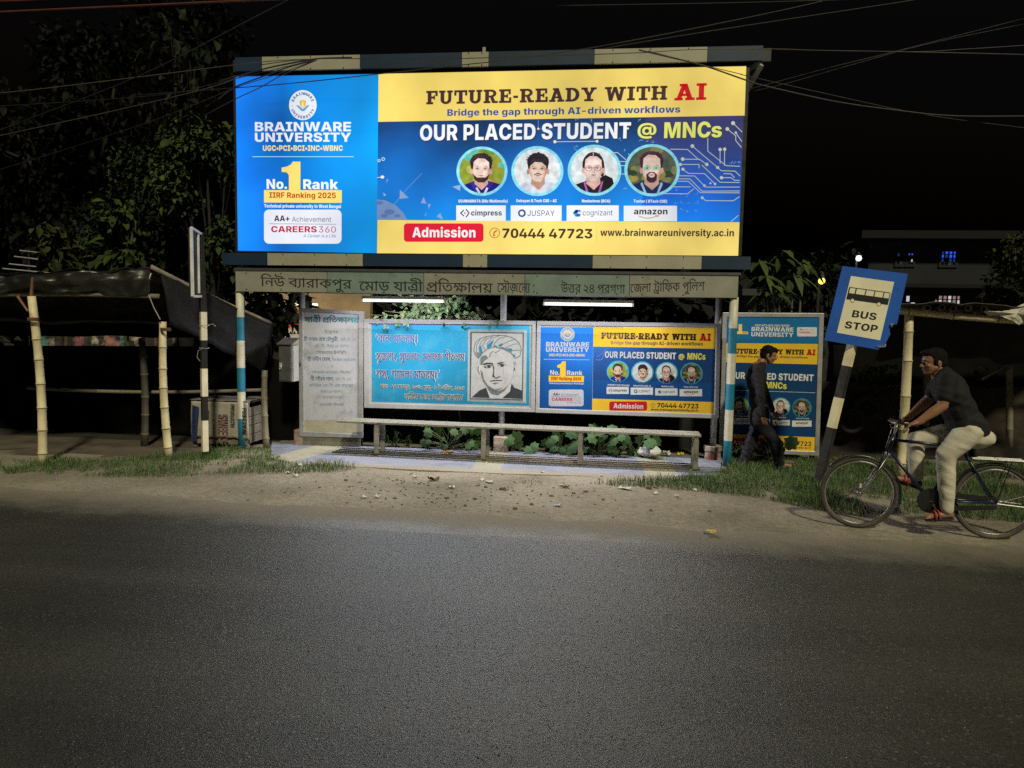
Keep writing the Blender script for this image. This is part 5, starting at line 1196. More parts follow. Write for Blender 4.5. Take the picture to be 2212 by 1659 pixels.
def platform_material():
    """pale blue-grey painted cement with worn cream bands and trodden earth"""
    m = bpy.data.materials.new("painted_cement")
    m.use_nodes = True
    nt = m.node_tree
    N, L = nt.nodes, nt.links
    b = N["Principled BSDF"]
    b.inputs["Roughness"].default_value = .7
    tc = N.new("ShaderNodeTexCoord")
    sp = N.new("ShaderNodeSeparateXYZ"); L.new(tc.outputs["Object"], sp.inputs[0])
    n1 = N.new("ShaderNodeTexNoise"); n1.inputs["Scale"].default_value = 5; n1.inputs["Detail"].default_value = 8; n1.inputs["Roughness"].default_value = .7
    L.new(tc.outputs["Object"], n1.inputs["Vector"])
    cr = N.new("ShaderNodeValToRGB")
    cr.color_ramp.elements[0].position = .33; cr.color_ramp.elements[0].color = (.105, .115, .155, 1)
    cr.color_ramp.elements[1].position = .62; cr.color_ramp.elements[1].color = (.21, .23, .30, 1)
    L.new(n1.outputs[0], cr.inputs[0])
    col = cr.outputs[0]
    for cx, w, sk in ((-4.02, .26, .28), (-1.28, .2, -.05), (.98, .21, -.05)):
        # skewed coordinate x - sk*(y-9.5)
        a = N.new("ShaderNodeMath"); a.operation = 'MULTIPLY_ADD'; a.inputs[1].default_value = -sk
        L.new(sp.outputs[1], a.inputs[0]); L.new(sp.outputs[0], a.inputs[2])
        a2 = N.new("ShaderNodeMath"); a2.operation = 'ADD'; a2.inputs[1].default_value = sk * 9.5 - cx
        L.new(a.outputs[0], a2.inputs[0])
        ab = N.new("ShaderNodeMath"); ab.operation = 'ABSOLUTE'; L.new(a2.outputs[0], ab.inputs[0])
        nn = N.new("ShaderNodeMath"); nn.operation = 'MULTIPLY_ADD'; nn.inputs[1].default_value = .22
        L.new(n1.outputs[0], nn.inputs[0]); L.new(ab.outputs[0], nn.inputs[2])
        mr = N.new("ShaderNodeMapRange"); mr.inputs[1].default_value = w + .12; mr.inputs[2].default_value = w + .09
        L.new(nn.outputs[0], mr.inputs[0])
        x = N.new("ShaderNodeMix"); x.data_type = 'RGBA'
        L.new(mr.outputs[0], x.inputs[0]); L.new(col, x.inputs[6]); x.inputs[7].default_value = (.32, .31, .24, 1)
        col = x.outputs[2]
    n2 = N.new("ShaderNodeTexNoise"); n2.inputs["Scale"].default_value = 3.1; n2.inputs["Detail"].default_value = 9; n2.inputs["Roughness"].default_value = .72
    L.new(tc.outputs["Object"], n2.inputs["Vector"])
    d = N.new("ShaderNodeMapRange"); d.inputs[1].default_value = .5; d.inputs[2].default_value = .68; d.inputs[4].default_value = .7
    L.new(n2.outputs[0], d.inputs[0])
    x = N.new("ShaderNodeMix"); x.data_type = 'RGBA'
    L.new(d.outputs[0], x.inputs[0]); L.new(col, x.inputs[6]); x.inputs[7].default_value = (.14, .115, .085, 1)
    col = x.outputs[2]
    # earth at the front edge
    e0 = N.new("ShaderNodeMath"); e0.operation = 'MULTIPLY_ADD'; e0.inputs[1].default_value = .8
    L.new(n2.outputs[0], e0.inputs[0]); L.new(sp.outputs[1], e0.inputs[2])
    er = N.new("ShaderNodeMapRange"); er.inputs[1].default_value = 9.56; er.inputs[2].default_value = 9.34
    L.new(e0.outputs[0], er.inputs[0])
    x = N.new("ShaderNodeMix"); x.data_type = 'RGBA'
    L.new(er.outputs[0], x.inputs[0]); L.new(col, x.inputs[6]); x.inputs[7].default_value = (.25, .215, .16, 1)
    L.new(x.outputs[2], b.inputs["Base Color"])
    bp = N.new("ShaderNodeBump"); bp.inputs["Strength"].default_value = .35; bp.inputs["Distance"].default_value = .02
    L.new(n2.outputs[0], bp.inputs["Height"]); L.new(bp.outputs[0], b.inputs["Normal"])
    return m


M_EARTH = ground_material()
g = MB()


def earth_h(x, y):
    h = .022 * mnoise.noise((x * .7, y * .9, 3)) + .012 * mnoise.noise((x * 2.3, y * 2.6, 8))
    h *= max(0.0, min(1.0, (y - 6.9) / .6))
    return h - .02 + .018 * max(0.0, min(1.0, (9.3 - y) / .3))


xs = [-200, -60, -25] + [-14 + .2 * i for i in range(116)] + [20, 60, 200]
ys = [-40, -5, 3, 6.0] + [6.4 + .12 * i for i in range(54)] + [14, 25, 60, 200]
for y in ys:
    for x in xs:
        g.v.append((x, y, earth_h(x, y)))
n = len(xs)
for j in range(len(ys) - 1):
    for i in range(n - 1):
        g.f.append((j * n + i, j * n + i + 1, (j + 1) * n + i + 1, (j + 1) * n + i))
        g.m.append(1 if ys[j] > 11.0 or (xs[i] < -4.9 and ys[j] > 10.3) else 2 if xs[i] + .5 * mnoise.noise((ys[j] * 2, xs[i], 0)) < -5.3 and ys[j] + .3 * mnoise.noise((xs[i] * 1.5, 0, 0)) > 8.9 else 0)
ground = g.build("ground", [M_EARTH, mat("unlit_soil", (.022, .019, .013), .95, var=.4, vscale=2), mat("shaded_soil", (.075, .060, .042), .95, var=.4, vscale=3, bump=.4, bscale=20)], smooth=True)  # darker soils paint in the unlit ground behind and the stall's shade
tag(ground, kind="structure")

r = MB()
edge = []
for i in range(601):
    x = -14 + i * (22 / 600)
    y = 6.78 - .045 * x + .10 * mnoise.noise((x * 1.3, .3, 0)) + .05 * mnoise.noise((x * 5, 1.3, 0)) + .03 * mnoise.noise((x * 17, 2.3, 0))
    edge.append((x, y))
edge = [(-200, 8.5)] + edge + [(200, 6.0)]
for x, y in edge:
    r.v.append((x, -40, .004))
    r.v.append((x, y - .35, .004))
    r.v.append((x, y, .001))
for i in range(len(edge) - 1):
    a = i * 3
    r.f.append((a, a + 3, a + 4, a + 1)); r.m.append(0)
    r.f.append((a + 1, a + 4, a + 5, a + 2)); r.m.append(0)
road = r.build("road", asphalt_material())
tag(road, kind="structure")

p = MB()
front = [(-4.3, 9.25), (-3.9, 9.0), (-3.2, 8.9), (-2.2, 8.85), (-1, 8.82), (.3, 8.9), (1.0, 9.0), (1.75, 9.3)]
back = [(-4.85, 10.5), (2.0, 10.55)]
out = front + [back[1], back[0]]
k = len(out)
for z in (-.06, .006):
    for x, y in out:
        p.v.append((x, y, z))
p.f.append(tuple(range(k, 2 * k))); p.m.append(0)
for i in range(k):
    j = (i + 1) % k
    p.f.append((i, j, k + j, k + i)); p.m.append(0)
plat = p.build("platform", platform_material())
tag(plat, kind="structure")
# ---------------------------------------------------------------- the bus shelter
M_CREAM = mat("cream_paint", (.25, .25, .215), .55, var=.14, vscale=4, dirt=(.16, .15, .10), dlo=.58, dhi=.8, bump=.06, bscale=25)
M_TEAL = mat("pale_green_paint", (.17, .235, .215), .55, var=.14, vscale=4, dirt=(.10, .13, .11), dlo=.56, dhi=.8, bump=.06, bscale=25)
M_NAVY = mat("navy_paint", (.009, .027, .060), .5, var=.2, vscale=3)
M_CREAM2 = mat("ivory_sheet", (.33, .32, .245), .5, var=.1, vscale=3, dirt=(.2, .19, .13), dlo=.6, dhi=.85)
M_POSTW = mat("post_white_paint", (.52, .51, .43), .45, var=.12, vscale=7, dirt=(.25, .24, .18), dlo=.6, dhi=.8)
M_POSTB = mat("post_blue_paint", (.018, .16, .27), .45, var=.16, vscale=7, dirt=(.02, .08, .12), dlo=.6, dhi=.8)
M_GALV = mat("galvanised_pipe", (.44, .45, .47), .42, metal=.3, var=.25, vscale=8, dirt=(.22, .22, .22), dlo=.5, dhi=.7)
M_STEEL = mat("dark_steel", (.03, .032, .036), .5, metal=.4, var=.3)
M_SOFFIT = mat("shelter_soffit", (.05, .052, .055), .8, var=.3)
M_BOLT = mat("bolt_head", (.015, .015, .014), .5, metal=.3)
M_BLACKTXT = mat("black_lettering", (.02, .022, .022), .6, var=.3, vscale=20)
M_ALU = mat("aluminium_frame", (.42, .42, .44), .42, metal=.55, var=.16, vscale=6, dirt=(.2, .19, .17), dlo=.56, dhi=.78)
M_ALUD = mat("grey_frame", (.27, .27, .275), .5, metal=.35, var=.16, vscale=6, dirt=(.14, .13, .12), dlo=.55, dhi=.78)

FY = 9.9
shelter = thing("bus_shelter", "long bus shelter with striped blue and white posts and a lettered cream and green fascia", "bus shelter", (-1.55, 10.1, 0))
# roof box behind the fascia
zb, zt = 2.30, 2.60
rf = MB()
rf.bx(-5.07, 1.99, FY + .03, 10.75, zb + .02, zt - .03)
rf.build("roof", M_SOFFIT, shelter)
lip = MB()
lip.bx(-5.10, 2.02, FY - .035, 10.78, zt, zt + .035)
lip.build("roof_sheet", mat("roof_sheet_metal", (.1, .1, .105), .45, metal=.5), shelter)
# five fascia panels, cream and pale green in turn
cuts = [510, 708, 916, 1134, 1360, 1595]
xs5 = [at(c, 607, FY).x for c in cuts]
for i in range(5):
    b = MB()
    b.bx(xs5[i] + .004, xs5[i + 1] - .004, FY - .02, FY + .03, zb, zt)
    for kx in (.12, .5, .88):
        for zz in (zt - .04, zb + .03):
            if (i * 3 + int(kx * 10)) % 4:
                x = xs5[i] + (xs5[i + 1] - xs5[i]) * kx
                b.tube([(x, FY - .02, zz), (x, FY - .026, zz)], .009, 8, 1)
    b.build("fascia_panel", [[M_CREAM, M_TEAL][i % 2], M_BOLT], shelter)
# the painted name of the shelter
LB = [('fascia_a', 564, 618, 761.5, 624, 18.6), ('fascia_b', 776.4, 627.5, 914.5, 630, 19.5), ('fascia_c', 922.6, 630, 1064.8, 633, 20),
      ('fascia_d', 1074, 631, 1154.7, 632, 19.5), ('fascia_e', 1211.6, 632, 1350.3, 634, 18), ('fascia_f', 1360.6, 632, 1521.7, 627.5, 18)]
for k_, x0, y0, x1, y1, cp in LB:
    A = Art(FY - .021, lambda px, py: (at(px, py, FY).x, at(px, py, FY).z), painted)
    A.text(k_, x0, y0, x1, y1, cp, M_BLACKTXT, 1, .008, 'B')
    A.build("lettering", shelter)


def ring_post(px_top, px_bot, bounds, first_white=True):
    b = MB()
    x = at(px_bot, bounds[-1], FY).x
    zs = [at(px_top, y, FY).z for y in bounds]
    zs[0] = zb + .01
    zs[-1] = -.03
    col = 0 if first_white else 1
    pts, mis = [], []
    for i in range(len(zs) - 1):
        pts += [(x, FY + .06, zs[i]), (x, FY + .06, zs[i + 1] + .001)]
        mis += [col, col]
        col = 1 - col
    b.tube(pts, .058, 20, 0, True, mis=mis)
    b.build("front_post", [M_POSTW, M_POSTB], shelter, smooth=True)


ring_post(520, 519, [630, 685, 736, 795, 847, 905, 972])
ring_post(1578, 1572, [646, 709, 764, 830, 886, 953, 1008])
for px, pb in ((662, 655), (1089, 1083), (1550, 1540)):
    b = MB()
    x = at(pb, 960, 10.40).x
    b.tube([(x, 10.40, zb + .02), (x, 10.40, .1)], .045, 16)
    b.build("back_pole", M_GALV, shelter, smooth=True)
    c = MB()
    if pb > 1500:
        c.tube([(x, 10.40, .0), (x, 10.40, .12), (x, 10.40, .125), (x, 10.40, .2)], [.12, .115, .13, .13], 16)
    else:
        c.bx(x - .105, x + .105, 10.29, 10.5, .0, .235)
    c.build("pole_footing", mat("stained_cement", (.30, .25, .21), .85, var=.25, vscale=9, dirt=(.15, .05, .03), dlo=.48, dhi=.6, bump=.3, bscale=30), shelter, bevel=.012)

# ---------------------------------------------------------------- tube lights under the roof
M_TUBE = glow("fluorescent_tube", (1.0, .98, 1.0), 14.0)
M_TUBE.cycles.emission_sampling = 'NONE'
M_BATTEN = mat("white_batten", (.6, .6, .58), .4)
for k, (x0, x1, yy, lab) in enumerate(((785, 958, 648, "white glowing tube light under the fascia above the leafy creeper"),
                                       (1177, 1365, 656, "white glowing tube light under the fascia above the printed advert board"))):
    Yt = 9.985
    a, b_ = at(x0, yy, Yt), at(x1, yy + 1, Yt)
    zc = (a.z + b_.z) / 2 - .008
    t = thing("tube_light", lab, "tube light", ((a.x + b_.x) / 2, Yt, zc + .075), "tube lights under the shelter roof")
    f = MB()
    f.bx(a.x - .02, b_.x + .02, Yt - .02, Yt + .02, zc + .022, zc + .065)
    f.build("batten", M_BATTEN, t, bevel=.004)
    tb = MB()
    tb.tube([(a.x, Yt, zc), (b_.x, Yt, zc)], .019, 14)
    tb.build("tube", M_TUBE, t, smooth=True)
    for ang in (-52, 0, 52):                    # the tube's own light: three strips round its lower half
        ld = bpy.data.lights.new("tube_glow", 'AREA')
        ld.shape = 'RECTANGLE'
        ld.size, ld.size_y = b_.x - a.x - .03, .018
        ld.energy = 44.0
        ld.color = (1.0, .98, 1.0)
        lo = bpy.data.objects.new("tube_glow", ld)
        COL.objects.link(lo)
        lo.parent = t
        q = math.radians(ang)
        lo.rotation_euler = (q, 0, 0)
        lo.location = Vector(((a.x + b_.x) / 2, Yt + .0205 * math.sin(q), zc - .0205 * math.cos(q))) - Vector(t["_o"])
    for x in (a.x, b_.x):
        e = MB()
        sg = -1 if x == a.x else 1
        e.bx(x - .012 + sg * .012, x + .012 + sg * .012, Yt - .019, Yt + .019, zc - .021, zc + .0215)
        e.build("end_holder", M_BATTEN, t)

# ---------------------------------------------------------------- the light-box hoarding on the shelter
BY = 9.9
hoard = thing("billboard", "huge lit blue and yellow university hoarding on the shelter roof", "billboard", (-1.53, BY + .2, zt + .035))
bx0, bx1, bz0, bz1 = at(513, 542, BY).x, at(1608, 300, BY).x, 2.875, 5.32
box = MB()
box.bx(bx0 - .03, bx1 + .03, BY + .005, BY + .26, bz0 - .015, bz1 + .015)
box.build("light_box", M_STEEL, hoard)
# striped boards above and below
for row, (xx, za, zb2) in enumerate((([508, 566, 778, 998, 1056, 1284, 1528, 1648], 5.37, 5.555), ([480, 578, 784, 1000, 1053, 1280, 1516, 1622], 2.675, 2.845))):
    for i in range(len(xx) - 1):
        x0, x1 = at(xx[i], 120 if row == 0 else 560, BY - .05).x, at(xx[i + 1], 120 if row == 0 else 560, BY - .05).x
        b = MB()
        light = (i % 2 == 1)
        b.bx(x0 + .003, x1 - .003, BY - .06, BY - .02, za, zb2)
        if light:
            nb = max(2, int((x1 - x0) / .45))
            for q in range(nb):
                for zz in (za + .014, zb2 - .014):
                    x = x0 + (x1 - x0) * (q + .5) / nb
                    b.tube([(x, BY - .06, zz), (x, BY - .066, zz)], .008, 8, 1)
        b.build("edge_board", [M_CREAM2 if light else M_NAVY, M_BOLT], hoard)
    s = MB()
    x0, x1 = at(xx[0], 560, BY).x, at(xx[-1], 560, BY).x
    s.bx(x0 + .02, x1 - .02, BY - .018, BY + .5 if row == 0 else BY + .3, (za if row == 0 else zb2 - .06), (zb2 - .02 if row == 0 else zb2))
    s.build("edge_board_carrier", M_STEEL, hoard)
for x in (bx0 + .25, -1.53, bx1 - .25):
    b = MB()
    b.bar((x, BY + .2, 2.8), (x, BY + .2, zt + .035), .08, .08)
    b.bar((x, BY + .255, 2.8), (x, BY + .6, zt + .035), .05, .05)
    b.build("support", M_STEEL, hoard)
br = MB()
br.bar(at(1645, 140, BY - .03), at(1614, 195, BY + .2), .05, .05)
br.bar((at(1645, 120, BY).x, BY, 5.36), (at(1612, 150, BY).x, BY + .15, 5.3), .05, .05)
br.build("corner_brace", M_GALV, hoard)
st = MB()
sx = at(1046, 118, BY - .03).x
st.bx(sx - .02, sx + .02, BY - .05, BY - .02, 5.555, 5.62)
st.build("stub", M_CREAM2, hoard)

A = Art(BY, lambda px, py: (at(px, py, BY).x, at(px, py, BY).z), backlit)
YEL = lin(246, 218, 112)
# the film: blue column, yellow bands, deep blue picture field
c_ = hoard["_o"]
blue = gradient("backlit_blue_column", [(-4.0, lin(20, 140, 255)), (-3.45, lin(10, 120, 235)), (-2.8, lin(0, 98, 182)), (-2.1, lin(0, 140, 228)), (-1.5, lin(0, 150, 232))], 0, True, 1.15, .22)  # bright left strip and darker middle put uneven lamp light into the colour
mid = gradient("backlit_picture_field", [(0.6, lin(10, 150, 248)), (1.1, lin(14, 118, 210)), (1.65, lin(10, 84, 158)), (2.15, lin(16, 44, 88))], 2, True, 1.1, .3)
rgt = gradient("backlit_picture_field_right", [(0.6, lin(4, 122, 236)), (1.1, lin(10, 92, 200)), (1.6, lin(48, 74, 156)), (2.15, lin(72, 58, 116))], 2, True, .95, .3)
A.poly([(509, 165.5), (817.6, 159.5), (814.5, 547), (514, 541.5)], blue, 0)
A.poly([(817.6, 159.5), (1612, 143), (1608.5, 249.5), (817, 263.2)], YEL, 0)
A.poly([(817, 263.2), (1395, 253.3), (1386, 479), (815.4, 475)], mid, 0)
A.poly([(1395, 253.3), (1606.5, 249.5), (1597.5, 480.2), (1386, 479)], rgt, 0)
A.poly([(815.4, 475), (1597.5, 480.2), (1594.5, 552.5), (814.5, 547)], lin(255, 226, 122), 0)
for m_ in A.mats:
    m_.cycles.emission_sampling = 'FRONT'
z1 = lambda x, y: ((860 + x * .4883) / 1.736, (160 + y * .4883) / 1.736)
z2 = lambda x, y: ((1900 + x * .4521) / 1.736, (160 + y * .4521) / 1.736)
z6 = lambda x, y: ((940 + x * .3857) / 1.736, (320 + y * .3857) / 1.736)
z7 = lambda x, y: ((1700 + x * .1808) / 1.736, (530 + y * .1808) / 1.736)
# blue column
university_mark(A, 654.3, 227.2, 29.8, 32.5)
A.text("BRAINWARE", *z6(42, 447), *z6(976, 447), 20, lin(232, 236, 250), 2, .03)
A.text("UNIVERSITY", *z6(42, 549), *z6(976, 549), 19.5, lin(232, 236, 250), 2, .03)
A.text("UGC•PCI•BCI•INC•WBNC", *z6(120, 637), *z6(896, 637), 11.8, lin(250, 226, 140), 2, .035)
A.line([z6(20, 694), z6(1000, 694)], 1.4, lin(180, 225, 250), 2)
ONE = [z6(*q) for q in ((410, 742), (484, 742), (484, 1020), (372, 1020), (372, 872), (352, 846), (302, 842), (302, 800), (350, 792), (392, 770))]
A.poly(ONE, lin(255, 226, 118), 3)
A.text("No.", *z6(156, 1007), *z6(354, 1007), 21, WHITE, 2, .05)
A.text("Rank", *z6(512, 1009), *z6(850, 1011), 21, WHITE, 2, .055)
A.poly([z6(130, 1018), z6(886, 1020), z6(886, 1143), z6(130, 1140)], lin(255, 228, 122), 2)
A.text("IIRF Ranking 2025", *z6(182, 1094), *z6(830, 1098), 12, lin(196, 72, 22), 4, .016)
A.text("Technical private university in West Bengal", *z6(132, 1188), *z6(880, 1194), 7.2, WHITE, 2, .028)
x0, y0 = z6(130, 1208); x1, y1 = z6(884, 1540)
A.rrect(x0, y0, x1, y1, 11, lin(236, 240, 252), 2)
A.text("AA+", *z6(230, 1322), *z6(378, 1322), 12.5, lin(62, 46, 60), 3, .035)
A.text("Achievement", *z6(402, 1326), *z6(784, 1328), 10.5, lin(84, 84, 100), 3, -.004)
A.line([z6(182, 1346), z6(832, 1351)], .9, lin(70, 72, 90), 3)
A.text("CAREERS", *z6(200, 1428), *z6(644, 1430), 13.2, lin(196, 28, 62), 3, .045)
A.text("360", *z6(662, 1430), *z6(830, 1432), 13.2, lin(190, 60, 110), 3, -.022)
A.text("A Career is a Life", *z6(512, 1478), *z6(826, 1480), 6.8, lin(92, 92, 150), 3, .004, shear=.2)
# yellow head band
A.text("FUTURE-READY WITH", *z1(1512, 475), *z2(1330, 474), 29.5, lin(74, 50, 52), 2, 0, 'S')
A.text("AI", *z2(1390, 481), *z2(1655, 474), 36, lin(216, 20, 36), 2, 0, 'S')
A.text("Bridge the gap through AI-driven workflows", *z1(1674, 563), *z2(1440, 580), 14, lin(38, 82, 158), 2, .02)
# head line on the blue field, with its shadow
for dx, dy, la, cw, cy_ in ((2.0, 2.2, 1.6, lin(60, 40, 60), lin(70, 80, 60)), (0, 0, 2.4, WHITE, lin(238, 240, 120))):
    A.text("OUR PLACED STUDENT", z1(1464, 752)[0] + dx, z1(1464, 752)[1] + dy, z2(1028, 796)[0] + dx, z2(1028, 794)[1] + dy, 34, cw, la, .045)
    A.text("@", z2(1085, 770)[0] + dx, z2(1085, 768)[1] + dy, z2(1240, 766)[0] + dx, z2(1240, 766)[1] + dy, 26, cy_, la, .02)
    A.text("MNC", z2(1305, 792)[0] + dx, z2(1305, 792)[1] + dy, z2(1690, 786)[0] + dx, z2(1690, 786)[1] + dy, 34, cy_, la, .045)
    A.text("s", z2(1696, 786)[0] + dx, z2(1696, 786)[1] + dy, z2(1782, 784)[0] + dx, z2(1782, 784)[1] + dy, 32, cy_, la, .05)
# circuit traces at the right
TR = lin(206, 214, 196)
T = [[(1360, 884), (1500, 886), (1590, 968)], [(1460, 966), (1600, 968), (1660, 1010)], [(1440, 1010), (1596, 1010), (1596, 1040)],
     [(1540, 858), (1750, 1036), (1780, 1062), (1895, 1066), (1935, 1106)], [(1668, 790), (1668, 900), (1820, 1020), (1935, 1026)],
     [(1770, 888), (1770, 1002)], [(1808, 886), (1806, 1018)], [(1462, 1050), (1506, 1084), (1640, 1086), (1728, 1172)],
     [(1620, 1016), (1770, 1158), (1930, 1160)], [(1426, 1104), (1560, 1106), (1650, 1198), (1930, 1198)], [(1420, 1130), (1520, 1130), (1620, 1232), (1930, 1230)],
     [(1420, 1150), (1506, 1150), (1606, 1244), (1930, 1246)], [(1380, 1196), (1524, 1196)], [(1300, 1252), (1500, 1254), (1552, 1212)],
     [(1622, 1286), (1650, 1310), (1880, 1312), (1930, 1278)], [(1830, 716), (1900, 772), (1900, 812), (1946, 868)], [(1878, 668), (1952, 740)],
     [(1900, 746), (1950, 820)], [(1782, 1120), (1860, 1120), (1890, 1142), (1930, 1142)], [(1800, 1086), (1860, 1088), (1890, 1120)], [(1860, 1486), (1920, 1434)],
     [(890, 912), (920, 912), (990, 972)], [(940, 986), (1000, 986)], [(945, 1020), (985, 1020)], [(945, 1090), (985, 1090)], [(1310, 1210), (1380, 1196)]]
D = [(1540, 858, 14), (1460, 966, 14), (1440, 1010, 12), (1462, 1050, 12), (1660, 1010, 13), (1750, 1036, 12), (1770, 886, 13), (1808, 884, 13), (1878, 668, 15), (1830, 716, 14),
     (1782, 1120, 13), (1622, 1286, 11), (1728, 1172, 10), (1640, 1186, 10), (1690, 1166, 8), (1900, 746, 9)]
sx_ = .4521 / 1.736
traces(A, [[z2(*q) for q in l] for l in T], [(*z2(x, y), r_ * sx_ * 1.1) for x, y, r_ in D], 1.5, TR, 1)
rnd = random.Random(5)
for gx, gy in ((1400, 1215), (1450, 1260), (1500, 1260), (1570, 1250), (1400, 1320), (1450, 1320), (1500, 1320), (1570, 1320), (1450, 1380), (1495, 1390), (1570, 1385), (570, 850), (570, 880), (980, 890), (1010, 930), (930, 800), (975, 1210), (1110, 810), (1160, 815), (1210, 815), (1095, 640), (690, 645), (580, 640), (1860, 990), (1890, 995), (1930, 995)):
    for q in range(4):
        x, y = z2(gx + rnd.uniform(-14, 14), gy + rnd.uniform(-12, 12))
        A.rect(x, y, x + rnd.uniform(1.2, 2.6), y + rnd.uniform(1.0, 2.2), lin(120, 175, 225), .8 + q * .05)
A.line([z2(400, 822), z2(750, 818)], 1.6, lin(190, 215, 215), 1)
A.line([z2(262, 640), z2(262, 716), z2(390, 716)], 1.0, lin(120, 170, 210), 1)
for q, r_ in (((400, 822), 3.4), ((750, 818), 3), ((1005, 712), 2.4), ((262, 714), 2.4)):
    A.ell(*z2(*q), r_, r_, lin(250, 240, 190), 1.6, None, 14)
# planet, splinters and lights at the left of the field
cl = A.circle_clip(*z1(1080, 1420), 158, 105)
A.poly([z1(1136, 1205), z1(1200, 1212), z1(1280, 1250), z1(1340, 1310), z1(1368, 1362), z1(1134, 1361)], lin(122, 150, 200), 1)
for q in (((1150, 1230), 9), ((1230, 1300), 12), ((1190, 1330), 8), ((1290, 1330), 7)):
    A.ell(*z1(*q[0]), q[1], q[1] * .5, lin(96, 126, 182), 1.4, None, 12)
for tri in (((1310, 1130), (1378, 1192), (1308, 1200)), ((1470, 1232), (1492, 1184), (1514, 1236)), ((1524, 1240), (1546, 1238), (1534, 1278)), ((1592, 1334), (1620, 1308), (1642, 1362)), ((1714, 1106), (1776, 1092), (1772, 1138)),
            ((1202, 1080), (1214, 1042), (1220, 1052)), ((1182, 1150), (1206, 1170), (1186, 1180)), ((1500, 1330), (1516, 1300), (1508, 1330))):
    A.poly([z1(*q) for q in tri], lin(150, 176, 224), 1)
A.line([z1(1258, 1250), z1(1352, 1136), z1(1478, 1004)], .8, lin(130, 180, 225), 1)
for q, r_ in (((1150, 906), 3.2), ((1182, 894), 3.8)):
    A.ring(*z1(*q), r_, r_, 1.4, lin(225, 232, 214), 1, 16)
A.line([z1(1138, 1036), z1(1172, 1032)], 1.2, lin(240, 232, 215), 1)
A.ell(*z1(1176, 1032), 4, 3.4, lin(250, 240, 226), 1.6, None, 14)
# portraits, names, name plates
RING = (150, 236, 255)
PC = [(1041.2, 369.8, 55.2, 53.2), (1160.8, 369.6, 56.3, 54), (1284.2, 368, 58, 55.4), (1408.6, 367.8, 60, 56.6)]
for i, (cx, cy, rx, ry) in enumerate(PC):
    portrait(A, i, cx, cy, rx, ry, RING)
NM = [("SOUMABRATA (BSc Multimedia)", 990, 437.4, 1096.5, 437.4), ("Debayan B.Tech CSE – AI", 1115.5, 436.6, 1202, 436.8), ("Neelashree (BCA)", 1257, 437, 1318, 437.4), ("Tushar ( BTech CSE)", 1368.5, 437.4, 1441, 438)]
for t_, xa, ya, xb, yb in NM:
    A.text(t_, xa, ya, xb, yb, 6.2, WHITE, 2, .03)
PL = [(985.5, 443.8, 1092.5, 477), (1103.2, 443.8, 1213.2, 477.4), (1224, 443.6, 1336.6, 477.6), (1347.4, 444.4, 1462.4, 478)]
for i, q in enumerate(PL):
    company(A, i, *q, lin(244, 248, 255))
# foot band
A.rrect(872.5, 482.6, 1044.5, 522.4, 7, lin(232, 34, 58), 2)
A.text("Admission", *z1(1406, 1494), *z1(1890, 1496), 21.5, WHITE, 3, .035)
handset(A, 1068.6, 503.2, 11.3, lin(206, 110, 30), 2)
A.text("70444 47723", 1085, 514, 1279.5, 515.2, 20.5, lin(70, 52, 40), 2, .035)
A.line([(1289.5, 488), (1288.6, 523)], .9, lin(214, 190, 96), 2)
A.text("www.brainwareuniversity.ac.in", *z2(776, 1603), *z2(1884, 1607), 15.2, lin(70, 54, 44), 2, .02)
A.build("lit_face", hoard)
# ---------------------------------------------------------------- boards under the roof
def frame_board(name, label, cat, outer, inner, Y, frame_mat, panel_mat, depth=.05, inset=.012, group=None, down=None):
    """framed board: outer and inner corner pixels (TL, TR, BR, BL) on the plane Y"""
    P = [at(x, y, Y) for x, y in outer]
    Q = [at(x, y, Y) for x, y in inner]
    base = Vector(((P[2].x + P[3].x) / 2, Y, min(P[2].z, P[3].z)))
    t = thing(name, label, cat, base, group)
    m = MB()
    vs = []
    for dy in (0, depth):
        vs += [(p.x, Y + dy, p.z) for p in P] + [(q.x, Y + dy, q.z) for q in Q]
    fs = []
    for i in range(4):
        j = (i + 1) % 4
        fs.append((i, j, 4 + j, 4 + i))                    # front
        fs.append((8 + i, 12 + i, 12 + j, 8 + j))          # back
        fs.append((i, 8 + i, 8 + j, j))                    # outside
        fs.append((4 + i, 4 + j, 12 + j, 12 + i))          # inside
    m.add(vs, fs)
    m.build("frame", frame_mat, t, bevel=.006)
    b = MB()
    e = .004
    q = [(Q[0].x - e, Q[0].z + e), (Q[1].x + e, Q[1].z + e), (Q[2].x + e, Q[2].z - e), (Q[3].x - e, Q[3].z - e)]
    b.add([(x, Y + inset, z) for x, z in q] + [(x, Y + inset + .014, z) for x, z in q],
          [(3, 2, 1, 0), (4, 5, 6, 7), (0, 1, 5, 4), (1, 2, 6, 5), (2, 3, 7, 6), (3, 0, 4, 7)])
    b.build("panel", panel_mat, t)
    return t, Y + inset


def z5(x, y): return ((1000 + x * .4521) / 1.736, (1100 + y * .4521) / 1.736)
def zn(x, y): return ((1000 + x * .3013) / 1.736, (1160 + y * .3013) / 1.736)
def zc(x, y): return ((1960 + x * .3617) / 1.736, (1100 + y * .3617) / 1.736)
def zp(x, y): return ((1740 + x * .2049) / 1.736, (1200 + y * .2049) / 1.736)
def zr(x, y): return ((2640 + x * .5725) / 1.736, (1100 + y * .5725) / 1.736)
def zq(x, y): return ((2600 + x * .3377) / 1.736, (1240 + y * .3377) / 1.736)


BRD = 10.27
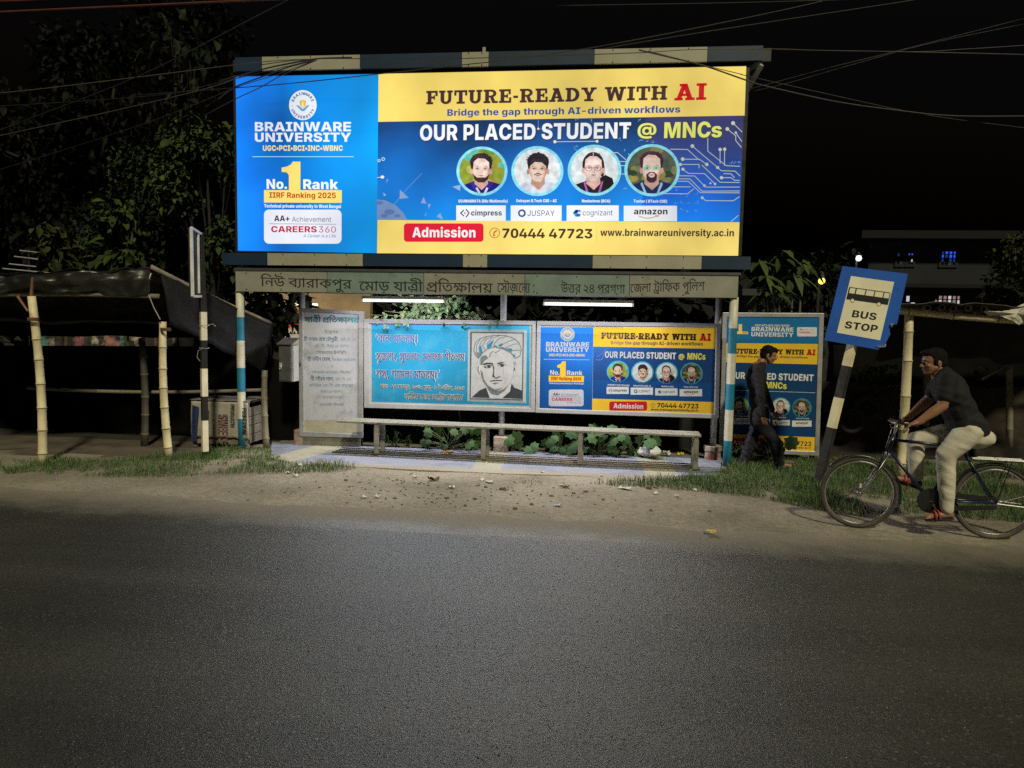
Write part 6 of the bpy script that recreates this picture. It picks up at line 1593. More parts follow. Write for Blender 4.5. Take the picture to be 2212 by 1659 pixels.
# grey notice board
M_NOTICE = mat("weathered_white_board", (.36, .37, .41), .5, var=.1, vscale=1.6, dirt=(.15, .15, .15), dscale=1.7, dlo=.5, dhi=.72)
nb, ny = frame_board("notice_board", "tall grey framed notice board with faded blue lettering at the left end", "notice board",
                     [(645, 665), (785.5, 672), (783, 946.5), (646.5, 943)], [(654, 673.5), (774.5, 679), (773, 938.5), (656.5, 932)], BRD, M_ALUD, M_NOTICE)
TEAL = (.01, .15, .18)
FB = (.025, .11, .22)
FAINT = (.16, .25, .37)
GREY = (.13, .13, .13)
for k_, x0, y0, x1, y1, cp, c_, bo in (
        ('n1', 470, 160, 1146, 166, 62, TEAL, .026), ('n2', 694, 300, 915, 302, 34, GREY, .004), ('n3', 452, 390, 890, 394, 40, FB, .014), ('ips', 915, 394, 1120, 396, 34, FAINT, .006),
        ('n4', 592, 472, 1022, 476, 32, FAINT, .004), ('n5', 594, 556, 1014, 558, 34, GREY, .002), ('n6', 502, 640, 796, 642, 40, FB, .014), ('n6b', 808, 644, 1108, 646, 32, FAINT, .004),
        ('n7', 792, 724, 820, 724, 28, FAINT, .002), ('n8', 562, 800, 1038, 802, 30, FAINT, .002), ('n9', 540, 884, 830, 888, 42, FB, .016), ('ips', 846, 888, 1056, 890, 32, (.27, .34, .43), .0),
        ('n10', 524, 964, 1078, 968, 32, FAINT, .0), ('n11', 670, 1040, 942, 1042, 30, FAINT, .0), ('n12', 690, 1112, 960, 1114, 28, (.27, .28, .30), .0), ('n13', 662, 1200, 956, 1204, 28, FAINT, .002)):
    A = Art(ny, lambda px, py: (at(px, py, BRD).x, at(px, py, BRD).z), painted)
    A.text(k_, *zn(x0, y0), *zn(x1, y1), cp * .3013 / 1.736, c_, 1, bo, 'B')
    A.build("lettering", nb)
# cream paint showing at the foot of the board
A = Art(ny, lambda px, py: (at(px, py, BRD).x, at(px, py, BRD).z), painted)
A.poly([zn(446, 1378), zn(1156, 1374), zn(1156, 1548), zn(980, 1540), zn(446, 1526)], mat("exposed_cream_board", (.30, .285, .22), .6, var=.12, vscale=6, dirt=(.2, .19, .14), dlo=.6, dhi=.75), .5)
A.build("bare_patch", nb)
pl = MB()
a, b_ = at(655, 962, 10.3), at(776, 966, 10.3)
pl.bx(a.x, b_.x, BRD + .01, BRD + .2, -.02, at(700, 945, BRD).z - .004)
pl.build("plinth", mat("mossy_cement", (.12, .11, .085), .9, var=.3, vscale=8, bump=.4, bscale=20), nb)

# blue mural board
M_FRAMEW = mat("white_frame", (.30, .30, .315), .5, metal=.1, var=.1, vscale=5, dirt=(.25, .24, .22), dlo=.58, dhi=.8)
mb_, my = frame_board("mural_board", "white framed board painted sky blue with a turbaned man's portrait", "painted board",
                      [(785.8, 688.5), (1157.4, 693.2), (1155.5, 890.8), (785.8, 881)], [(796, 698.5), (1150, 702), (1146.5, 881.5), (798.5, 870.5)], BRD, M_FRAMEW,
                      mat("board_white_paint", (.28, .29, .30), .6, var=.12, vscale=5))
A = Art(my, lambda px, py: (at(px, py, BRD).x, at(px, py, BRD).z), painted)
SKYB = mat("sky_blue_paint", (.006, .165, .31), .5, var=.12, vscale=2.2, dirt=(.05, .22, .33), dscale=2.2, dlo=.5, dhi=.78)
A.poly([z5(868, 250), z5(2182, 262), z5(2176, 934), z5(870, 900)], SKYB, 1)
A.poly([z5(868, 248), z5(2182, 258), z5(2182, 268), z5(868, 264)], (.01, .02, .13), 1.6)
INK, WH = (.010, .02, .15), (.95, .97, 1.0)
for k_, x0, y0, x1, y1, cp in (('m1', 900, 404, 1252, 406, 58), ('m2', 900, 556, 1646, 560, 60), ('m3', 900, 698, 1434, 706, 60)):
    A.text(k_, *z5(x0, y0), *z5(x1, y1), cp * .2604, WH, 3, .045, 'B')
    A.text(k_, z5(x0 + 6, y0)[0], z5(x0, y0)[1], z5(x1 - 6, y1)[0], z5(x1, y1)[1], cp * .2604, INK, 4, .012, 'B')
A.text('m4', *z5(940, 784), *z5(1640, 804), 30 * .2604, (.85, .85, .82), 3, .045, 'B')
A.text('m4', *z5(941, 784), *z5(1639, 804), 28 * .2604, (.10, .07, .06), 4, -.006, 'B')
A.text('m5', *z5(1134, 878), *z5(1622, 888), 44 * .2604, (.75, .82, .85), 3, .045, 'B', shear=.18)
A.text('m5', *z5(1138, 878), *z5(1618, 888), 44 * .2604, (.05, .045, .055), 4, .006, 'B', shear=.18)
# the painted picture: a grey frame round a monochrome likeness of a turbaned man
A.poly([zp(75, 170), zp(1150, 180), zp(1132, 1530), zp(60, 1490)], (.25, .33, .38), 2)
A.poly([zp(1090, 230), zp(1150, 180), zp(1132, 1530), zp(1070, 1470)], (.44, .52, .55), 2.3)
A.poly([zp(60, 1490), zp(120, 1440), zp(1070, 1470), zp(1132, 1530)], (.30, .37, .41), 2.4)
A.poly([zp(75, 170), zp(140, 230), zp(120, 1440), zp(60, 1490)], (.42, .50, .55), 2.5)
A.poly([zp(110, 215), zp(1095, 230), zp(1075, 1475), zp(100, 1450)], (.06, .075, .085), 2.7)
A.poly([zp(145, 240), zp(1072, 250), zp(1058, 1452), zp(120, 1432)], (.52, .53, .56), 3)
G0, G1, G2, G3 = (.03, .04, .05), (.16, .19, .21), (.34, .36, .38), (.60, .61, .63)
A.poly([zp(135, 1420), zp(280, 1290), zp(400, 1240), zp(470, 1430)], G0, 3.4)
A.poly([zp(700, 1432), zp(830, 1320), zp(870, 1160), zp(920, 1240), zp(1060, 1290), zp(1058, 1446)], G0, 3.4)
A.poly([zp(405, 1235), zp(470, 1430), zp(690, 1432), zp(840, 1310), zp(862, 1180), zp(640, 1290)], G3, 3.5)
A.poly([zp(420, 1250), zp(500, 1360), zp(620, 1380), zp(740, 1300), zp(820, 1190), zp(640, 1300)], G1, 3.6)
# turban
A.poly([zp(262, 700), zp(200, 640), zp(178, 540), zp(205, 420), zp(290, 340), zp(420, 300), zp(600, 280), zp(760, 285), zp(900, 330), zp(1010, 420), zp(1050, 540), zp(1020, 660), zp(940, 700),
        zp(860, 600), zp(720, 530), zp(560, 500), zp(420, 540), zp(330, 610)], (.50, .52, .55), 4)
TB = [(262, 700), (200, 640), (178, 540), (205, 420), (290, 340), (420, 300), (600, 280), (760, 285), (900, 330), (1010, 420), (1050, 540), (1020, 660), (940, 700), (860, 600), (720, 530), (560, 500), (420, 540), (330, 610), (262, 700)]
A.line([zp(*q) for q in TB], 1.6, (.12, .14, .16), 4.5)
for q in ((262, 700, 230, 600, 225, 470, 300, 350), (300, 640, 270, 520, 310, 400, 420, 310), (390, 560, 340, 470, 400, 360, 520, 300), (430, 540, 420, 440, 500, 340, 640, 290),
          (540, 500, 560, 420, 640, 340, 780, 300), (640, 510, 720, 440, 840, 380, 940, 350), (720, 530, 820, 480, 930, 440, 1000, 440), (820, 590, 900, 560, 980, 550, 1040, 560)):
    A.line([zp(q[i], q[i + 1]) for i in range(0, 8, 2)], 1.5, G1, 4.4)
CY = (.02, .22, .36)
for q in (((280, 480), (310, 470), (340, 600), (300, 620), (272, 560)), ((420, 460), (540, 360), (500, 500), (420, 530)), ((620, 460), (700, 420), (715, 450), (640, 490)), ((780, 520), (860, 520), (900, 560), (850, 590)), ((880, 620), (940, 640), (930, 690), (900, 670))):
    A.poly([zp(*p) for p in q], CY, 4.7)
for q in (((200, 600), (250, 590), (330, 610), (262, 700)), ((540, 460), (600, 470), (620, 510), (520, 505)), ((640, 490), (730, 500), (860, 580), (720, 535))):
    A.poly([zp(*p) for p in q], G1, 4.8)
# face
A.poly([zp(300, 700), zp(330, 620), zp(420, 545), zp(560, 505), zp(700, 540), zp(830, 610), zp(900, 720), zp(910, 860), zp(890, 1020), zp(830, 1170), zp(720, 1270), zp(580, 1310), zp(440, 1250), zp(350, 1130), zp(300, 960), zp(285, 820)], (.56, .56, .58), 5)
A.poly([zp(300, 700), zp(340, 650), zp(400, 660), zp(440, 700), zp(360, 760), zp(330, 830), zp(296, 820)], G1, 5.4)
A.poly([zp(300, 900), zp(340, 960), zp(360, 1080), zp(440, 1200), zp(560, 1270), zp(720, 1240), zp(580, 1312), zp(440, 1250), zp(350, 1130), zp(300, 960)], G1, 5.4)
A.poly([zp(240, 830), zp(280, 820), zp(305, 900), zp(305, 1050), zp(280, 1060), zp(245, 930)], G3, 5.2)
A.line([zp(262, 850), zp(255, 920), zp(285, 1000)], 1.6, G0, 5.6)
A.poly([zp(350, 800), zp(420, 778), zp(520, 785), zp(545, 840), zp(500, 815), zp(430, 810), zp(350, 830)], G0, 5.8)
A.poly([zp(610, 785), zp(680, 770), zp(755, 780), zp(690, 795), zp(615, 810)], G0, 5.8)
for (cx, cy) in ((455, 852), (695, 832)):
    A.poly([zp(cx - 70, cy), zp(cx - 20, cy - 22), zp(cx + 40, cy - 16), zp(cx + 70, cy), zp(cx + 10, cy + 24), zp(cx - 40, cy + 22)], G3, 5.9)
    A.ell(*zp(cx, cy), 4.0, 3.2, G0, 6.2, None, 12)
    A.line([zp(cx - 72, cy - 2), zp(cx - 20, cy - 24), zp(cx + 40, cy - 18), zp(cx + 72, cy)], 1.2, G0, 6.1)
A.poly([zp(345, 850), zp(400, 858), zp(440, 885), zp(380, 875)], G0, 6)
A.poly([zp(530, 830), zp(552, 870), zp(545, 1010), zp(580, 1060), zp(660, 1020), zp(650, 1040), zp(585, 1075), zp(515, 1030), zp(535, 950)], G0, 6)
A.line([zp(480, 1120), zp(560, 1108), zp(690, 1106)], 1.7, G0, 6)
A.poly([zp(505, 1155), zp(570, 1148), zp(640, 1150), zp(570, 1178)], G1, 6)
A.line([zp(385, 640), zp(420, 680)], 1.4, G1, 6); A.line([zp(460, 680), zp(490, 600), zp(540, 570)], 1.4, G1, 6); A.line([zp(560, 600), zp(620, 575), zp(660, 545)], 1.4, G1, 6)
A.line([zp(905, 790), zp(940, 770), zp(935, 830)], 1.2, G1, 6); A.line([zp(918, 870), zp(926, 920)], 1.6, G0, 6); A.line([zp(720, 890), zp(715, 1000)], .7, G2, 6)
A.build("painting", mb_)


# printed adverts: shared pieces
PB, PBD, PY_ = (.006, .085, .33), (.008, .045, .17), (.78, .50, .035)
ab, ay = frame_board("advert_board", "wide white framed printed advert with four round portraits under the right tube light", "advert board",
                     [(1159.7, 693.2), (1557.6, 699), (1553, 904.5), (1156.5, 891.6)], [(1167, 702.5), (1547.5, 706.8), (1544, 894.5), (1163.8, 882.8)], BRD, M_FRAMEW,
                     mat("vinyl_backing", (.5, .5, .5), .5))
A = Art(ay, lambda px, py: (at(px, py, BRD).x, at(px, py, BRD).z), printed)
A.poly([zc(185, 352), zc(734, 352), zc(720, 1212), zc(172, 1190)], PB, 1)
A.poly([zc(734, 356), zc(2004, 360), zc(1998, 576), zc(732, 552)], PY_, 1)
A.poly([zc(732, 552), zc(1998, 576), zc(1984, 1128), zc(724, 1092)], PBD, 1)
A.poly([zc(728, 900), zc(1990, 930), zc(1984, 1128), zc(724, 1092)], (.006, .06, .24), 1.4)
A.poly([zc(724, 1092), zc(1984, 1128), zc(1984, 1250), zc(720, 1214)], PY_, 1)
university_mark(A, zc(464, 424)[0], zc(464, 424)[1], 15.4, 15.2, .75)
W_ = (.68, .70, .74)
A.text("BRAINWARE", *zc(242, 552), *zc(688, 556), 10, W_, 2, .03)
A.text("UNIVERSITY", *zc(240, 606), *zc(686, 610), 10, W_, 2, .03)
A.text("UGC•PCI•BCI•INC•WBNC", *zc(274, 652), *zc(648, 656), 5.6, (.72, .62, .30), 2, .035)
A.line([zc(218, 684), zc(690, 690)], 1.0, (.5, .6, .75), 2)
A.poly([zc(*q) for q in ((412, 706), (446, 706), (446, 868), (388, 868), (388, 776), (360, 768), (358, 746), (395, 732))], PY_, 3)
A.text("No.", *zc(284, 844), *zc(382, 846), 10, W_, 2, .05)
A.text("Rank", *zc(458, 848), *zc(620, 850), 10, W_, 2, .05)
A.poly([zc(270, 854), zc(636, 858), zc(634, 922), zc(270, 916)], PY_, 2)
A.text("IIRF Ranking 2025", *zc(294, 894), *zc(608, 898), 6, (.42, .08, .01), 4, .016)
A.text("Technical private university in West Bengal", *zc(272, 940), *zc(634, 946), 3.6, W_, 2, .03)
x0, y0 = zc(270, 998); x1, y1 = zc(632, 1172)
A.rrect(x0, y0, x1, y1, 5, (.50, .52, .62), 2)
A.text("AA+", *zc(316, 1060), *zc(386, 1060), 6, (.05, .03, .05), 3, .035)
A.text("Achievement", *zc(398, 1062), *zc(580, 1064), 5.4, (.18, .18, .24), 3, 0)
A.line([zc(296, 1070), zc(606, 1076)], .6, (.12, .12, .18), 3)
A.text("CAREERS", *zc(300, 1114), *zc(516, 1118), 6.8, (.48, .01, .05), 3, .04)
A.text("360", *zc(524, 1118), *zc(604, 1120), 6.8, (.36, .25, .34), 3, -.01)
A.text("A Career is a Life", *zc(455, 1138), *zc(604, 1142), 3, (.2, .2, .35), 3, .004, shear=.2)
A.text("FUTURE-READY WITH", *zc(812, 470), *zc(1800, 486), 13.2, (.03, .018, .016), 2, .03, 'S')
A.text("AI", *zc(1832, 490), *zc(1954, 492), 15, (.52, .01, .02), 2, .03, 'S')
A.text("Bridge the gap through AI-driven workflows", *zc(914, 528), *zc(1868, 542), 7.4, (.07, .06, .07), 2, .02)
A.text("OUR PLACED STUDENT", *zc(852, 668), *zc(1590, 684), 14, W_, 2, .045)
A.text("@", *zc(1618, 676), *zc(1676, 678), 10, (.75, .72, .08), 2, .02)
A.text("MNCs", *zc(1708, 686), *zc(1896, 690), 14, (.75, .72, .08), 2, .04)
for i, (cx, cy) in enumerate(((988, 812), (1242, 820), (1494, 826), (1752, 832))):
    x, y = zc(cx, cy)
    portrait(A, i, x, y, 24.2, 23.6, (70, 190, 240), .72)
for t_, x0, y0, x1, y1 in (("SOUMABRATA (BSc Multimedia)", 880, 956, 1108, 962), ("Debayan B.Tech CSE – AI", 1146, 964, 1328, 970), ("Neelashree (BCA)", 1440, 972, 1566, 976), ("Tushar ( BTech CSE)", 1670, 978, 1818, 982)):
    A.text(t_, *zc(x0, y0), *zc(x1, y1), 3.2, W_, 2, .03)
for i, (x0, y0, x1, y1) in enumerate(((870, 970, 1100, 1044), (1120, 978, 1352, 1052), (1374, 986, 1606, 1060), (1628, 994, 1862, 1068))):
    company(A, i, *zc(x0, y0), *zc(x1, y1), (.62, .64, .68), .7)
x0, y0 = zc(898, 1122); x1, y1 = zc(1290, 1216)
A.rrect(x0, y0, x1, y1, 4, (.50, .012, .03), 2)
A.text("Admission", *zc(942, 1192), *zc(1250, 1200), 10.6, (.72, .68, .68), 3, .03)
handset(A, *zc(1352, 1162), 5.4, (.45, .16, .02), 2)
A.text("70444 47723", *zc(1394, 1184), *zc(1824, 1196), 10, (.03, .02, .015), 2, .035)
A.text("www.brainwareuniversity.ac.in", *zc(1330, 1216), *zc(1820, 1228), 5.2, (.05, .035, .02), 2, .02)
for q in (((760, 690), (820, 690), (870, 570)), ((770, 660), (830, 620), (850, 590))):
    A.line([zc(*p) for p in q], .5, (.25, .3, .34), 1.7)
A.build("printed_sheet", ab)

TY = 10.62
tb_, ty = frame_board("advert_board", "tall grey framed advert standing at the right end behind the walking man", "advert board",
                      [(1562, 675), (1780.6, 676.5), (1769.7, 985), (1553, 975)], [(1571, 684.5), (1769.6, 685.5), (1760, 975.4), (1563, 966.7)], TY, M_ALU, mat("vinyl_backing", (.5, .5, .5), .5))
for px in (1566, 1758):
    p = at(px, 980, TY)
    lg = MB()
    lg.bx(p.x - .03, p.x + .03, TY + .052, TY + .1, -.02, 1.9)
    lg.build("leg", M_STEEL, tb_)
A = Art(ty, lambda px, py: (at(px, py, TY).x, at(px, py, TY).z), lambda c: printed([min(1.3, v * 1.75) for v in c]))
A.poly([zr(150, 155), zr(757, 157), zr(752, 332), zr(146, 326)], (.01, .13, .34), 1)
A.poly([zr(146, 326), zr(752, 332), zr(746, 466), zr(142, 452)], (.70, .44, .03), 1)
A.poly([zr(142, 452), zr(746, 466), zr(732, 944), zr(130, 920)], (.006, .042, .14), 1)
A.poly([zr(130, 920), zr(732, 944), zr(728, 1036), zr(126, 1010)], (.70, .44, .03), 1)
A.poly([zr(228, 202), zr(250, 202), zr(250, 250), zr(290, 252), zr(290, 268), zr(212, 266), zr(212, 250), zr(228, 250)], (.72, .55, .18), 2)
A.text("IIRF", *zr(252, 264), *zr(284, 265), 3, (.3, .1, .02), 3, .02)
W2 = (.60, .62, .66)
A.text("UGC•PCI•BCI•INC•WBNC", *zr(335, 216), *zr(564, 219), 4.6, (.6, .55, .4), 2, .03)
A.text("BRAINWARE", *zr(312, 247), *zr(588, 252), 9.2, W2, 2, .03)
A.text("UNIVERSITY", *zr(310, 281), *zr(586, 286), 9.2, W2, 2, .03)
x0, y0 = zr(611, 222); x1, y1 = zr(741, 282)
A.rrect(x0, y0, x1, y1, 3, (.56, .58, .62), 2)
A.text("AA+", *zr(628, 242), *zr(652, 242), 3.2, (.1, .05, .06), 3, .03)
A.text("Achievement", *zr(658, 242), *zr(726, 243), 3, (.28, .28, .32), 3, 0)
A.text("CAREERS", *zr(622, 261), *zr(698, 263), 4, (.5, .02, .05), 3, .04)
A.text("360", *zr(702, 263), *zr(730, 264), 4, (.4, .3, .36), 3, -.01)
A.text("FUTURE-READY WITH", *zr(176, 394), *zr(656, 402), 10.6, (.03, .02, .016), 2, .03, 'S')
A.text("AI", *zr(672, 404), *zr(731, 406), 12, (.5, .01, .02), 2, .03, 'S')
A.text("Bridge the gap through AI-driven workflows", *zr(216, 418), *zr(682, 428), 5, (.06, .05, .05), 2, .02)
A.text("OUR PLACED STUDENT", *zr(170, 558), *zr(718, 576), 14.4, W2, 2, .045)
A.text("@ MNCs", *zr(344, 618), *zr(542, 628), 14, (.66, .62, .06), 2, .04)
A.line([zr(186, 634), zr(730, 652)], .8, (.5, .55, .6), 2)
for i, (cx, cy) in enumerate(((232, 736), (368, 742), (505, 744), (643, 750))):
    x, y = zr(cx, cy)
    portrait(A, i, x, y, 21, 20.6, (60, 170, 215), .6)
for i, (x0, y0, x1, y1) in enumerate(((180, 818, 308, 858), (318, 824, 434, 862), (450, 830, 564, 866), (578, 834, 706, 874))):
    company(A, i, *zr(x0, y0), *zr(x1, y1), (.58, .6, .64), .68)
for t_, x0, y0, x1, y1 in (("SOUMABRATA (BSc Multimedia)", 176, 806, 292, 810), ("Debayan B.Tech CSE – AI", 318, 812, 424, 816), ("Neelashree (BCA)", 470, 816, 540, 818), ("Tushar ( BTech CSE)", 602, 822, 690, 825)):
    A.text(t_, *zr(x0, y0), *zr(x1, y1), 2.4, W2, 2, .03)
x0, y0 = zr(180, 950); x1, y1 = zr(390, 1000)
A.rrect(x0, y0, x1, y1, 3, (.46, .012, .03), 2)
A.text("Admission", *zr(192, 992), *zr(366, 998), 9.6, (.66, .62, .62), 3, .03)
handset(A, *zr(428, 974), 4.6, (.45, .16, .02), 2)
A.text("70444 47723", *zr(446, 994), *zr(704, 1002), 9.6, (.04, .03, .02), 2, .035)
A.text("www.brainwareuniversity.ac.in", *zr(420, 1012), *zr(702, 1020), 4.6, (.08, .05, .02), 2, .02)
A.build("printed_sheet", tb_)
# ---------------------------------------------------------------- bench
M_BENCH = mat("worn_bench_paint", (.23, .22, .19), .6, var=.22, vscale=12, dirt=(.09, .08, .06), dscale=6, dlo=.5, dhi=.66, bump=.15, bscale=60)
M_RAIL = mat("rusty_bar", (.10, .08, .055), .6, metal=.3, var=.35, vscale=14, dirt=(.2, .17, .12), dlo=.55, dhi=.7)
la, lb = gnd(812, 985), gnd(1500, 1018)
bdir = Vector((lb.x - la.x, lb.y - la.y, 0)).normalized()
bnor = Vector((-bdir.y, bdir.x, 0))
bench = thing("bench", "long pale slatted bench with square legs and low foot rails in the shelter", "bench", ((la.x + lb.x) / 2, (la.y + lb.y) / 2 + .15, .018))
ST = .47
s0 = la - bdir * .58
s1 = lb + bdir * .07
for k in range(4):
    o_ = bnor * (.02 + k * .095)
    b = MB()
    a_, c_ = s0 + o_ + Vector((0, 0, ST)), s1 + o_ + Vector((0, 0, ST))
    if k == 1:
        a_ += bdir * .04
    if k == 3:
        a_ += bdir * .12
    b.bar(a_, c_, .07, .028)
    b.build("seat_slat", M_BENCH, bench, bevel=.004)
for px in (812, 1043, 1252, 1502):
    f0 = gnd(px, 985 + (px - 812) * 33 / 688)
    # along the bench line
    d = (Vector((f0.x, f0.y, 0)) - la).dot(bdir)
    q = la + bdir * d
    for o_ in (.03, .29):
        b = MB()
        p = q + bnor * o_
        b.bar((p.x, p.y, .0), (p.x, p.y, ST - .055), .062, .062, 0, up=(0, 1, 0))
        b.build("leg", M_BENCH, bench, bevel=.004)
    b = MB()
    b.bar(q + bnor * .0 + Vector((0, 0, ST - .036)), q + bnor * .33 + Vector((0, 0, ST - .036)), .05, .035)
    b.build("cross_bar", M_BENCH, bench)
for k in range(4):
    b = MB()
    o_ = bnor * (-.03 + k * .125)
    b.tube([s0 - bdir * .06 + o_ + Vector((0, 0, .03)), s1 + o_ + Vector((0, 0, .03))], .009, 8)
    b.build("foot_rail", M_RAIL, bench, smooth=True)

# ---------------------------------------------------------------- meter box beside the notice board
M_BOXG = mat("meter_box_grey", (.055, .057, .06), .55, var=.2, vscale=7, dirt=(.10, .07, .06), dscale=4, dlo=.52, dhi=.72)
MY = 10.02
c0, c1 = at(602, 745, MY), at(627, 825, MY)
mbx = thing("meter_box", "small grey metal box with sloping lid beside the notice board", "meter box", (c1.x, MY + .1, c1.z))
b = MB()
b.bx(c0.x, c1.x + .02, MY, MY + .22, c1.z, c0.z)
b.build("case", M_BOXG, mbx, bevel=.006)
b = MB()
b.add([(c0.x - .02, MY - .03, c0.z + .004), (c1.x + .04, MY - .03, c0.z + .004), (c1.x + .04, MY + .24, c0.z + .09), (c0.x - .02, MY + .24, c0.z + .09),
       (c0.x - .02, MY - .03, c0.z + .018), (c1.x + .04, MY - .03, c0.z + .018), (c1.x + .04, MY + .24, c0.z + .104), (c0.x - .02, MY + .24, c0.z + .104)],
      [(0, 3, 2, 1), (4, 5, 6, 7), (0, 1, 5, 4), (1, 2, 6, 5), (2, 3, 7, 6), (3, 0, 4, 7)])
b.build("lid", M_BOXG, mbx)
b = MB()
b.bx(c0.x + .012, c1.x + .008, MY - .012, MY - .002, c1.z + .02, c0.z - .02)
dr = b.build("door", M_BOXG, mbx)
b = MB()
hz = (c0.z + c1.z) / 2 - .02
b.bx(c0.x + .02, c0.x + .05, MY - .03, MY - .0125, hz - .03, hz + .03)
b.tube([(c0.x + .035 + .016 * math.cos(a), MY - .034, hz - .045 + .02 * math.sin(a)) for a in [i * .63 for i in range(10)]], .004, 6, closed=True)
b.build("latch", M_GALV, dr)
b = MB()
b.bx(c1.x + .022, c1.x + .05, MY + .01, MY + .20, c1.z + .005, c0.z - .01)
b.build("side_sheet", mat("bare_zinc", (.38, .38, .37), .5, metal=.3), mbx)
b = MB()
b.bar((c1.x + .03, MY + .17, hz), (at(650, 780, BRD).x, MY + .31, hz), .03, .03)
b.build("bracket", M_STEEL, mbx)
b = MB()
b.bar((c1.x + .0, MY + .225, c1.z + .05), (at(648, 800, 10.4).x, 10.40, c1.z + .05), .03, .03)
b.build("bracket", M_STEEL, mbx)

# ---------------------------------------------------------------- roadside sign seen edge-on
M_BLK = mat("black_paint", (.012, .012, .013), .5, var=.3, vscale=12)
M_WHT = mat("white_paint", (.66, .61, .48), .5, var=.12, vscale=8, dirt=(.28, .22, .15), dlo=.6, dhi=.78)
SY = 9.06
sp_ = thing("sign_post", "black and white striped post carrying a sign seen from its edge", "sign post", (gnd(443, 990).x, SY, 0))
ys_ = [(444, 995), (443, 975), (442, 908), (441.5, 856), (440.5, 796), (440, 735), (439, 674), (432, 505)]
pts, mis = [], []
colr = 0
for i in range(len(ys_) - 1):
    a, c = at(*ys_[i], SY), at(*ys_[i + 1], SY)
    if i == 0: a.z = -.02
    pts += [a, c + Vector((0, 0, .001))]
    mis += [colr, colr]
    colr = 1 - colr
mis[-1] = mis[-2] = 0
b = MB()
b.tube([p for p in pts], .053, 4, 0, True, mis=mis)
b.build("post", [M_BLK, M_WHT], sp_)
b = MB()
tl, bl = at(409, 492, SY - .30), at(412, 640, SY - .30)
tr, br_ = at(431, 506, SY), at(433, 640, SY)
n_ = Vector((.018, .004, 0))
b.add([tl - n_, bl - n_, br_ - n_, tr - n_, tl + n_, bl + n_, br_ + n_, tr + n_], [(0, 1, 2, 3), (7, 6, 5, 4), (0, 4, 5, 1), (1, 5, 6, 2), (2, 6, 7, 3), (3, 7, 4, 0)])
b.build("sign_plate", M_BLK, sp_)
b = MB()
for p, q in ((tl, tr), (bl, br_), (tl, bl)):
    b.bar(p + n_ * 1.3, q + n_ * 1.3, .03, .03, 0)
mid_t, mid_b = tl.lerp(tr, .62), bl.lerp(br_, .62)
b.bar(mid_t + n_ * 1.3 - Vector((0, 0, .03)), mid_b + n_ * 1.3 + Vector((0, 0, .04)), .035, .02)
b.build("plate_frame", mat("sign_edge_white", (.62, .62, .6), .5), sp_)
M_WIRE = mat("pale_wire", (.3, .3, .3), .5)
for yy, tail in ((703, [(446, 703), (460, 700), (466, 705)]), (752, [(437, 753), (428, 758), (426, 772), (432, 780)])):
    c = at(441, yy, SY)
    b = MB()
    b.tube([c + Vector((.064 * math.cos(t), .064 * math.sin(t), .004 * math.sin(3 * t))) for t in [i * .52 for i in range(12)]], .004, 5, closed=True)
    b.tube([at(*q, SY - .06) for q in tail], .0045, 5)
    b.build("binding_wire", M_WIRE, sp_)

# ---------------------------------------------------------------- leaning bus stop sign
GY = 8.15
f0 = gnd(1768, 1052)
GY = f0.y
bs = thing("bus_stop_sign", "leaning blue bus stop sign with a bus picture on a striped post", "bus stop sign", (f0.x, f0.y, 0))
b = MB()
P0, P1 = at(1764, 1058, GY), at(1880, 585, GY + .04)
P0.z = -.03


def on_post(y):
    lo, hi = 0.0, 1.0
    for _ in range(40):
        m_ = (lo + hi) / 2
        p = P0.lerp(P1, m_)
        v = p - Vector((0, 0, CAM_H))
        py = PCY - FPX * v.dot(C_U) / v.dot(C_F)
        if py > y: lo = m_
        else: hi = m_
    return P0.lerp(P1, lo)


pts, mis = [P0], []
# zoom-measured stripe edges
ylist = [924, 859.5, 791, 590]
for i, y in enumerate(ylist):
    p = on_post(y)
    pts += [p, p + (P1 - P0).normalized() * .001]
    mis += [[0, 1, 0, 1][i]] * 2
pts = pts[:-1]
mis.append(1)
b.tube(pts, .062, 4, 0, True, mis=mis[:len(pts)])
RUST = mat("rust_patch", (.09, .035, .015), .85, var=.4, vscale=20)
pp = on_post(893)
b.build("post", [mat("black_post_paint", (.022, .022, .022), .55, var=.3, vscale=10, dirt=(.07, .06, .04), dlo=.52, dhi=.7), mat("ivory_post_paint", (.72, .65, .42), .5, var=.12, vscale=6, dirt=(.10, .05, .03), dscale=9, dlo=.62, dhi=.70)], bs)
PYs = GY - .055
s_ = lambda px, py: (at(px, py, PYs).x, at(px, py, PYs).z)
zs_ = lambda x, y: ((2780 + x * .4792) / 1.736, (860 + y * .4792) / 1.736)
OUT = [zs_(*q) for q in ((792, 287), (1304, 348), (1218, 742), (1192, 745), (1160, 780), (1166, 820), (1130, 890), (1072, 942), (650, 868))]
b = MB()
q = [s_(*p) for p in OUT]
k = len(q)
b.add([(x, PYs, z) for x, z in q] + [(x, PYs + .006, z) for x, z in q], [tuple(reversed(range(k))), tuple(range(k, 2 * k))] + [(i, (i + 1) % k, k + (i + 1) % k, k + i) for i in range(k)])
M_SBLUE = mat("reflective_blue", (.015, .095, .46), .42, var=.12, vscale=4, dirt=(.03, .07, .22), dlo=.6, dhi=.8)
b.build("sign_plate", M_SBLUE, bs)
A = Art(PYs, s_, painted)
M_SW = mat("reflective_cream", (.76, .72, .54), .35, var=.07, vscale=5)
SBL = (.012, .012, .013)
A.poly([zs_(858, 365), zs_(1196, 412), zs_(1086, 868), zs_(748, 808)], M_SW, 1)
u = Vector(zs_(1196, 412)) - Vector(zs_(858, 365))
dn = Vector(zs_(748, 808)) - Vector(zs_(858, 365))
o0 = Vector(zs_(858, 365))
W = lambda a, c: tuple(o0 + u * a + dn * c)
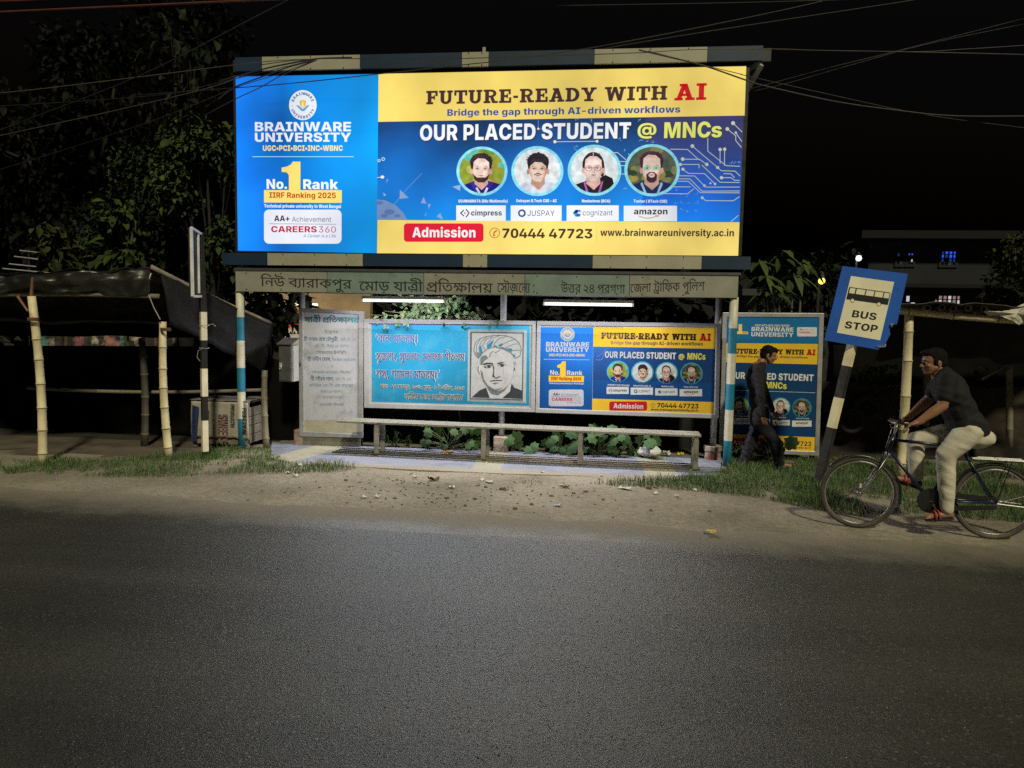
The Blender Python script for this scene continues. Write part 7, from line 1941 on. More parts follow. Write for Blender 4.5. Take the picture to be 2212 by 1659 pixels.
A.poly([W(.04, .19), W(.97, .19), W(.985, .205), W(.985, .41), W(.02, .41), W(.02, .205)], SBL, 2)
for a0, a1 in ((.05, .175), (.205, .405), (.43, .61), (.635, .82), (.845, .965)):
    A.poly([W(a0, .205), W(a1, .205), W(a1, .295), W(a0, .295)], M_SW, 2.6)
for a0 in (.17, .78):
    x, y = W(a0, .415)
    A.ring(x, y, 4.8, 4.8, 1.0, SBL, 2.8, 18)
    A.ell(x, y, 3.7, 3.7, M_SW, 2.5, None, 16)
# the lettering leans with the plate


def plate_text(body, a0, a1, c1, h):
    vs, fs = latin(body, 'H')
    x0, x1 = min(v[0] for v in vs), max(v[0] for v in vs)
    pts = []
    for x, y in vs:
        pts.append(A.map(*W(a0 + (a1 - a0) * (x - x0) / (x1 - x0), c1 - h * y / .727)))
    A.raw(pts, fs, SBL, 2)


plate_text("BUS", .24, .80, .70, .125)
plate_text("STOP", .135, .89, .905, .125)
A.build("sign_face", bs)
for q in (((1166, 735), (1184, 740), (1176, 768), (1160, 752)), ((1050, 914), (1110, 908), (1132, 892), (1120, 920), (1072, 926))):
    b = MB()
    pts = [s_(*zs_(*p)) for p in q]
    k = len(pts)
    b.add([(x, PYs - .012 - .02 * (i % 2), z) for i, (x, z) in enumerate(pts)] + [(x, PYs - .004, z) for x, z in pts], [tuple(range(k))] + [(i, (i + 1) % k, k + (i + 1) % k, k + i) for i in range(k)])
    b.build("bent_edge", mat("bare_aluminium", (.55, .55, .56), .35, metal=.7), bs)

# ---------------------------------------------------------------- bamboo and the tarpaulin stalls
M_BAM = mat("dry_bamboo", (.60, .53, .33), .5, var=.16, vscale=6, dirt=(.22, .18, .09), dscale=5, dlo=.56, dhi=.74)
M_BAMD = mat("bamboo_node", (.16, .125, .06), .7, var=.3, vscale=20)
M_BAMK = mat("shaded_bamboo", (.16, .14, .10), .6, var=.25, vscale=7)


def bamboo(name, a, b_, r, parent, material=None, step=.30, seed=1, n=12):
    rnd = random.Random(seed)
    a, b_ = Vector(a), Vector(b_)
    L_ = (b_ - a).length
    m = MB()
    pts, rs, mis = [], [], []
    t = 0.0
    side = (b_ - a).normalized().orthogonal()
    nx = rnd.uniform(.1, step)
    ev = []
    while nx < L_ - .04:
        ev.append(nx)
        nx += step * rnd.uniform(.85, 1.15)
    def put(d, rr, mi):
        k = d / L_
        bend = math.sin(k * math.pi) * .012 * L_ * (1 if seed % 2 else -1)
        pts.append(a.lerp(b_, k) + side * bend)
        rs.append(rr * (1.06 - .12 * k))
        mis.append(mi)
    put(0, r, 0)
    for e in ev:
        put(e - .022, r * .97, 0)
        put(e - .008, r * 1.10, 1)
        put(e + .008, r * 1.12, 0)
        put(e + .026, r * .98, 0)
    put(L_, r * .96, 0)
    m.tube(pts, rs, n, 0, True, mis=mis)
    return m.build(name, [material or M_BAM, M_BAMD], parent, smooth=True)


M_TARP = mat("black_tarpaulin", (.010, .010, .009), .33, var=.4, vscale=3, bump=.5, bscale=5, spec=.6)
M_TARPG = mat("dark_grey_tarpaulin", (.0075, .0075, .009), .6, var=.3, vscale=4, bump=.6, bscale=5, spec=.2)
M_CLOTHB = mat("black_cloth", (.005, .005, .0046), .95, var=.4, vscale=3, spec=.05)


def sheet(name, c00, c10, c11, c01, nu, nv, amp, material, parent, freq=2.2, seed=0.0, ragged=0.0, thick=.006, solid=True):
    """slack sheet between four corners, folds pushed out along its normal"""
    c00, c10, c11, c01 = map(Vector, (c00, c10, c11, c01))
    nrm = (c10 - c00).cross(c01 - c00).normalized()
    m = MB()

    def fn(u, v):
        p = (c00 * (1 - u) + c10 * u) * (1 - v) + (c01 * (1 - u) + c11 * u) * v
        w = math.sin(math.pi * min(1, max(0, u))) * .3 + .7
        d = amp * w * (mnoise.noise((u * freq * 3 + seed, v * freq + seed, seed)) + .5 * mnoise.noise((u * freq * 8, v * freq * 3, seed + 5)))
        q = p + nrm * d
        if ragged:
            q = q + (c01 - c00).normalized() * (ragged * v * mnoise.noise((u * 9 + seed, 2.2, seed)))
        return q
    m.grid(fn, nu, nv)
    o = m.build(name, material, parent, smooth=True)
    if solid:
        sd = o.modifiers.new("thickness", 'SOLIDIFY')
        sd.thickness = thick
    return o


# left stall
b1, b2 = gnd(92, 1000), gnd(365, 985)
T1, T2 = at(68, 640, b1.y), at(352, 695, b2.y)
LS = thing("tarp_stall", "empty roadside stall of bamboo poles under black tarpaulin on the left", "stall", ((b1.x + b2.x) / 2 - .5, 9.4, 0))
bamboo("bamboo_post", (b1.x, b1.y, -.03), T1, .052, LS, seed=3)
bamboo("bamboo_post", (b2.x, b2.y, -.03), T2, .050, LS, seed=4)
pk = at(336, 580, b2.y - .02)
l0, l1 = at(-160, 598, 8.3), at(332, 580, 9.0)
m0, m1 = at(-160, 640, 8.28), at(322, 633, 8.98)
sheet("tarp_valance", l0 + Vector((0, 0, -.02)), l1, m1, m0, 90, 8, .085, M_TARP, LS, 2.3, 1.3, .10)
rr0, rr1 = at(-160, 640, 10.9), at(587, 705, 10.7)
sheet("tarp_roof", l0 + Vector((0, .0, .01)), l1, Vector((rr1.x, 10.7, rr1.z + .03)), Vector((rr0.x - .6, 10.9, rr1.z + .05)), 60, 24, .11, M_TARP, LS, 2.4, 4.0)
sheet("side_tarp", at(344, 583, 9.05), at(592, 704, 10.35), at(571, 804, 10.3), at(368, 700, 9.1), 26, 10, .05, M_TARPG, LS, 1.5, 7.7, .04)
bamboo("ridge_pole", at(326, 576, 8.95), at(596, 702, 10.45), .03, LS, mat("weathered_pole", (.20, .17, .13), .7, var=.3, vscale=9), .33, 6)
bamboo("front_beam", at(-150, 640, 8.36), at(345, 640, 9.06), .035, LS, M_BAMK, .4, 7)
r0 = gnd(576, 965)
bamboo("rear_post", (r0.x, r0.y, -.02), at(572, 800, r0.y), .045, LS, M_BAMK, .3, 8)
q0 = gnd(312, 962)
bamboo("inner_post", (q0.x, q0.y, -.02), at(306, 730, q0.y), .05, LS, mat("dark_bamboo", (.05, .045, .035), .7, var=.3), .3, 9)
bamboo("hand_rail", at(60, 838, 10.15), at(575, 842, 10.12), .028, LS, M_BAMK, .45, 10)
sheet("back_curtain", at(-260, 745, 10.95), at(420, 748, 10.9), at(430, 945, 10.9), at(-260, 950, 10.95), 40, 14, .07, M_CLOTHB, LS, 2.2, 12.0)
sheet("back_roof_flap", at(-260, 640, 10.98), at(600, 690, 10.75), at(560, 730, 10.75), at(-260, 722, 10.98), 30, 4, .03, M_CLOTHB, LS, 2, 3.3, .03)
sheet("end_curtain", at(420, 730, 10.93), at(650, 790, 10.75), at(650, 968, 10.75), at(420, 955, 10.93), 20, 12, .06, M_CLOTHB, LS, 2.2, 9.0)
b = MB()
b.tube([at(316, 605, 9.0), at(318, 628, 8.99), at(332, 664, 9.0), at(346, 690, 9.03)], .006, 6)
b.build("rope", mat("pale_rope", (.4, .37, .28), .8), LS)
b = MB()
b.tube([at(38, 640, 8.35), at(60, 672, 8.36)], [.016, .012], 7)
b.tube([at(70, 600, 8.3), at(68, 640, 8.36)], [.012, .022], 7)
b.build("broken_splint", mat("split_bamboo", (.22, .11, .05), .8, var=.3), LS)
for i, (px, py) in enumerate(((72, 690), (358, 712))):
    b = MB()
    c = at(px, py, 8.34 if i == 0 else 9.08)
    for k in range(3):
        b.tube([c + Vector((.058 * math.cos(t), .058 * math.sin(t), .012 * k - .01)) for t in [j * .7 for j in range(9)]], .012, 6, closed=True)
    b.build("lashing", mat("coir_lashing", (.10, .05, .03), .9, var=.3), LS)

# crate wrapped in an old banner
zk = lambda x, y: ((700 + x * .16275) / 1.736, (1460 + y * .16275) / 1.736)
KY = 9.95
F = {k: at(*zk(*v), KY) for k, v in dict(tl=(180, 250), tr=(1360, 270), bl=(150, 1500), br=(1370, 1440)).items()}
kx0, kx1, kz1 = F['bl'].x, F['br'].x, F['tl'].z
crate = thing("wooden_stand", "low wooden crate stand wrapped in a torn printed banner behind the striped posts", "crate", ((kx0 + kx1) / 2, KY + .3, 0))
M_WOOD = mat("grey_old_planks", (.17, .15, .125), .8, var=.25, vscale=6, dirt=(.08, .07, .055), dlo=.5, dhi=.7, bump=.3, bscale=30)
rx1 = at(*zk(1700, 800), KY + .62).x
KD = .62
b = MB()
b.bx(kx0 - .01, kx1 + .04, KY, KY + KD, kz1 - .03, kz1)
b.build("top_board", M_WOOD, crate, bevel=.004)
for x in (kx0 + .03, kx1 + .0):
    for y in (KY + .04, KY + KD - .04):
        b = MB()
        b.bx(x - .03, x + .03, y - .03, y + .03, -.01, kz1 - .032)
        b.build("corner_post", M_WOOD, crate)
for k in range(4):
    b = MB()
    z0 = .06 + k * .135
    b.bx(kx1 + .032, kx1 + .05, KY + .02, KY + KD - .01, z0, z0 + .125)
    b.build("side_plank", M_WOOD, crate, bevel=.003)
b = MB()
b.bx(kx0 - .0, kx1 + .02, KY - .004, KY + .008, .04, .12)
b.build("front_plank", M_WOOD, crate)
M_BAN = mat("faded_banner", (.30, .28, .24), .6, var=.15, vscale=4, dirt=(.14, .12, .10), dlo=.52, dhi=.72, bump=.35, bscale=6)
sheet("banner", (kx0 + .0, KY - .02, kz1 - .01), (kx1 + .05, KY - .02, kz1 - .01), (kx1 + .07, KY - .03, .12), (kx0 - .01, KY - .03, .15), 24, 14, .012, M_BAN, crate, 1.6, 2.0, .05)
sheet("banner_flap", (kx0 - .02, KY - .03, kz1 + .012), (kx1 + .06, KY - .03, kz1 + .012), (kx1 + .06, KY + KD, kz1 + .02), (kx0 - .02, KY + KD, kz1 + .02), 16, 8, .012, mat("banner_back", (.16, .14, .15), .6, var=.2), crate, 1.6, 6.0)
mkart = lambda: Art(KY - .055, lambda px, py: (at(px, py, KY).x, at(px, py, KY).z), painted)


def vtext(body, x, y0, y1, w, col, bold=.02, lay=1):
    """text running down the banner: letters turned a quarter clockwise"""
    vs, fs = latin(body, 'R' if bold < .009 else 'H')
    a0, a1 = min(v[0] for v in vs), max(v[0] for v in vs)
    A = mkart()
    pts = [A.map(*zk(x + w * y / .727, y0 + (y1 - y0) * (xx - a0) / (a1 - a0))) for xx, y in vs]
    A.raw(pts, fs, col, lay)
    A.build("banner_print", crate)


A = mkart()
A.poly([zk(175, 350), zk(330, 400), zk(270, 1190), zk(150, 1170)], (.03, .05, .15), .6)
A.build("banner_stripe", crate)
vtext("KONARK DUTTA", 185, 400, 1140, 60, (.22, .25, .32), .0)
vtext("BY PALLAB BERA", 505, 470, 1180, 55, (.07, .05, .05), .01)
vtext("SWEETS", 760, 560, 1210, 230, (.27, .17, .17), .05)
vtext("PRODUCTS", 1050, 330, 850, 90, (.03, .03, .03), .02)
vtext("FESTIVAL", 1320, 420, 1050, 100, (.03, .025, .03), .035)

# right stall
RS0 = gnd(1944, 1026)
RS = thing("tarp_stall", "dark stall with bamboo beam and sagging tarpaulin behind the cyclist", "stall", (RS0.x + 1.0, RS0.y + 1.0, 0))
topP = at(1964, 672, RS0.y)
bamboo("bamboo_post", (RS0.x, RS0.y, -.03), topP, .058, RS, seed=13, step=.42)
bamboo("bamboo_beam", at(1936, 670, RS0.y - .02), at(2360, 700, RS0.y - .12), .045, RS, seed=14, step=.5)
for i, (px, py) in enumerate(((2012, 665), (2044, 664), (2068, 667), (2100, 666), (2135, 668))):
    a = at(px - 8, py, RS0.y - .16)
    e_ = a + Vector((.15 + .1 * i, 2.2, -.10))
    m = MB()
    m.tube([a, e_], .042, 12, 0)
    m.tube([a + Vector((0, -.002, 0)), a + Vector((.0, .012, 0))], .026, 10, 1)  # black disc paints the dark hollow of the open end
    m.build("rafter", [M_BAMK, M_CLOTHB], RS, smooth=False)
sheet("tarp_roof", at(1936, 652, RS0.y - .25), at(2420, 668, RS0.y - .35), at(2420, 690, RS0.y + 2.2), at(1900, 690, RS0.y + 2.2), 30, 12, .06, mat("mud_grey_tarpaulin", (.09, .08, .06), .6, var=.3, vscale=4, bump=.4, bscale=6), RS, 2, 5.5)
sheet("hanging_tarp", at(1925, 678, RS0.y + .22), at(2420, 700, RS0.y + .2), at(2420, 790, RS0.y + .5), at(1890, 768, RS0.y + .55), 44, 14, .10, M_TARPG, RS, 1.7, 8.8, .12)
bamboo("inner_rail", at(1900, 752, RS0.y + .9), at(2420, 762, RS0.y + .9), .03, RS, M_BAMK, .5, 16)
for px, py0, py1, yy in ((2180, 905, 770, 11.0), (2000, 860, 700, 11.2)):
    bamboo("rear_post", at(px, py0 + 60, yy), at(px, py1, yy), .045, RS, M_BAMK, .4, 17)
bamboo("slanted_stick", at(2120, 820, 10.9), at(2204, 768, 10.9), .018, RS, M_BAMK, .5, 18)
wc = MB()
cl = [(2128, 672), (2150, 674), (2180, 670), (2215, 655), (2260, 640), (2260, 690), (2214, 690), (2200, 700), (2188, 694), (2165, 684), (2140, 682)]
V = [at(x, y, RS0.y - .30 - .05 * math.sin(i * 1.7)) for i, (x, y) in enumerate(cl)]
cc = sum(V, Vector()) / len(V) + Vector((0, -.05, 0))
wc.add(V + [cc] + [v + Vector((0, .03, 0)) for v in V] + [cc + Vector((0, .08, 0))], [(i, (i + 1) % 11, 11) for i in range(11)] + [(12 + (i + 1) % 11, 12 + i, 23) for i in range(11)] + [(i, 12 + i, 12 + (i + 1) % 11, (i + 1) % 11) for i in range(11)])
w_ = wc.build("cloth", mat("crumpled_white_sheet", (.50, .48, .40), .7, var=.15, vscale=6, bump=.6, bscale=9), None, origin=cc)
sb = w_.modifiers.new("sub", 'SUBSURF'); sb.levels = 2; sb.render_levels = 2; sb.subdivision_type = 'SIMPLE'
dt = bpy.data.textures.new("crumple", 'CLOUDS'); dt.noise_scale = .12
dm = w_.modifiers.new("crumple", 'DISPLACE'); dm.texture = dt; dm.strength = .06
tag(w_, "crumpled white sheet tied on the roof of the right stall", "cloth")
sheet("backdrop_cloth", at(1800, 745, RS0.y + 3.2), at(2480, 752, RS0.y + 3.2), at(2480, 850, RS0.y + 3.1), at(1800, 845, RS0.y + 3.1), 40, 8, .05, M_CLOTHB, RS, 2.2, 15.0)  # black sheet added as backdrop to hide the lit ground behind
# ---------------------------------------------------------------- plants
def leaf_mat(name, c, rough=.5):
    return mat(name, c, .7, var=.3, vscale=1.5, spec=.12)


def add_leaf(m, p, d, up, L_, W_, mi=0, droop=.25):
    """pointed leaf folded along its midrib"""
    d = d.normalized()
    s = d.cross(up)
    s = s.normalized() if s.length > 1e-4 else d.orthogonal().normalized()
    n = s.cross(d)
    a = p
    b = p + d * (L_ * .45) - n * (L_ * .02)
    t = p + d * L_ - n * (L_ * droop)
    l1 = p + d * (L_ * .32) + s * (W_ * .5) + n * (W_ * .12)
    l2 = p + d * (L_ * .68) + s * (W_ * .38) + n * (W_ * .06) - n * (L_ * droop * .4)
    r1 = p + d * (L_ * .32) - s * (W_ * .5) + n * (W_ * .12)
    r2 = p + d * (L_ * .68) - s * (W_ * .38) + n * (W_ * .06) - n * (L_ * droop * .4)
    m.add([a, b, t, l1, l2, r1, r2], [(0, 3, 1), (3, 4, 1), (4, 2, 1), (0, 1, 5), (5, 1, 6), (6, 1, 2)], mi)


def rv(rnd):
    while True:
        v = Vector((rnd.uniform(-1, 1), rnd.uniform(-1, 1), rnd.uniform(-1, 1)))
        if .05 < v.length < 1:
            return v


def crown(lumps, n_cl, per, size, rnd, shades=3, spread=.3, aspect=.5, hang=.35):
    """leaf clusters through the volume of several lumps; gaps stay open between clusters"""
    m = MB()
    tot = sum(r[1].x * r[1].y * r[1].z for r in lumps)
    for c, r in lumps:
        k = max(3, int(n_cl * r.x * r.y * r.z / tot))
        for _ in range(k):
            v = rv(rnd)
            v = v.normalized() * (v.length ** .55)
            q = Vector((c.x + v.x * r.x, c.y + v.y * r.y, c.z + v.z * r.z))
            if mnoise.noise((q.x * .9, q.y * .9, q.z * .9)) < -.22:
                continue
            sh = rnd.randrange(shades)
            out = Vector((v.x, v.y, v.z * .5))
            for _ in range(int(per * rnd.uniform(.5, 1.4))):
                p = q + rv(rnd) * spread
                d = (rv(rnd) + out * .6 + Vector((0, 0, -hang))).normalized()
                L_ = size * rnd.uniform(.6, 1.35)
                add_leaf(m, p, d, Vector((rnd.uniform(-.5, .5), rnd.uniform(-.5, .5), 1)), L_, L_ * aspect * rnd.uniform(.8, 1.2), (sh + (rnd.random() < .25)) % shades)
    return m


def tree(name, label, base, lumps, n_cl, per, size, cols, seed, trunk_r=.12, bark=(.05, .04, .03), group=None, cat="tree", **kw):
    rnd = random.Random(seed)
    t = thing(name, label, cat, base, group)
    w = MB()
    base = Vector(base)
    top = sum((c for c, r in lumps), Vector()) / len(lumps)
    mid = base.lerp(top, .55) + Vector((rnd.uniform(-.2, .2), 0, 0))
    w.tube([base - Vector((0, 0, .1)), base.lerp(mid, .4) + Vector((.05, 0, 0)), mid, top], [trunk_r * 1.25, trunk_r, trunk_r * .8, trunk_r * .3], 10)
    for c, r in lumps:
        s0 = base.lerp(mid, rnd.uniform(.6, 1))
        e = c + Vector((0, 0, r.z * .3))
        w.tube([s0, s0.lerp(e, .5) + Vector((0, 0, .12)), e], [trunk_r * .5, trunk_r * .32, trunk_r * .1], 7)
        for _ in range(5):
            v = rv(rnd)
            w.tube([s0.lerp(e, rnd.uniform(.5, .9)), Vector((c.x + v.x * r.x * .9, c.y + v.y * r.y * .9, c.z + v.z * r.z * .9))], [trunk_r * .16, trunk_r * .05], 5)
    w.build("trunk", mat("bark_%d" % int(bark[0] * 1000), bark, .9, var=.35, vscale=9, bump=.5, bscale=18), t, smooth=True)
    m = crown(lumps, n_cl, per, size, rnd, len(cols), **kw)
    m.build("crown", [leaf_mat("leaf_%02d_%02d_%02d_%d" % (*[int(c * 400) for c in col], i), col) for i, col in enumerate(cols)], t)
    return t


def lump(px, py, Y, rpx, rpy, ry):
    c = at(px, py, Y)
    k = Y / FPX
    return c, Vector((rpx * k, ry, rpy * k))


DK = [(.0028, .0036, .0022), (.004, .005, .003), (.002, .0026, .0018)]  # lamp falloff painted into the leaf colours, darkest for the farthest trees
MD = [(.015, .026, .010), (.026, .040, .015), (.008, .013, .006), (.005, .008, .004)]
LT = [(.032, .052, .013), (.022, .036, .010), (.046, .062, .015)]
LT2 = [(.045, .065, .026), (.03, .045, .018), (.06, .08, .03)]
# left: tall dark trees, then a leafy tree and broad-leaved bushes nearer the light
b0 = gnd(120, 900); y0 = 17
tree("tree", "tall tree with night-darkened leaves standing highest above the left stall against the sky", (at(150, 800, 17).x, 17, 0), [lump(40, 330, 17, 190, 130, 2), lump(250, 220, 17, 150, 130, 2), lump(400, 110, 17, 110, 110, 2), lump(150, 480, 17, 200, 110, 2)], 420, 22, .24, DK, 11, .28, (.012, .011, .009), "trees behind the left stall", spread=.5)
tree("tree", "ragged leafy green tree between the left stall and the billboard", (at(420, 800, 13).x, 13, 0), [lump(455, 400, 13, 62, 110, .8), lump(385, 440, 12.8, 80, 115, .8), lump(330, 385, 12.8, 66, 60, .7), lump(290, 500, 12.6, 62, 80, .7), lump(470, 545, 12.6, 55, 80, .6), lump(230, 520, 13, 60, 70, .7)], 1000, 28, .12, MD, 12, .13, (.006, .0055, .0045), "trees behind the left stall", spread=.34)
tree("tree", "slender vine-hung tree with sparse large leaves beside the billboard's left edge", (at(385, 800, 14.5).x, 14.5, 0), [lump(380, 120, 14.5, 26, 110, .4), lump(428, 110, 14.4, 40, 70, .4), lump(372, 250, 14.5, 30, 80, .4)], 26, 9, .26, [(.022, .030, .016), (.012, .018, .010), (.009, .012, .008)], 13, .06, (.008, .0075, .006), "trees behind the left stall", spread=.4, aspect=.6)
tree("shrub", "bright yellow-green broad-leaved shrub above the middle of the left tarpaulin", (at(300, 900, 11.7).x, 11.7, 0), [lump(275, 515, 11.7, 30, 55, .35), lump(250, 560, 11.7, 40, 26, .35), lump(300, 560, 11.6, 35, 24, .35), lump(265, 460, 11.8, 22, 30, .3)], 34, 8, .24, LT, 14, .04, (.06, .05, .03), "shrubs over the left stall", "shrub", spread=.22, aspect=.55)
tree("shrub", "yellow-green broad-leaved shrub above the left bamboo post", (at(130, 900, 11.7).x, 11.7, 0), [lump(128, 545, 11.7, 36, 34, .35), lump(105, 520, 11.7, 22, 26, .3)], 18, 8, .24, [(.030, .036, .010), (.020, .027, .009), (.040, .044, .012)], 15, .04, (.06, .05, .03), "shrubs over the left stall", "shrub", spread=.22, aspect=.55)
tree("shrub", "climbing shrub with pale hanging leaves just left of the billboard", (at(490, 900, 11.4).x, 11.4, 0), [lump(420, 310, 11.6, 70, 42, .4), lump(490, 320, 11.6, 22, 50, .3), lump(388, 400, 11.6, 40, 70, .4), lump(495, 520, 11.4, 20, 60, .3)], 150, 18, .13, [(.034, .054, .018), (.022, .036, .013), (.048, .066, .018)], 16, .05, (.008, .0075, .005), "shrubs over the left stall", "shrub", spread=.26)
tree("shrub", "dark large-leaved shrub below the left end of the fascia", (at(590, 960, 11.2).x, 11.2, 0), [lump(585, 690, 11.2, 40, 45, .3), lump(560, 640, 11.2, 28, 34, .3), lump(625, 650, 11.2, 24, 30, .3), lump(545, 600, 11.1, 20, 30, .2)], 42, 9, .24, [(.012, .016, .008), (.006, .008, .005), (.03, .035, .012)], 17, .04, (.02, .018, .014), "shrubs round the shelter", "shrub", spread=.25, aspect=.6)
# right: long-leaved plant, bushes, tree at the edge
rnd = random.Random(21)
lp = thing("young_tree", "young tree with long drooping leaves right of the billboard", "tree", (at(1690, 900, 11.9).x, 11.9, 0), "shrubs round the shelter")
w = MB(); m = MB()
heads = [(1690, 545, 11.9), (1655, 590, 11.8), (1715, 590, 12.0), (1640, 560, 12.0), (1735, 560, 12.1), (1668, 620, 11.7)]
bz = Vector((at(1690, 900, 11.9).x, 11.9, -.05))
for hx, hy, hY in heads:
    h = at(hx, hy, hY)
    w.tube([bz, bz.lerp(h, .5) + Vector((.1 * rnd.uniform(-1, 1), 0, 0)), h], [.05, .03, .012], 8)
    for k in range(11):
        a = k * 2.4
        d = Vector((math.cos(a), math.sin(a), rnd.uniform(-.5, .35)))
        add_leaf(m, h + Vector((0, 0, -.03 * k * .4)), d, Vector((0, 0, 1)), rnd.uniform(.32, .52), .13, k % 3, .45)
w.build("trunk", mat("bark_50", (.05, .04, .03)), lp, smooth=True)
m.build("crown", [leaf_mat("long_leaf_%d" % i, c) for i, c in enumerate([(.05, .075, .022), (.035, .055, .016), (.065, .09, .03)])], lp)
tree("bush", "dark round bush between the long-leaved tree and the bus stop sign", (at(1760, 800, 14).x, 14, 0), [lump(1745, 650, 14, 70, 80, .8), lump(1790, 600, 14.5, 60, 50, .8)], 90, 16, .17, [(.008, .011, .006), (.014, .018, .008), (.006, .008, .005)], 22, .08, (.02, .018, .014), "trees on the right", "bush", spread=.35)
tree("tree", "small-leaved olive tree at the right edge above the stall roof", (at(2215, 800, 15).x, 15, 0), [lump(2190, 620, 15, 36, 30, .6), lump(2225, 575, 15, 40, 60, .8), lump(2200, 560, 15, 26, 36, .5)], 110, 22, .11, [(.03, .034, .012), (.045, .048, .016), (.018, .02, .009)], 23, .1, (.03, .025, .02), "trees on the right", spread=.28)
# creeper along the top of the mural board
cr = thing("creeper", "leafy green creeper growing over the top of the blue mural board", "creeper", (at(940, 690, 10.45).x, 10.45, 0))
w = MB(); m = MB(); rnd = random.Random(31)
root = Vector((at(1005, 960, 10.62).x, 10.62, -.02))
tips = [(800, 680), (830, 672), (870, 655), (905, 650), (940, 652), (975, 658), (1000, 650), (1020, 640), (1060, 680), (1040, 690), (850, 690), (920, 680)]
for i, (x, y) in enumerate(tips):
    e = at(x, y, 10.36 + .10 * (i % 4))
    mid = at(960, 700, 10.58)
    w.tube([root, mid, mid.lerp(e, .5) + Vector((0, 0, .05)), e], [.014, .01, .007, .003], 6)
    dens = 46 if 850 < x < 1010 else 16
    for _ in range(dens):
        q = mid.lerp(e, rnd.uniform(.35, 1.0)) + Vector((rnd.uniform(-.14, .14), rnd.uniform(-.12, .1), rnd.uniform(-.06, .15)))
        if q.y < 10.34 and q.z < at(900, 694, 10.3).z:
            q.z = at(900, 690, 10.3).z + .02
        L_ = rnd.uniform(.06, .12)
        add_leaf(m, q, rv(rnd) + Vector((0, -.5, -.35)), Vector((rnd.uniform(-.5, .5), -.7, .6)), L_, L_ * .6, rnd.randrange(3))
for x, y in ((835, 708), (880, 704), (1000, 706), (1058, 702), (862, 702), (958, 703), (1075, 700)):
    p = at(x, y, 10.25)
    w.tube([at(x, 690, 10.25), at(x + 2, (690 + y) / 2, 10.243), p], .003, 5)
    for k in range(3):
        add_leaf(m, p + Vector((rnd.uniform(-.03, .03), rnd.uniform(-.012, .0), rnd.uniform(.01, .06))), rv(rnd) * .6 + Vector((0, -.1, -.4)), Vector((0, -1, .3)), .06, .045, k)
w.build("stem", mat("creeper_stem", (.06, .06, .03), .8), cr, smooth=True)
m.build("foliage", [leaf_mat("creeper_leaf_%d" % i, c) for i, c in enumerate([(.055, .085, .04), (.036, .06, .028), (.075, .105, .055)])], cr)


# plants behind the bench: hand-shaped leaves
def palmate(m, c, nrm, r, mi, rnd):
    nrm = nrm.normalized()
    x = nrm.orthogonal().normalized()
    y = nrm.cross(x)
    a0 = rnd.uniform(0, 6.28)
    vs = [c]
    k = 14
    for i in range(k):
        a = a0 + 2 * math.pi * i / k
        rr = r * (1.0 if i % 2 == 0 else .74) * rnd.uniform(.9, 1.1)
        vs.append(c + x * rr * math.cos(a) + y * rr * math.sin(a) - nrm * (rr * .22))
    m.add(vs, [(0, 1 + i, 1 + (i + 1) % k) for i in range(k)], mi)


PM = [leaf_mat("castor_leaf_%d" % i, c) for i, c in enumerate([(.026, .056, .020), (.018, .040, .014), (.036, .070, .027)])]
for i, (px, pyb, hpx, n_, wpx, lab) in enumerate(((848, 964, 40, 9, 30, "small weed with narrow leaves near the first bench leg"), (880, 962, 22, 7, 18, "tiny weed beside the small narrow-leaved weed"),
                                             (972, 972, 62, 46, 62, "largest broad-leaved plant behind the bench, left of the middle pole"), (1030, 968, 44, 14, 22, "broad-leaved plant close to the middle pole's footing"),
                                             (1120, 976, 36, 12, 36, "sparse low plant just right of the middle pole"), (1205, 982, 44, 28, 40, "low tangled plant behind the middle of the bench"),
                                             (1290, 986, 66, 44, 56, "tall broad-leaved plant behind the third bench leg"), (1375, 990, 52, 26, 44, "dark broad-leaved plant behind the white plastic bag"),
                                             (1665, 1003, 50, 22, 40, "weed growing in the grass between the walking man's feet"), (1600, 998, 30, 10, 22, "weed at the foot of the tall right advert"))):
    Yp = gnd(px, pyb).y + (0 if px < 1500 else .05)
    Yp = min(max(Yp, 10.36), 10.9) if px < 1500 else 10.34
    b_ = Vector((at(px, pyb, Yp).x, Yp, -.01))
    t = thing("weed_plant", lab, "plant", b_, "plants round the shelter")
    w, m = MB(), MB()
    rnd = random.Random(60 + i)
    H_ = hpx * Yp / FPX
    R_ = wpx * Yp / FPX
    for k in range(int(n_ * .62) + 1):
        e = b_ + Vector((rnd.uniform(-R_, R_), rnd.uniform(-.22, .16), H_ * rnd.uniform(.12, 1.0)))
        w.tube([b_ + Vector((rnd.uniform(-.3, .3) * R_, 0, 0)), b_.lerp(e, .5) + Vector((0, 0, .05)), e], [.007, .005, .003], 5)
        if i in (0, 1, 9):
            for q in range(4):
                add_leaf(m, e, rv(rnd) + Vector((0, 0, .1)), Vector((0, 0, 1)), .11, .035, rnd.randrange(3))
        else:
            palmate(m, e, Vector((rnd.uniform(-.6, .6), -.9, rnd.uniform(.2, 1.1))), rnd.uniform(.05, .115), rnd.randrange(3), rnd)
    w.build("stem", mat("weed_stem", (.06, .08, .03), .7), t, smooth=True)
    m.build("foliage", PM, t)


# grass of the verges: one mass nobody could count
def in_poly(x, y, P):
    c = False
    for i in range(len(P)):
        x0, y0 = P[i - 1]
        x1, y1 = P[i]
        if (y0 > y) != (y1 > y) and x < (x1 - x0) * (y - y0) / (y1 - y0) + x0:
            c = not c
    return c


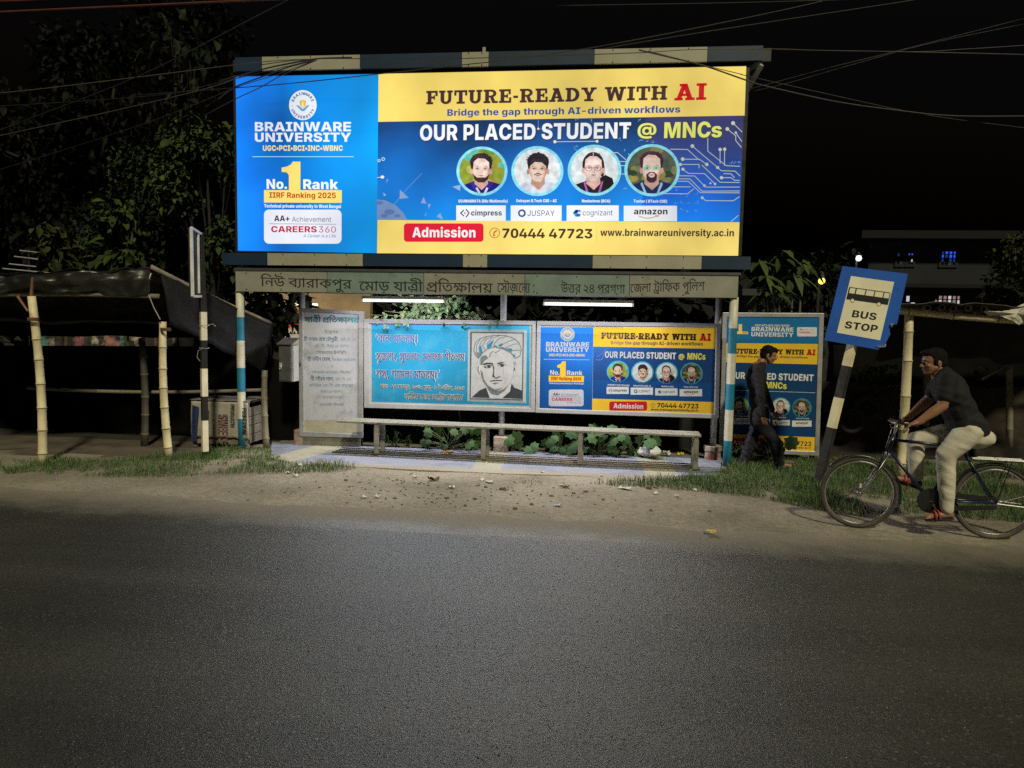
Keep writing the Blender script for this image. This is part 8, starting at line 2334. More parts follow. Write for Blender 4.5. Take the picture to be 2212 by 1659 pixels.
gp = lambda *q: [tuple(gnd(*p)[:2]) for p in q]
GL = [(-11, 7.4)] + gp((0, 1023), (200, 1030), (400, 1028), (560, 1024), (700, 1022), (790, 1014), (740, 1008), (640, 1004), (600, 985), (582, 968), (520, 962), (430, 976), (350, 980), (300, 990), (150, 1000), (0, 990)) + [(-11, 9.0)]
GR = gp((1275, 1050), (1400, 1056), (1520, 1062), (1640, 1078), (1720, 1092), (1780, 1108), (1900, 1112), (2010, 1108), (2100, 1120), (2300, 1135)) + [(7.5, 8.0), (7.5, 10.9), (2.6, 10.7), (2.05, 10.3)] + gp((1560, 1012), (1500, 1030), (1440, 1036), (1360, 1042))
GT = gp((1120, 1046), (1150, 1036), (1190, 1040), (1180, 1050), (1150, 1052))
m = MB()
rnd = random.Random(77)
for P, dens, hmul in ((GL, 3600, 1.0), (GR, 3200, 1.1), (GT, 1300, .5)):
    xs_, ys2 = [p[0] for p in P], [p[1] for p in P]
    ar = abs(sum(P[i - 1][0] * P[i][1] - P[i][0] * P[i - 1][1] for i in range(len(P)))) / 2
    n_ = int(ar * dens)
    got = 0
    while got < n_:
        x, y = rnd.uniform(min(xs_), max(xs_)), rnd.uniform(min(ys2), max(ys2))
        got += 1 if True else 0
        x2, y2 = x + .18 * mnoise.noise((x * 3, y * 3, 1)), y + .16 * mnoise.noise((x * 3, y * 3, 9))
        if not in_poly(x2, y2, P):
            continue
        dn_ = mnoise.noise((x * 1.4, y * 1.4, 4)) + .5 * mnoise.noise((x * 5, y * 5, 2))
        if dn_ < -.42:
            continue
        h = hmul * (.04 + .07 * max(0, dn_ + .35)) * rnd.uniform(.5, 1.5)
        a = rnd.uniform(0, 6.28)
        ln = Vector((math.cos(a), math.sin(a), 0)) * h * rnd.uniform(.2, .8)
        s = Vector((-math.sin(a), math.cos(a), 0)) * rnd.uniform(.002, .0042)
        b_ = Vector((x, y, earth_h(x, y) - .005))
        c = b_ + ln * .35 + Vector((0, 0, h * .62))
        t_ = b_ + ln + Vector((0, 0, h))
        m.add([b_ - s, b_ + s, c + s * .8, c - s * .8, t_], [(0, 1, 2, 3), (3, 2, 4)], rnd.choice((0, 0, 1, 1, 2, 3)) if rnd.random() > .03 else 4)
gr = m.build("grass", [mat("grass_blade_a", (.058, .110, .024), .75, var=.3), mat("grass_blade_b", (.042, .086, .020), .75, var=.3), mat("grass_blade_c", (.078, .125, .030), .75, var=.3), mat("grass_blade_d", (.030, .060, .015), .75, var=.3), mat("dry_grass", (.20, .17, .08), .7)])
tag(gr, kind="stuff")
# ---------------------------------------------------------------- people and the bicycle
def sphere_mesh(m, c, R, n=16, k=10):
    """R: 3 axis vectors (columns)"""
    o = len(m.v)
    m.ball((0, 0, 0), 1.0, n, k)
    for i in range(o, len(m.v)):
        x, y, z = m.v[i]
        m.v[i] = tuple(c + R[0] * x + R[1] * y + R[2] * z)


def capsule(m, a, b, ra, rb, n=16):
    a, b = Vector(a), Vector(b)
    d = b - a
    if d.length < 1e-5:
        d = Vector((0, 0, 1e-4))
    t = d.normalized()
    pts, rs = [], []
    for i in range(5):
        an = math.pi / 2 * (1 - i / 4)
        pts.append(a - t * (ra * math.sin(an))); rs.append(max(.0008, ra * math.cos(an)))
    for i in range(1, 4):
        pts.append(a.lerp(b, i / 4)); rs.append(ra + (rb - ra) * i / 4)
    for i in range(5):
        an = math.pi / 2 * (i / 4)
        pts.append(b + t * (rb * math.sin(an))); rs.append(max(.0008, rb * math.cos(an)))
    m.tube(pts, rs, n)


def blob(name, prims, voxel, material, parent, smooth=4, wrinkle=0.0, wfreq=9.0, seed=0.0):
    """one continuous surface grown over overlapping limbs"""
    m = MB()
    for p in prims:
        if p[0] == 'c':
            capsule(m, *p[1:])
        else:
            c, ax = p[1], p[2]
            sphere_mesh(m, Vector(c), [Vector(a) for a in ax])
    me = bpy.data.meshes.new("tmp_blob")
    me.from_pydata(m.v, [], m.f)
    o = bpy.data.objects.new("tmp_blob", me)
    COL.objects.link(o)
    r = o.modifiers.new("r", 'REMESH')
    r.mode = 'VOXEL'
    r.voxel_size = voxel
    if smooth:
        s = o.modifiers.new("s", 'SMOOTH')
        s.factor = .5
        s.iterations = smooth
    dg = bpy.context.evaluated_depsgraph_get()
    dg.update()
    me2 = bpy.data.meshes.new_from_object(o.evaluated_get(dg))
    bpy.data.objects.remove(o)
    bpy.data.meshes.remove(me)
    me2.name = name
    org = Vector(parent["_o"])
    if wrinkle:
        ns = [v.normal.copy() for v in me2.vertices]
        for v, n_ in zip(me2.vertices, ns):
            q = v.co
            t = q.x * .5 + q.z
            w = .9 - 2.6 * abs(mnoise.noise((q.x * wfreq * .5 + seed, q.y * wfreq * .6, t * wfreq * 1.5))) + .5 * mnoise.noise((q.x * wfreq * 1.6, q.y * wfreq * 1.6 + seed, q.z * wfreq * 3))
            v.co = q + n_ * (wrinkle * w)
    for v in me2.vertices:
        v.co -= org
    me2.materials.clear()
    me2.materials.append(material)
    me2.polygons.foreach_set("use_smooth", [True] * len(me2.polygons))
    ob = bpy.data.objects.new(name, me2)
    COL.objects.link(ob)
    ob.parent = parent
    ob["_o"] = tuple(org)
    return ob


def hand(a, palm_dir, fwd, side, curl, scale=1.0, grip=False):
    """palm, four bent fingers and a thumb. a wrist, palm_dir: from wrist to knuckles, fwd: palm normal (fingers curl that way), side: towards the thumb"""
    P = []
    d, f, s = palm_dir.normalized(), fwd.normalized(), side.normalized()
    k = scale
    c = a + d * .045 * k
    P.append(('e', c, (d * .052 * k, s * .04 * k, f * .017 * k)))
    P.append(('c', a - d * .03 * k, a + d * .02 * k, .027 * k, .026 * k))
    for i, L_ in enumerate((.068, .078, .072, .056)):
        o = s * (.029 - .0195 * i) * k
        b0 = a + d * .083 * k + o
        ang = curl * (1 + .08 * i)
        q0 = b0
        dirn = d
        for j, fr in enumerate((.45, .32, .23)):
            dirn = (dirn * math.cos(ang) + f * math.sin(ang)).normalized()
            q1 = q0 + dirn * (L_ * fr * k)
            P.append(('c', q0, q1, .0088 * k * (1 - .1 * j), .0082 * k * (1 - .12 * j)))
            q0 = q1
            # keep turning in the same plane
            ff = f
    t0 = a + d * .03 * k + s * .034 * k
    t1 = t0 + (d * .7 + s * .6 + f * .5).normalized() * .036 * k
    t2 = t1 + (d * .85 + s * .1 + f * .6).normalized() * .03 * k
    P += [('c', t0, t1, .012 * k, .0105 * k), ('c', t1, t2, .0105 * k, .009 * k)]
    return P


def head_parts(c, f, u, k=1.0):
    """c centre of the skull, f facing, u up: skin primitives, hair primitives, eye positions"""
    f = f.normalized(); u = (u - f * u.dot(f)).normalized(); s = f.cross(u)
    S = []
    E_ = lambda x, y, z, a, b, d: ('e', c + f * x * k + s * y * k + u * z * k, (f * a * k, s * b * k, u * d * k))
    S.append(E_(-.005, 0, .02, .094, .074, .092))
    S.append(E_(.028, 0, -.035, .062, .062, .075))
    S.append(E_(.058, 0, -.082, .030, .036, .026))           # chin
    for q in (-1, 1):
        S.append(('c', c + f * .01 * k + s * q * .052 * k - u * .05 * k, c + f * .05 * k + s * q * .025 * k - u * .085 * k, .022 * k, .02 * k))   # jaw
        S.append(E_(.062, q * .034, -.025, .022, .022, .02))  # cheek
        S.append(E_(-.012, q * .077, -.018, .018, .007, .032))  # ear
        S.append(E_(.078, q * .028, .022, .012, .022, .008))  # brow ridge
    S.append(('c', c + f * .084 * k + u * .008 * k, c + f * .106 * k - u * .026 * k, .009 * k, .013 * k))                 # nose
    S.append(E_(.092, 0, -.034, .014, .018, .009))
    S.append(E_(.084, 0, -.056, .012, .024, .0065))          # lips
    S.append(E_(.083, 0, -.066, .011, .021, .0065))
    S.append(('c', c - f * .02 * k - u * .06 * k, c - f * .035 * k - u * .15 * k, .054 * k, .056 * k))                   # neck
    H = []
    H.append(E_(-.022, 0, .042, .094, .081, .082))
    H.append(E_(-.055, 0, -.01, .055, .074, .075))
    H.append(E_(.035, .0, .082, .055, .06, .034))
    H.append(E_(.06, .012, .088, .04, .04, .02))
    for q in (-1, 1):
        H.append(E_(.012, q * .066, .012, .022, .014, .04))
    eyes = [c + f * .079 * k + s * q * .030 * k + u * .002 * k for q in (-1, 1)]
    brows = [(c + f * .092 * k + s * q * .016 * k + u * .022 * k, c + f * .082 * k + s * q * .046 * k + u * .024 * k) for q in (-1, 1)]
    mouth = [c + f * .094 * k + s * q * .018 * k - u * .061 * k for q in (-1, 1)]
    return S, H, eyes, brows, mouth


def face_details(parent, eyes, brows, mouth, f):
    m = MB()
    for e in eyes:
        m.ball(e, .0095, 8, 6, 0)
        m.ball(e + f.normalized() * .006, .0052, 8, 6, 1)
    m.build("eyes", [mat("eye_white", (.22, .19, .17), .5), mat("eye_dark", (.01, .007, .006), .2)], parent, smooth=True)
    m = MB()
    for a, b in brows:
        m.tube([a, a.lerp(b, .5) + Vector((0, 0, .003)), b], [.004, .005, .003], 6)
    m.build("eyebrows", M_HAIR, parent, smooth=True)
    m = MB()
    m.tube([mouth[0], mouth[0].lerp(mouth[1], .5) + f.normalized() * .004, mouth[1]], [.002, .0035, .002], 6)
    m.build("mouth", mat("lip", (.13, .05, .04), .5), parent, smooth=True)


M_SKIN = mat("brown_skin", (.25, .125, .070), .5, var=.12, vscale=12, spec=.35)
M_HAIR = mat("black_hair", (.006, .005, .005), .8, spec=.15, var=.3, vscale=30, bump=.6, bscale=90)

# ---- the man walking past the tall advert
PY0 = 10.02
J = lambda zx, zy, dy=0.0: at(*zq(zx, zy), PY0 + dy)
ped = thing("person", "man in dark shirt and trousers walking right with bowed head past the tall advert", "person", (at(1645, 1004, PY0).x, PY0, 0))
hc = J(838, 268)
face = Vector((.93, -.18, -.30)); up = Vector((.30, -.06, .95))
S, H, ey, br0, mo = head_parts(hc, face, up, 1.03)
sh_n, sh_f = J(715, 425, -.17), J(700, 420, .17)
hipn, hipf = J(720, 985, -.085), J(735, 985, .085)
neck = J(752, 385)
el_n = J(745, 690, -.23)
wr_n = J(778, 955, -.20)
el_f = J(800, 700, .22)
wr_f = J(880, 900, .20)
kn_r = J(640, 1235, .07); an_r = J(545, 1475, .08)           # far, trailing leg
kn_l = J(905, 1225, -.07); an_l = J(955, 1462, -.08)         # leading leg
body = list(S)
body += [('c', neck + Vector((0, 0, .05)), neck - Vector((0.01, 0, .06)), .055, .07), ('e', (sh_n + sh_f) / 2 - Vector((0, 0, .1)), (Vector((.11, 0, 0)), Vector((0, .17, 0)), Vector((0, 0, .2)))),
         ('e', (hipn + hipf) / 2 + Vector((0, 0, .06)), (Vector((.105, 0, 0)), Vector((0, .15, 0)), Vector((0, 0, .16)))), ('e', ((sh_n + sh_f) / 2 + (hipn + hipf) / 2) / 2, (Vector((.095, 0, 0)), Vector((0, .145, 0)), Vector((0, 0, .22))))]
for sh, el, wr in ((sh_n, el_n, wr_n), (sh_f, el_f, wr_f)):
    body += [('c', sh, el, .05, .038), ('c', el, wr, .038, .026)]
    body += hand(wr, (wr - el) + Vector((.1, 0, 0)) * .4, Vector((.3, .9, 0)) if sh is sh_n else Vector((.3, -.9, 0)), Vector((1, 0, .1)), .38)
for hp, kn, an in ((hipf, kn_r, an_r), (hipn, kn_l, an_l)):
    body += [('c', hp, kn, .078, .05), ('c', kn, an, .05, .033)]
ft = [(an_r, Vector((.75, 0, -.66))), (an_l, Vector((.97, 0, -.1)))]
for an, d in ft:
    body += [('c', an - Vector((0, 0, .03)), an - Vector((0, 0, .03)) + d * .15, .034, .026)]
blob("body", body, .0062, M_SKIN, ped, 3)
blob("hair", H, .006, M_HAIR, ped, 2, .003, 60)
face_details(ped, ey, br0, mo, face)
M_PSHIRT = mat("dark_plum_shirt", (.009, .008, .011), .85, var=.25, vscale=7, bump=.2, bscale=120)
M_PTROU = mat("dark_navy_trousers", (.007, .007, .014), .8, var=.25, vscale=7, bump=.2, bscale=120)
shc, hpc = (sh_n + sh_f) / 2, (hipn + hipf) / 2
shirt = [('e', shc - Vector((0.005, 0, .13)), (Vector((.135, 0, 0)), Vector((0, .185, 0)), Vector((0, 0, .215)))), ('e', shc.lerp(hpc, .5), (Vector((.122, 0, 0)), Vector((0, .168, 0)), Vector((0, 0, .27)))),
         ('c', hpc + Vector((-.005, -.07, .10)), hpc + Vector((-.01, -.07, -.005)), .125, .122), ('c', hpc + Vector((-.005, .07, .10)), hpc + Vector((-.01, .07, -.005)), .12, .118),
         ('c', sh_n, el_n, .066, .055), ('c', el_n, wr_n - (wr_n - el_n) * .10, .055, .044), ('c', sh_f, el_f, .066, .055), ('c', el_f, wr_f - (wr_f - el_f) * .10, .055, .044),
         ('c', sh_n + Vector((0, .02, .02)), neck + Vector((0, 0, -.03)), .06, .062), ('c', sh_f + Vector((0, -.02, .02)), neck + Vector((0, 0, -.03)), .06, .062),
         ('c', neck + Vector((0, 0, .0)), neck + Vector((.012, 0, .028)), .064, .062)]
blob("shirt", shirt, .011, M_PSHIRT, ped, 4, .007, 8)
trou = [('e', hpc + Vector((0, 0, .02)), (Vector((.122, 0, 0)), Vector((0, .158, 0)), Vector((0, 0, .15))))]
for hp, kn, an in ((hipf, kn_r, an_r), (hipn, kn_l, an_l)):
    trou += [('c', hp, kn, .098, .074), ('c', kn, an + (an - kn).normalized() * .015, .074, .064)]
blob("trousers", trou, .011, M_PTROU, ped, 4, .008, 9, 3)
for an, d in ft:
    fwd = Vector((d.x, 0, d.z)).normalized()
    upv = Vector((-fwd.z, 0, fwd.x))
    a0 = an - Vector((0, 0, .055))
    blob("shoe", [('c', a0 - fwd * .04, a0 + fwd * .09, .043, .042), ('c', a0 + fwd * .06 - upv * .01, a0 + fwd * .175 - upv * .015, .040, .030), ('c', a0 - fwd * .03 + upv * .03, a0 + upv * .04, .042, .042)], .009, mat("black_shoe", (.012, .011, .011), .5), ped, 3)

# ---- bicycle
FW, RW = gnd(1850, 1140), gnd(2141, 1164)
BD = (RW - FW).normalized()
BN = Vector((-BD.y, BD.x, 0))
if BN.y < 0:
    BN = -BN


def bp(px, py, off=0.0):
    """photo position -> point on the bicycle's upright plane moved off sideways (+ away from the camera)"""
    o = FW + BN * off
    d = C_F + C_R * ((px - PCX) / FPX) - C_U * ((py - PCY) / FPX)
    t = (o - Vector((0, 0, CAM_H))).dot(BN) / d.dot(BN)
    return Vector((0, 0, CAM_H)) + d * t


zb1 = lambda x, y: ((3020 + x * .4702) / 1.736, (1280 + y * .4702) / 1.736)
B = lambda zx, zy, off=0.0: bp(*zb1(zx, zy), off)
WR = .345
fh, rh = FW + Vector((0, 0, WR)), RW + Vector((0, 0, WR))
bike = thing("bicycle", "black roadster bicycle ridden left along the verge edge", "bicycle", ((FW.x + RW.x) / 2, (FW.y + RW.y) / 2, 0))
M_RUB = mat("tyre_rubber", (.045, .040, .032), .8, var=.25, vscale=12, dirt=(.12, .09, .055), dlo=.5, dhi=.7)
M_CHR = mat("chrome", (.62, .62, .62), .18, metal=1.0, var=.1)
M_BLKP = mat("black_enamel", (.010, .010, .012), .3, var=.2, spec=.5)
M_BLUEP = mat("deep_blue_enamel", (.010, .014, .05), .3, var=.2, spec=.5)
Z = Vector((0, 0, 1))
circ = lambda c, r, a, off=0.0: c + BD * (r * math.cos(a)) + Z * (r * math.sin(a)) + BN * off
for hub in (fh, rh):
    m = MB()
    m.tube([circ(hub, WR - .019, k * 2 * math.pi / 48) for k in range(48)], .019, 12, closed=True)
    wh = m.build("wheel", M_RUB, bike, smooth=True)
    m = MB()
    m.tube([circ(hub, WR - .043, k * 2 * math.pi / 48) for k in range(48)], .012, 8, closed=True)
    m.build("rim", M_CHR, wh, smooth=True)
    m = MB()
    for k in range(32):
        a = k * 2 * math.pi / 32
        sd = .03 if k % 2 else -.03
        m.tube([circ(hub, .02, a + (.9 if k % 4 < 2 else -.9), sd), circ(hub, WR - .048, a)], .0014, 4)
    m.build("spokes", M_CHR, wh)
    m = MB()
    m.tube([hub - BN * .055, hub - BN * .035, hub - BN * .034, hub + BN * .034, hub + BN * .035, hub + BN * .055], [.012, .03, .018, .018, .03, .012], 12)
    m.build("hub", M_CHR, wh, smooth=True)
    m = MB()
    a0, a1 = (40, 205) if hub is fh else (-25, 195)
    n_ = 24
    for k in range(n_ + 1):
        a = math.radians(a0 + (a1 - a0) * k / n_)
        if hub is fh: a = math.pi - a
        for off, rr in ((-.03, WR + .012), (-.018, WR + .024), (.018, WR + .024), (.03, WR + .012)):
            m.v.append(tuple(circ(hub, rr, a, off)))
    for k in range(n_):
        for j in range(3):
            q = k * 4 + j
            m.f.append((q, q + 1, q + 5, q + 4)); m.m.append(0)
    o_ = m.build("mudguard", M_BLKP, bike, smooth=True)
    sd_ = o_.modifiers.new("t", 'SOLIDIFY'); sd_.thickness = .0025
    m = MB()
    for off in (-.035, .035):
        an = math.radians(150 if hub is fh else 20)
        m.tube([hub + BN * off * 1.4, circ(hub, WR + .012, math.pi - an if hub is fh else an, off)], .003, 6)
    m.build("mudguard_stay", M_CHR, bike)
bb = B(985, 1262)
seat_cl = bb + (B(1290, 760) - bb).normalized() * .56
hd_t, hd_b = B(706, 752), B(655, 880)
saddle_c = B(1330, 735)
fr = MB()
fr.tube([hd_t, hd_b], .019, 12)
fr.tube([hd_t.lerp(hd_b, .25), seat_cl], .0145, 12)
fr.tube([hd_b.lerp(hd_t, .15), bb], .0155, 12)
fr.tube([seat_cl + (seat_cl - bb).normalized() * .02, bb], .0148, 12)
for off in (-.05, .05):
    fr.tube([bb + BN * off * .6, rh + BN * off], .010, 8)
    fr.tube([seat_cl + BN * off * .4, rh + BN * off], .008, 8)
fr.tube([bb - BN * .04, bb + BN * .04], .024, 12)
fr.build("frame", M_BLUEP, bike, smooth=True)
fk = MB()
cr_ = hd_b - Z * .02
for off in (-.045, .045):
    mid_ = cr_.lerp(fh, .72) + BD * .02
    fk.tube([cr_ + BN * off, mid_ + BN * off, fh + BN * off], [.013, .011, .008], 8)
fk.tube([cr_ - BN * .055, cr_ + BN * .055], .018, 10)
fk.tube([cr_, hd_b], .017, 10)
fk.build("fork", M_CHR, bike, smooth=True)
hb = MB()
st_t = B(735, 655)
gn, gf = B(815, 668, -.25), B(745, 632, .25)
hb.tube([hd_t, st_t], .0125, 10)
hb.tube([B(860, 672, -.25), gn, B(740, 655, -.235), B(690, 648, -.15), st_t - BD * .02, B(668, 632, .15), B(690, 622, .235), gf, B(800, 634, .25)], .0115, 10)
hb.build("handlebar", M_CHR, bike, smooth=True)
for off, q in ((-.25, (800, 666)), (.25, (760, 632))):
    g_ = MB()
    c_ = B(*q, off)
    g_.tube([c_ - BD * .01, c_ + BD * .10], .016, 10)
    g_.build("grip", mat("black_grip", (.012, .012, .012), .7), bike, smooth=True)
rb = MB()
rb.tube([B(770, 690, -.22), B(700, 690, -.14), B(690, 690, 0), B(672, 664, .14), B(720, 646, .22)], .004, 6)
rb.tube([B(690, 690, 0), B(640, 850, 0)], .004, 6)
rb.build("brake_rod", M_CHR, bike, smooth=True)
sd = MB()
sphere_mesh(sd, saddle_c + BD * .07, [BD * .12, BN * .105, Z * .035])
sphere_mesh(sd, saddle_c - BD * .06, [BD * .13, BN * .045, Z * .028])
sd.tube([seat_cl, saddle_c - Z * .02], .013, 10)
sd.build("saddle", mat("saddle_leather", (.025, .018, .014), .5), bike, smooth=True)
foot_n = B(1120, 1425, -.13)
cdir = (Vector((foot_n.x, foot_n.y, foot_n.z)) - BN * (foot_n - FW).dot(BN) + Vector((0, 0, -.02)) - bb)
cdir = (cdir - BN * cdir.dot(BN)).normalized()
ck = MB()
pn, pf = bb + cdir * .17, bb - cdir * .17
ck.tube([bb - BN * .075, pn - BN * .085], .010, 8)
ck.tube([bb + BN * .065, pf + BN * .085], .010, 8)
ck.tube([bb - BN * .075, bb + BN * .065], .012, 8)
ck.build("crank", M_CHR, bike, smooth=True)
for pc, off in ((pn, -.13), (pf, .13)):
    m = MB()
    c_ = pc + BN * off
    m.obox(c_, BD * .045, BN * .042, Z * .011)
    m.build("pedal", mat("pedal_rubber", (.015, .015, .014), .7), bike, bevel=.004)
cg = MB()
ring_pts = [bb + BD * .115 * math.cos(a) + Z * .115 * math.sin(a) for a in [k * 2 * math.pi / 26 for k in range(26)]]
q_ = [p - BN * .062 for p in ring_pts] + [p - BN * .046 for p in ring_pts]
cg.add(q_, [tuple(range(26)), tuple(reversed(range(26, 52)))] + [(i, 26 + i, 26 + (i + 1) % 26, (i + 1) % 26) for i in range(26)])
d_ = (rh - bb)
for z0, z1 in ((.045, .10), (-.10, -.045)):
    a_, c_ = bb + Z * z0, bb + Z * z1
    r0, r1 = rh + Z * z0 * .55, rh + Z * z1 * .55
    cg.add([a_ - BN * .06, r0 - BN * .06, r1 - BN * .06, c_ - BN * .06, a_ - BN * .048, r0 - BN * .048, r1 - BN * .048, c_ - BN * .048], [(0, 1, 2, 3), (7, 6, 5, 4), (0, 4, 5, 1), (1, 5, 6, 2), (2, 6, 7, 3), (3, 7, 4, 0)])
cg.build("chain_case", M_BLKP, bike)
ca = MB()
rc = rh + Z * (WR + .055)
for off in (-.06, 0, .06):
    ca.tube([rc + BN * off - BD * .22, rc + BN * off + BD * .22], .005, 6)
for t in (-.22, 0, .22):
    ca.tube([rc - BN * .06 + BD * t, rc + BN * .06 + BD * t], .005, 6)
for off in (-.06, .06):
    ca.tube([rc + BN * off + BD * .1, rh + BN * off * .9], .005, 6)
ca.build("carrier", M_BLKP, bike)
stn = MB()
for off in (-.07, .07):
    stn.tube([rh + BN * off, rh + BN * off + BD * .30 - Z * .02], .006, 6)
stn.tube([rh - BN * .07 + BD * .30 - Z * .02, rh + BN * .07 + BD * .30 - Z * .02], .006, 6)
stn.build("stand", M_BLKP, bike)
rf_ = MB()
rf_.tube([fh + BD * .0 + Z * .06 - BN * .062, fh + Z * .10 - BN * .058], .012, 8)
rf_.build("reflector", mat("pale_reflector", (.6, .45, .42), .3), bike)

# ---- the rider
rider = thing("person", "man in black shirt and cream trousers riding the bicycle to the left", "person", (saddle_c.x, saddle_c.y, .0))
fwd = -BD
hc = B(1022, 165)
face = (fwd + Vector((0, -.22, -.12))).normalized(); up = Vector((0.1, 0, 1)) * 1.0 - face * 0
S, H, ey, br0, mo = head_parts(hc, face, Z + fwd * .12, 1.06)
neck = B(1105, 262)
sh_n, sh_f = B(1140, 300, -.185), B(1080, 305, .185)
hipn, hipf = B(1310, 720, -.10), B(1290, 715, .10)
el_n, el_f = B(1095, 515, -.235), B(985, 460, .24)
wr_n, wr_f = B(900, 645, -.25), B(812, 615, .25)
kn_n, an_n = B(1120, 905, -.13), B(1130, 1330, -.12)
kn_f, an_f = B(880, 790, .13), B(885, 1080, .12)
shc, hpc = (sh_n + sh_f) / 2, (hipn + hipf) / 2
spine = (shc - hpc).normalized()
frontv = (fwd - spine * fwd.dot(spine)).normalized()
body = list(S)
body += [('c', hc - Z * .05 + BD * .03, neck, .056, .066), ('e', shc - spine * .13, (frontv * .11, BN * .17, spine * .2)), ('e', shc.lerp(hpc, .55), (frontv * .11, BN * .15, spine * .22)), ('e', hpc, (frontv * .12, BN * .165, spine * .15))]
for sh, el, wr, off in ((sh_n, el_n, wr_n, -1), (sh_f, el_f, wr_f, 1)):
    body += [('c', sh, el, .056, .045), ('c', el, el.lerp(wr, .35), .046, .045), ('c', el.lerp(wr, .35), wr, .045, .029)]
    dr_ = (wr - el).normalized()
    body += hand(wr, (dr_ + fwd * .8), Vector((0, 0, -1)) + fwd * .1, -BN * off * 1.0, .78, 1.05)
for hp, kn, an in ((hipn, kn_n, an_n), (hipf, kn_f, an_f)):
    body += [('c', hp, kn, .09, .058), ('c', kn, an, .056, .036)]
fdir_n = (fwd + Vector((0, -.1, -.12))).normalized()
fdir_f = (fwd + Vector((0, 0, .28))).normalized()
ftc = []
for an, fd in ((an_n, fdir_n), (an_f, fdir_f)):
    hl = an - Z * .05
    up_ = (Z - fd * Z.dot(fd)).normalized()
    body += [('c', an, hl, .036, .034), ('c', hl - fd * .03 - up_ * .01, hl + fd * .09 - up_ * .012, .032, .034), ('c', hl + fd * .09 - up_ * .012, hl + fd * .16 - up_ * .022, .034, .024)]
    sd_v = fd.cross(up_)
    for q in range(5):
        o_ = sd_v * (-.026 + q * .013)
        body.append(('c', hl + fd * .155 - up_ * .026 + o_, hl + fd * (.19 - .006 * q) - up_ * .030 + o_, .009, .008))
    ftc.append((hl, fd, up_, sd_v))
blob("body", body, .0062, M_SKIN, rider, 3)
blob("hair", H, .006, M_HAIR, rider, 2, .003, 60)
face_details(rider, ey, br0, mo, face)
M_RSHIRT = mat("black_tee_shirt", (.008, .008, .010), .85, var=.25, vscale=7, bump=.2, bscale=120)
M_RTROU = mat("cream_trousers", (.50, .47, .38), .8, var=.12, vscale=6, bump=.25, bscale=110, dirt=(.30, .27, .2), dlo=.55, dhi=.8)
shirt = [('e', shc - spine * .13, (frontv * .145, BN * .205, spine * .22)), ('e', shc.lerp(hpc, .5), (frontv * .145, BN * .19, spine * .27)), ('e', hpc + spine * .10, (frontv * .15, BN * .19, spine * .13)),
         ('c', hpc + BN * .08 + spine * .08 - frontv * .03, hpc + BN * .08 + spine * .01 - frontv * .045, .115, .11), ('c', hpc - BN * .08 + spine * .08 - frontv * .03, hpc - BN * .08 + spine * .01 - frontv * .045, .115, .11),
         ('c', sh_n, sh_n.lerp(el_n, .62), .078, .072), ('c', sh_f, sh_f.lerp(el_f, .62), .078, .072), ('c', sh_n + BN * .03, neck, .07, .066), ('c', sh_f - BN * .03, neck, .07, .066), ('c', neck - spine * .02, neck + spine * .012, .072, .068)]
blob("shirt", shirt, .011, M_RSHIRT, rider, 4, .008, 7, 1)
trou = [('e', hpc - frontv * .01, (frontv * .14, BN * .18, spine * .12)), ('e', hpc - spine * .06 + BD * .04, (BD * .15, BN * .175, Z * .10))]
for hp, kn, an, e_ in ((hipn, kn_n, an_n, .0), (hipf, kn_f, an_f, .0)):
    trou += [('c', hp, hp.lerp(kn, .5), .118, .104), ('c', hp.lerp(kn, .5), kn, .104, .084), ('c', kn, kn.lerp(an, .5), .082, .072), ('c', kn.lerp(an, .5), an + (kn - an).normalized() * .0, .072, .058)]
blob("trousers", trou, .009, M_RTROU, rider, 4, .0045, 8, 5)
for hl, fd, up_, sd_v in ftc:
    m = MB()
    n_ = 14
    out = []
    for k in range(n_):
        a = 2 * math.pi * k / n_
        out.append((.125 * math.cos(a) + .065, .042 * math.sin(a) * (1.08 if math.cos(a) > 0 else .85)))
    top_ = [hl + fd * x + sd_v * y - up_ * .042 for x, y in out]
    bot_ = [hl + fd * x + sd_v * y - up_ * .060 for x, y in out]
    m.add(top_ + bot_, [tuple(range(n_)), tuple(reversed(range(n_, 2 * n_)))] + [(i, n_ + i, n_ + (i + 1) % n_, (i + 1) % n_) for i in range(n_)])
    m.build("sandal", mat("dark_sandal_sole", (.018, .018, .025), .6), rider)
    m = MB()
    for x_ in (.075, .105):
        m.tube([hl + fd * x_ + sd_v * .046 - up_ * .045, hl + fd * x_ + sd_v * .03 + up_ * .022, hl + fd * x_ + up_ * .032, hl + fd * x_ - sd_v * .03 + up_ * .022, hl + fd * x_ - sd_v * .046 - up_ * .045], .009, 8)
    m.build("sandal_strap", mat("red_strap", (.30, .035, .045), .5), rider, smooth=True)
# ---------------------------------------------------------------- things beyond the shelter
M_MUD = mat("mud_wall", (.040, .031, .023), .95, var=.35, vscale=3, bump=.7, bscale=9, dirt=(.014, .012, .01), dlo=.45, dhi=.65)
# black wall added as backdrop for the darkness behind the shelter
bw = MB()
bw.bx(-4.5, 3.3, 11.35, 11.5, -.05, 1.55)
o = bw.build("dark_backdrop_wall", mat("backdrop_black", (.011, .0105, .010), .95, var=.5, vscale=4, bump=.4, bscale=8), None, origin=(-.6, 11.42, 0))
tag(o, "low black backdrop wall added for the darkness behind the bench and boards", "wall")
# low earth wall on the right with tyres
wl = MB()


def wall_fn(u, v):
    x = 3.35 + u * 5.2
    z = -.05 + v * (1.12 + .05 * mnoise.noise((u * 9, 0, 0)))
    return Vector((x, 11.55 - .12 * v + .05 * mnoise.noise((u * 12, v * 3, 2)), z))


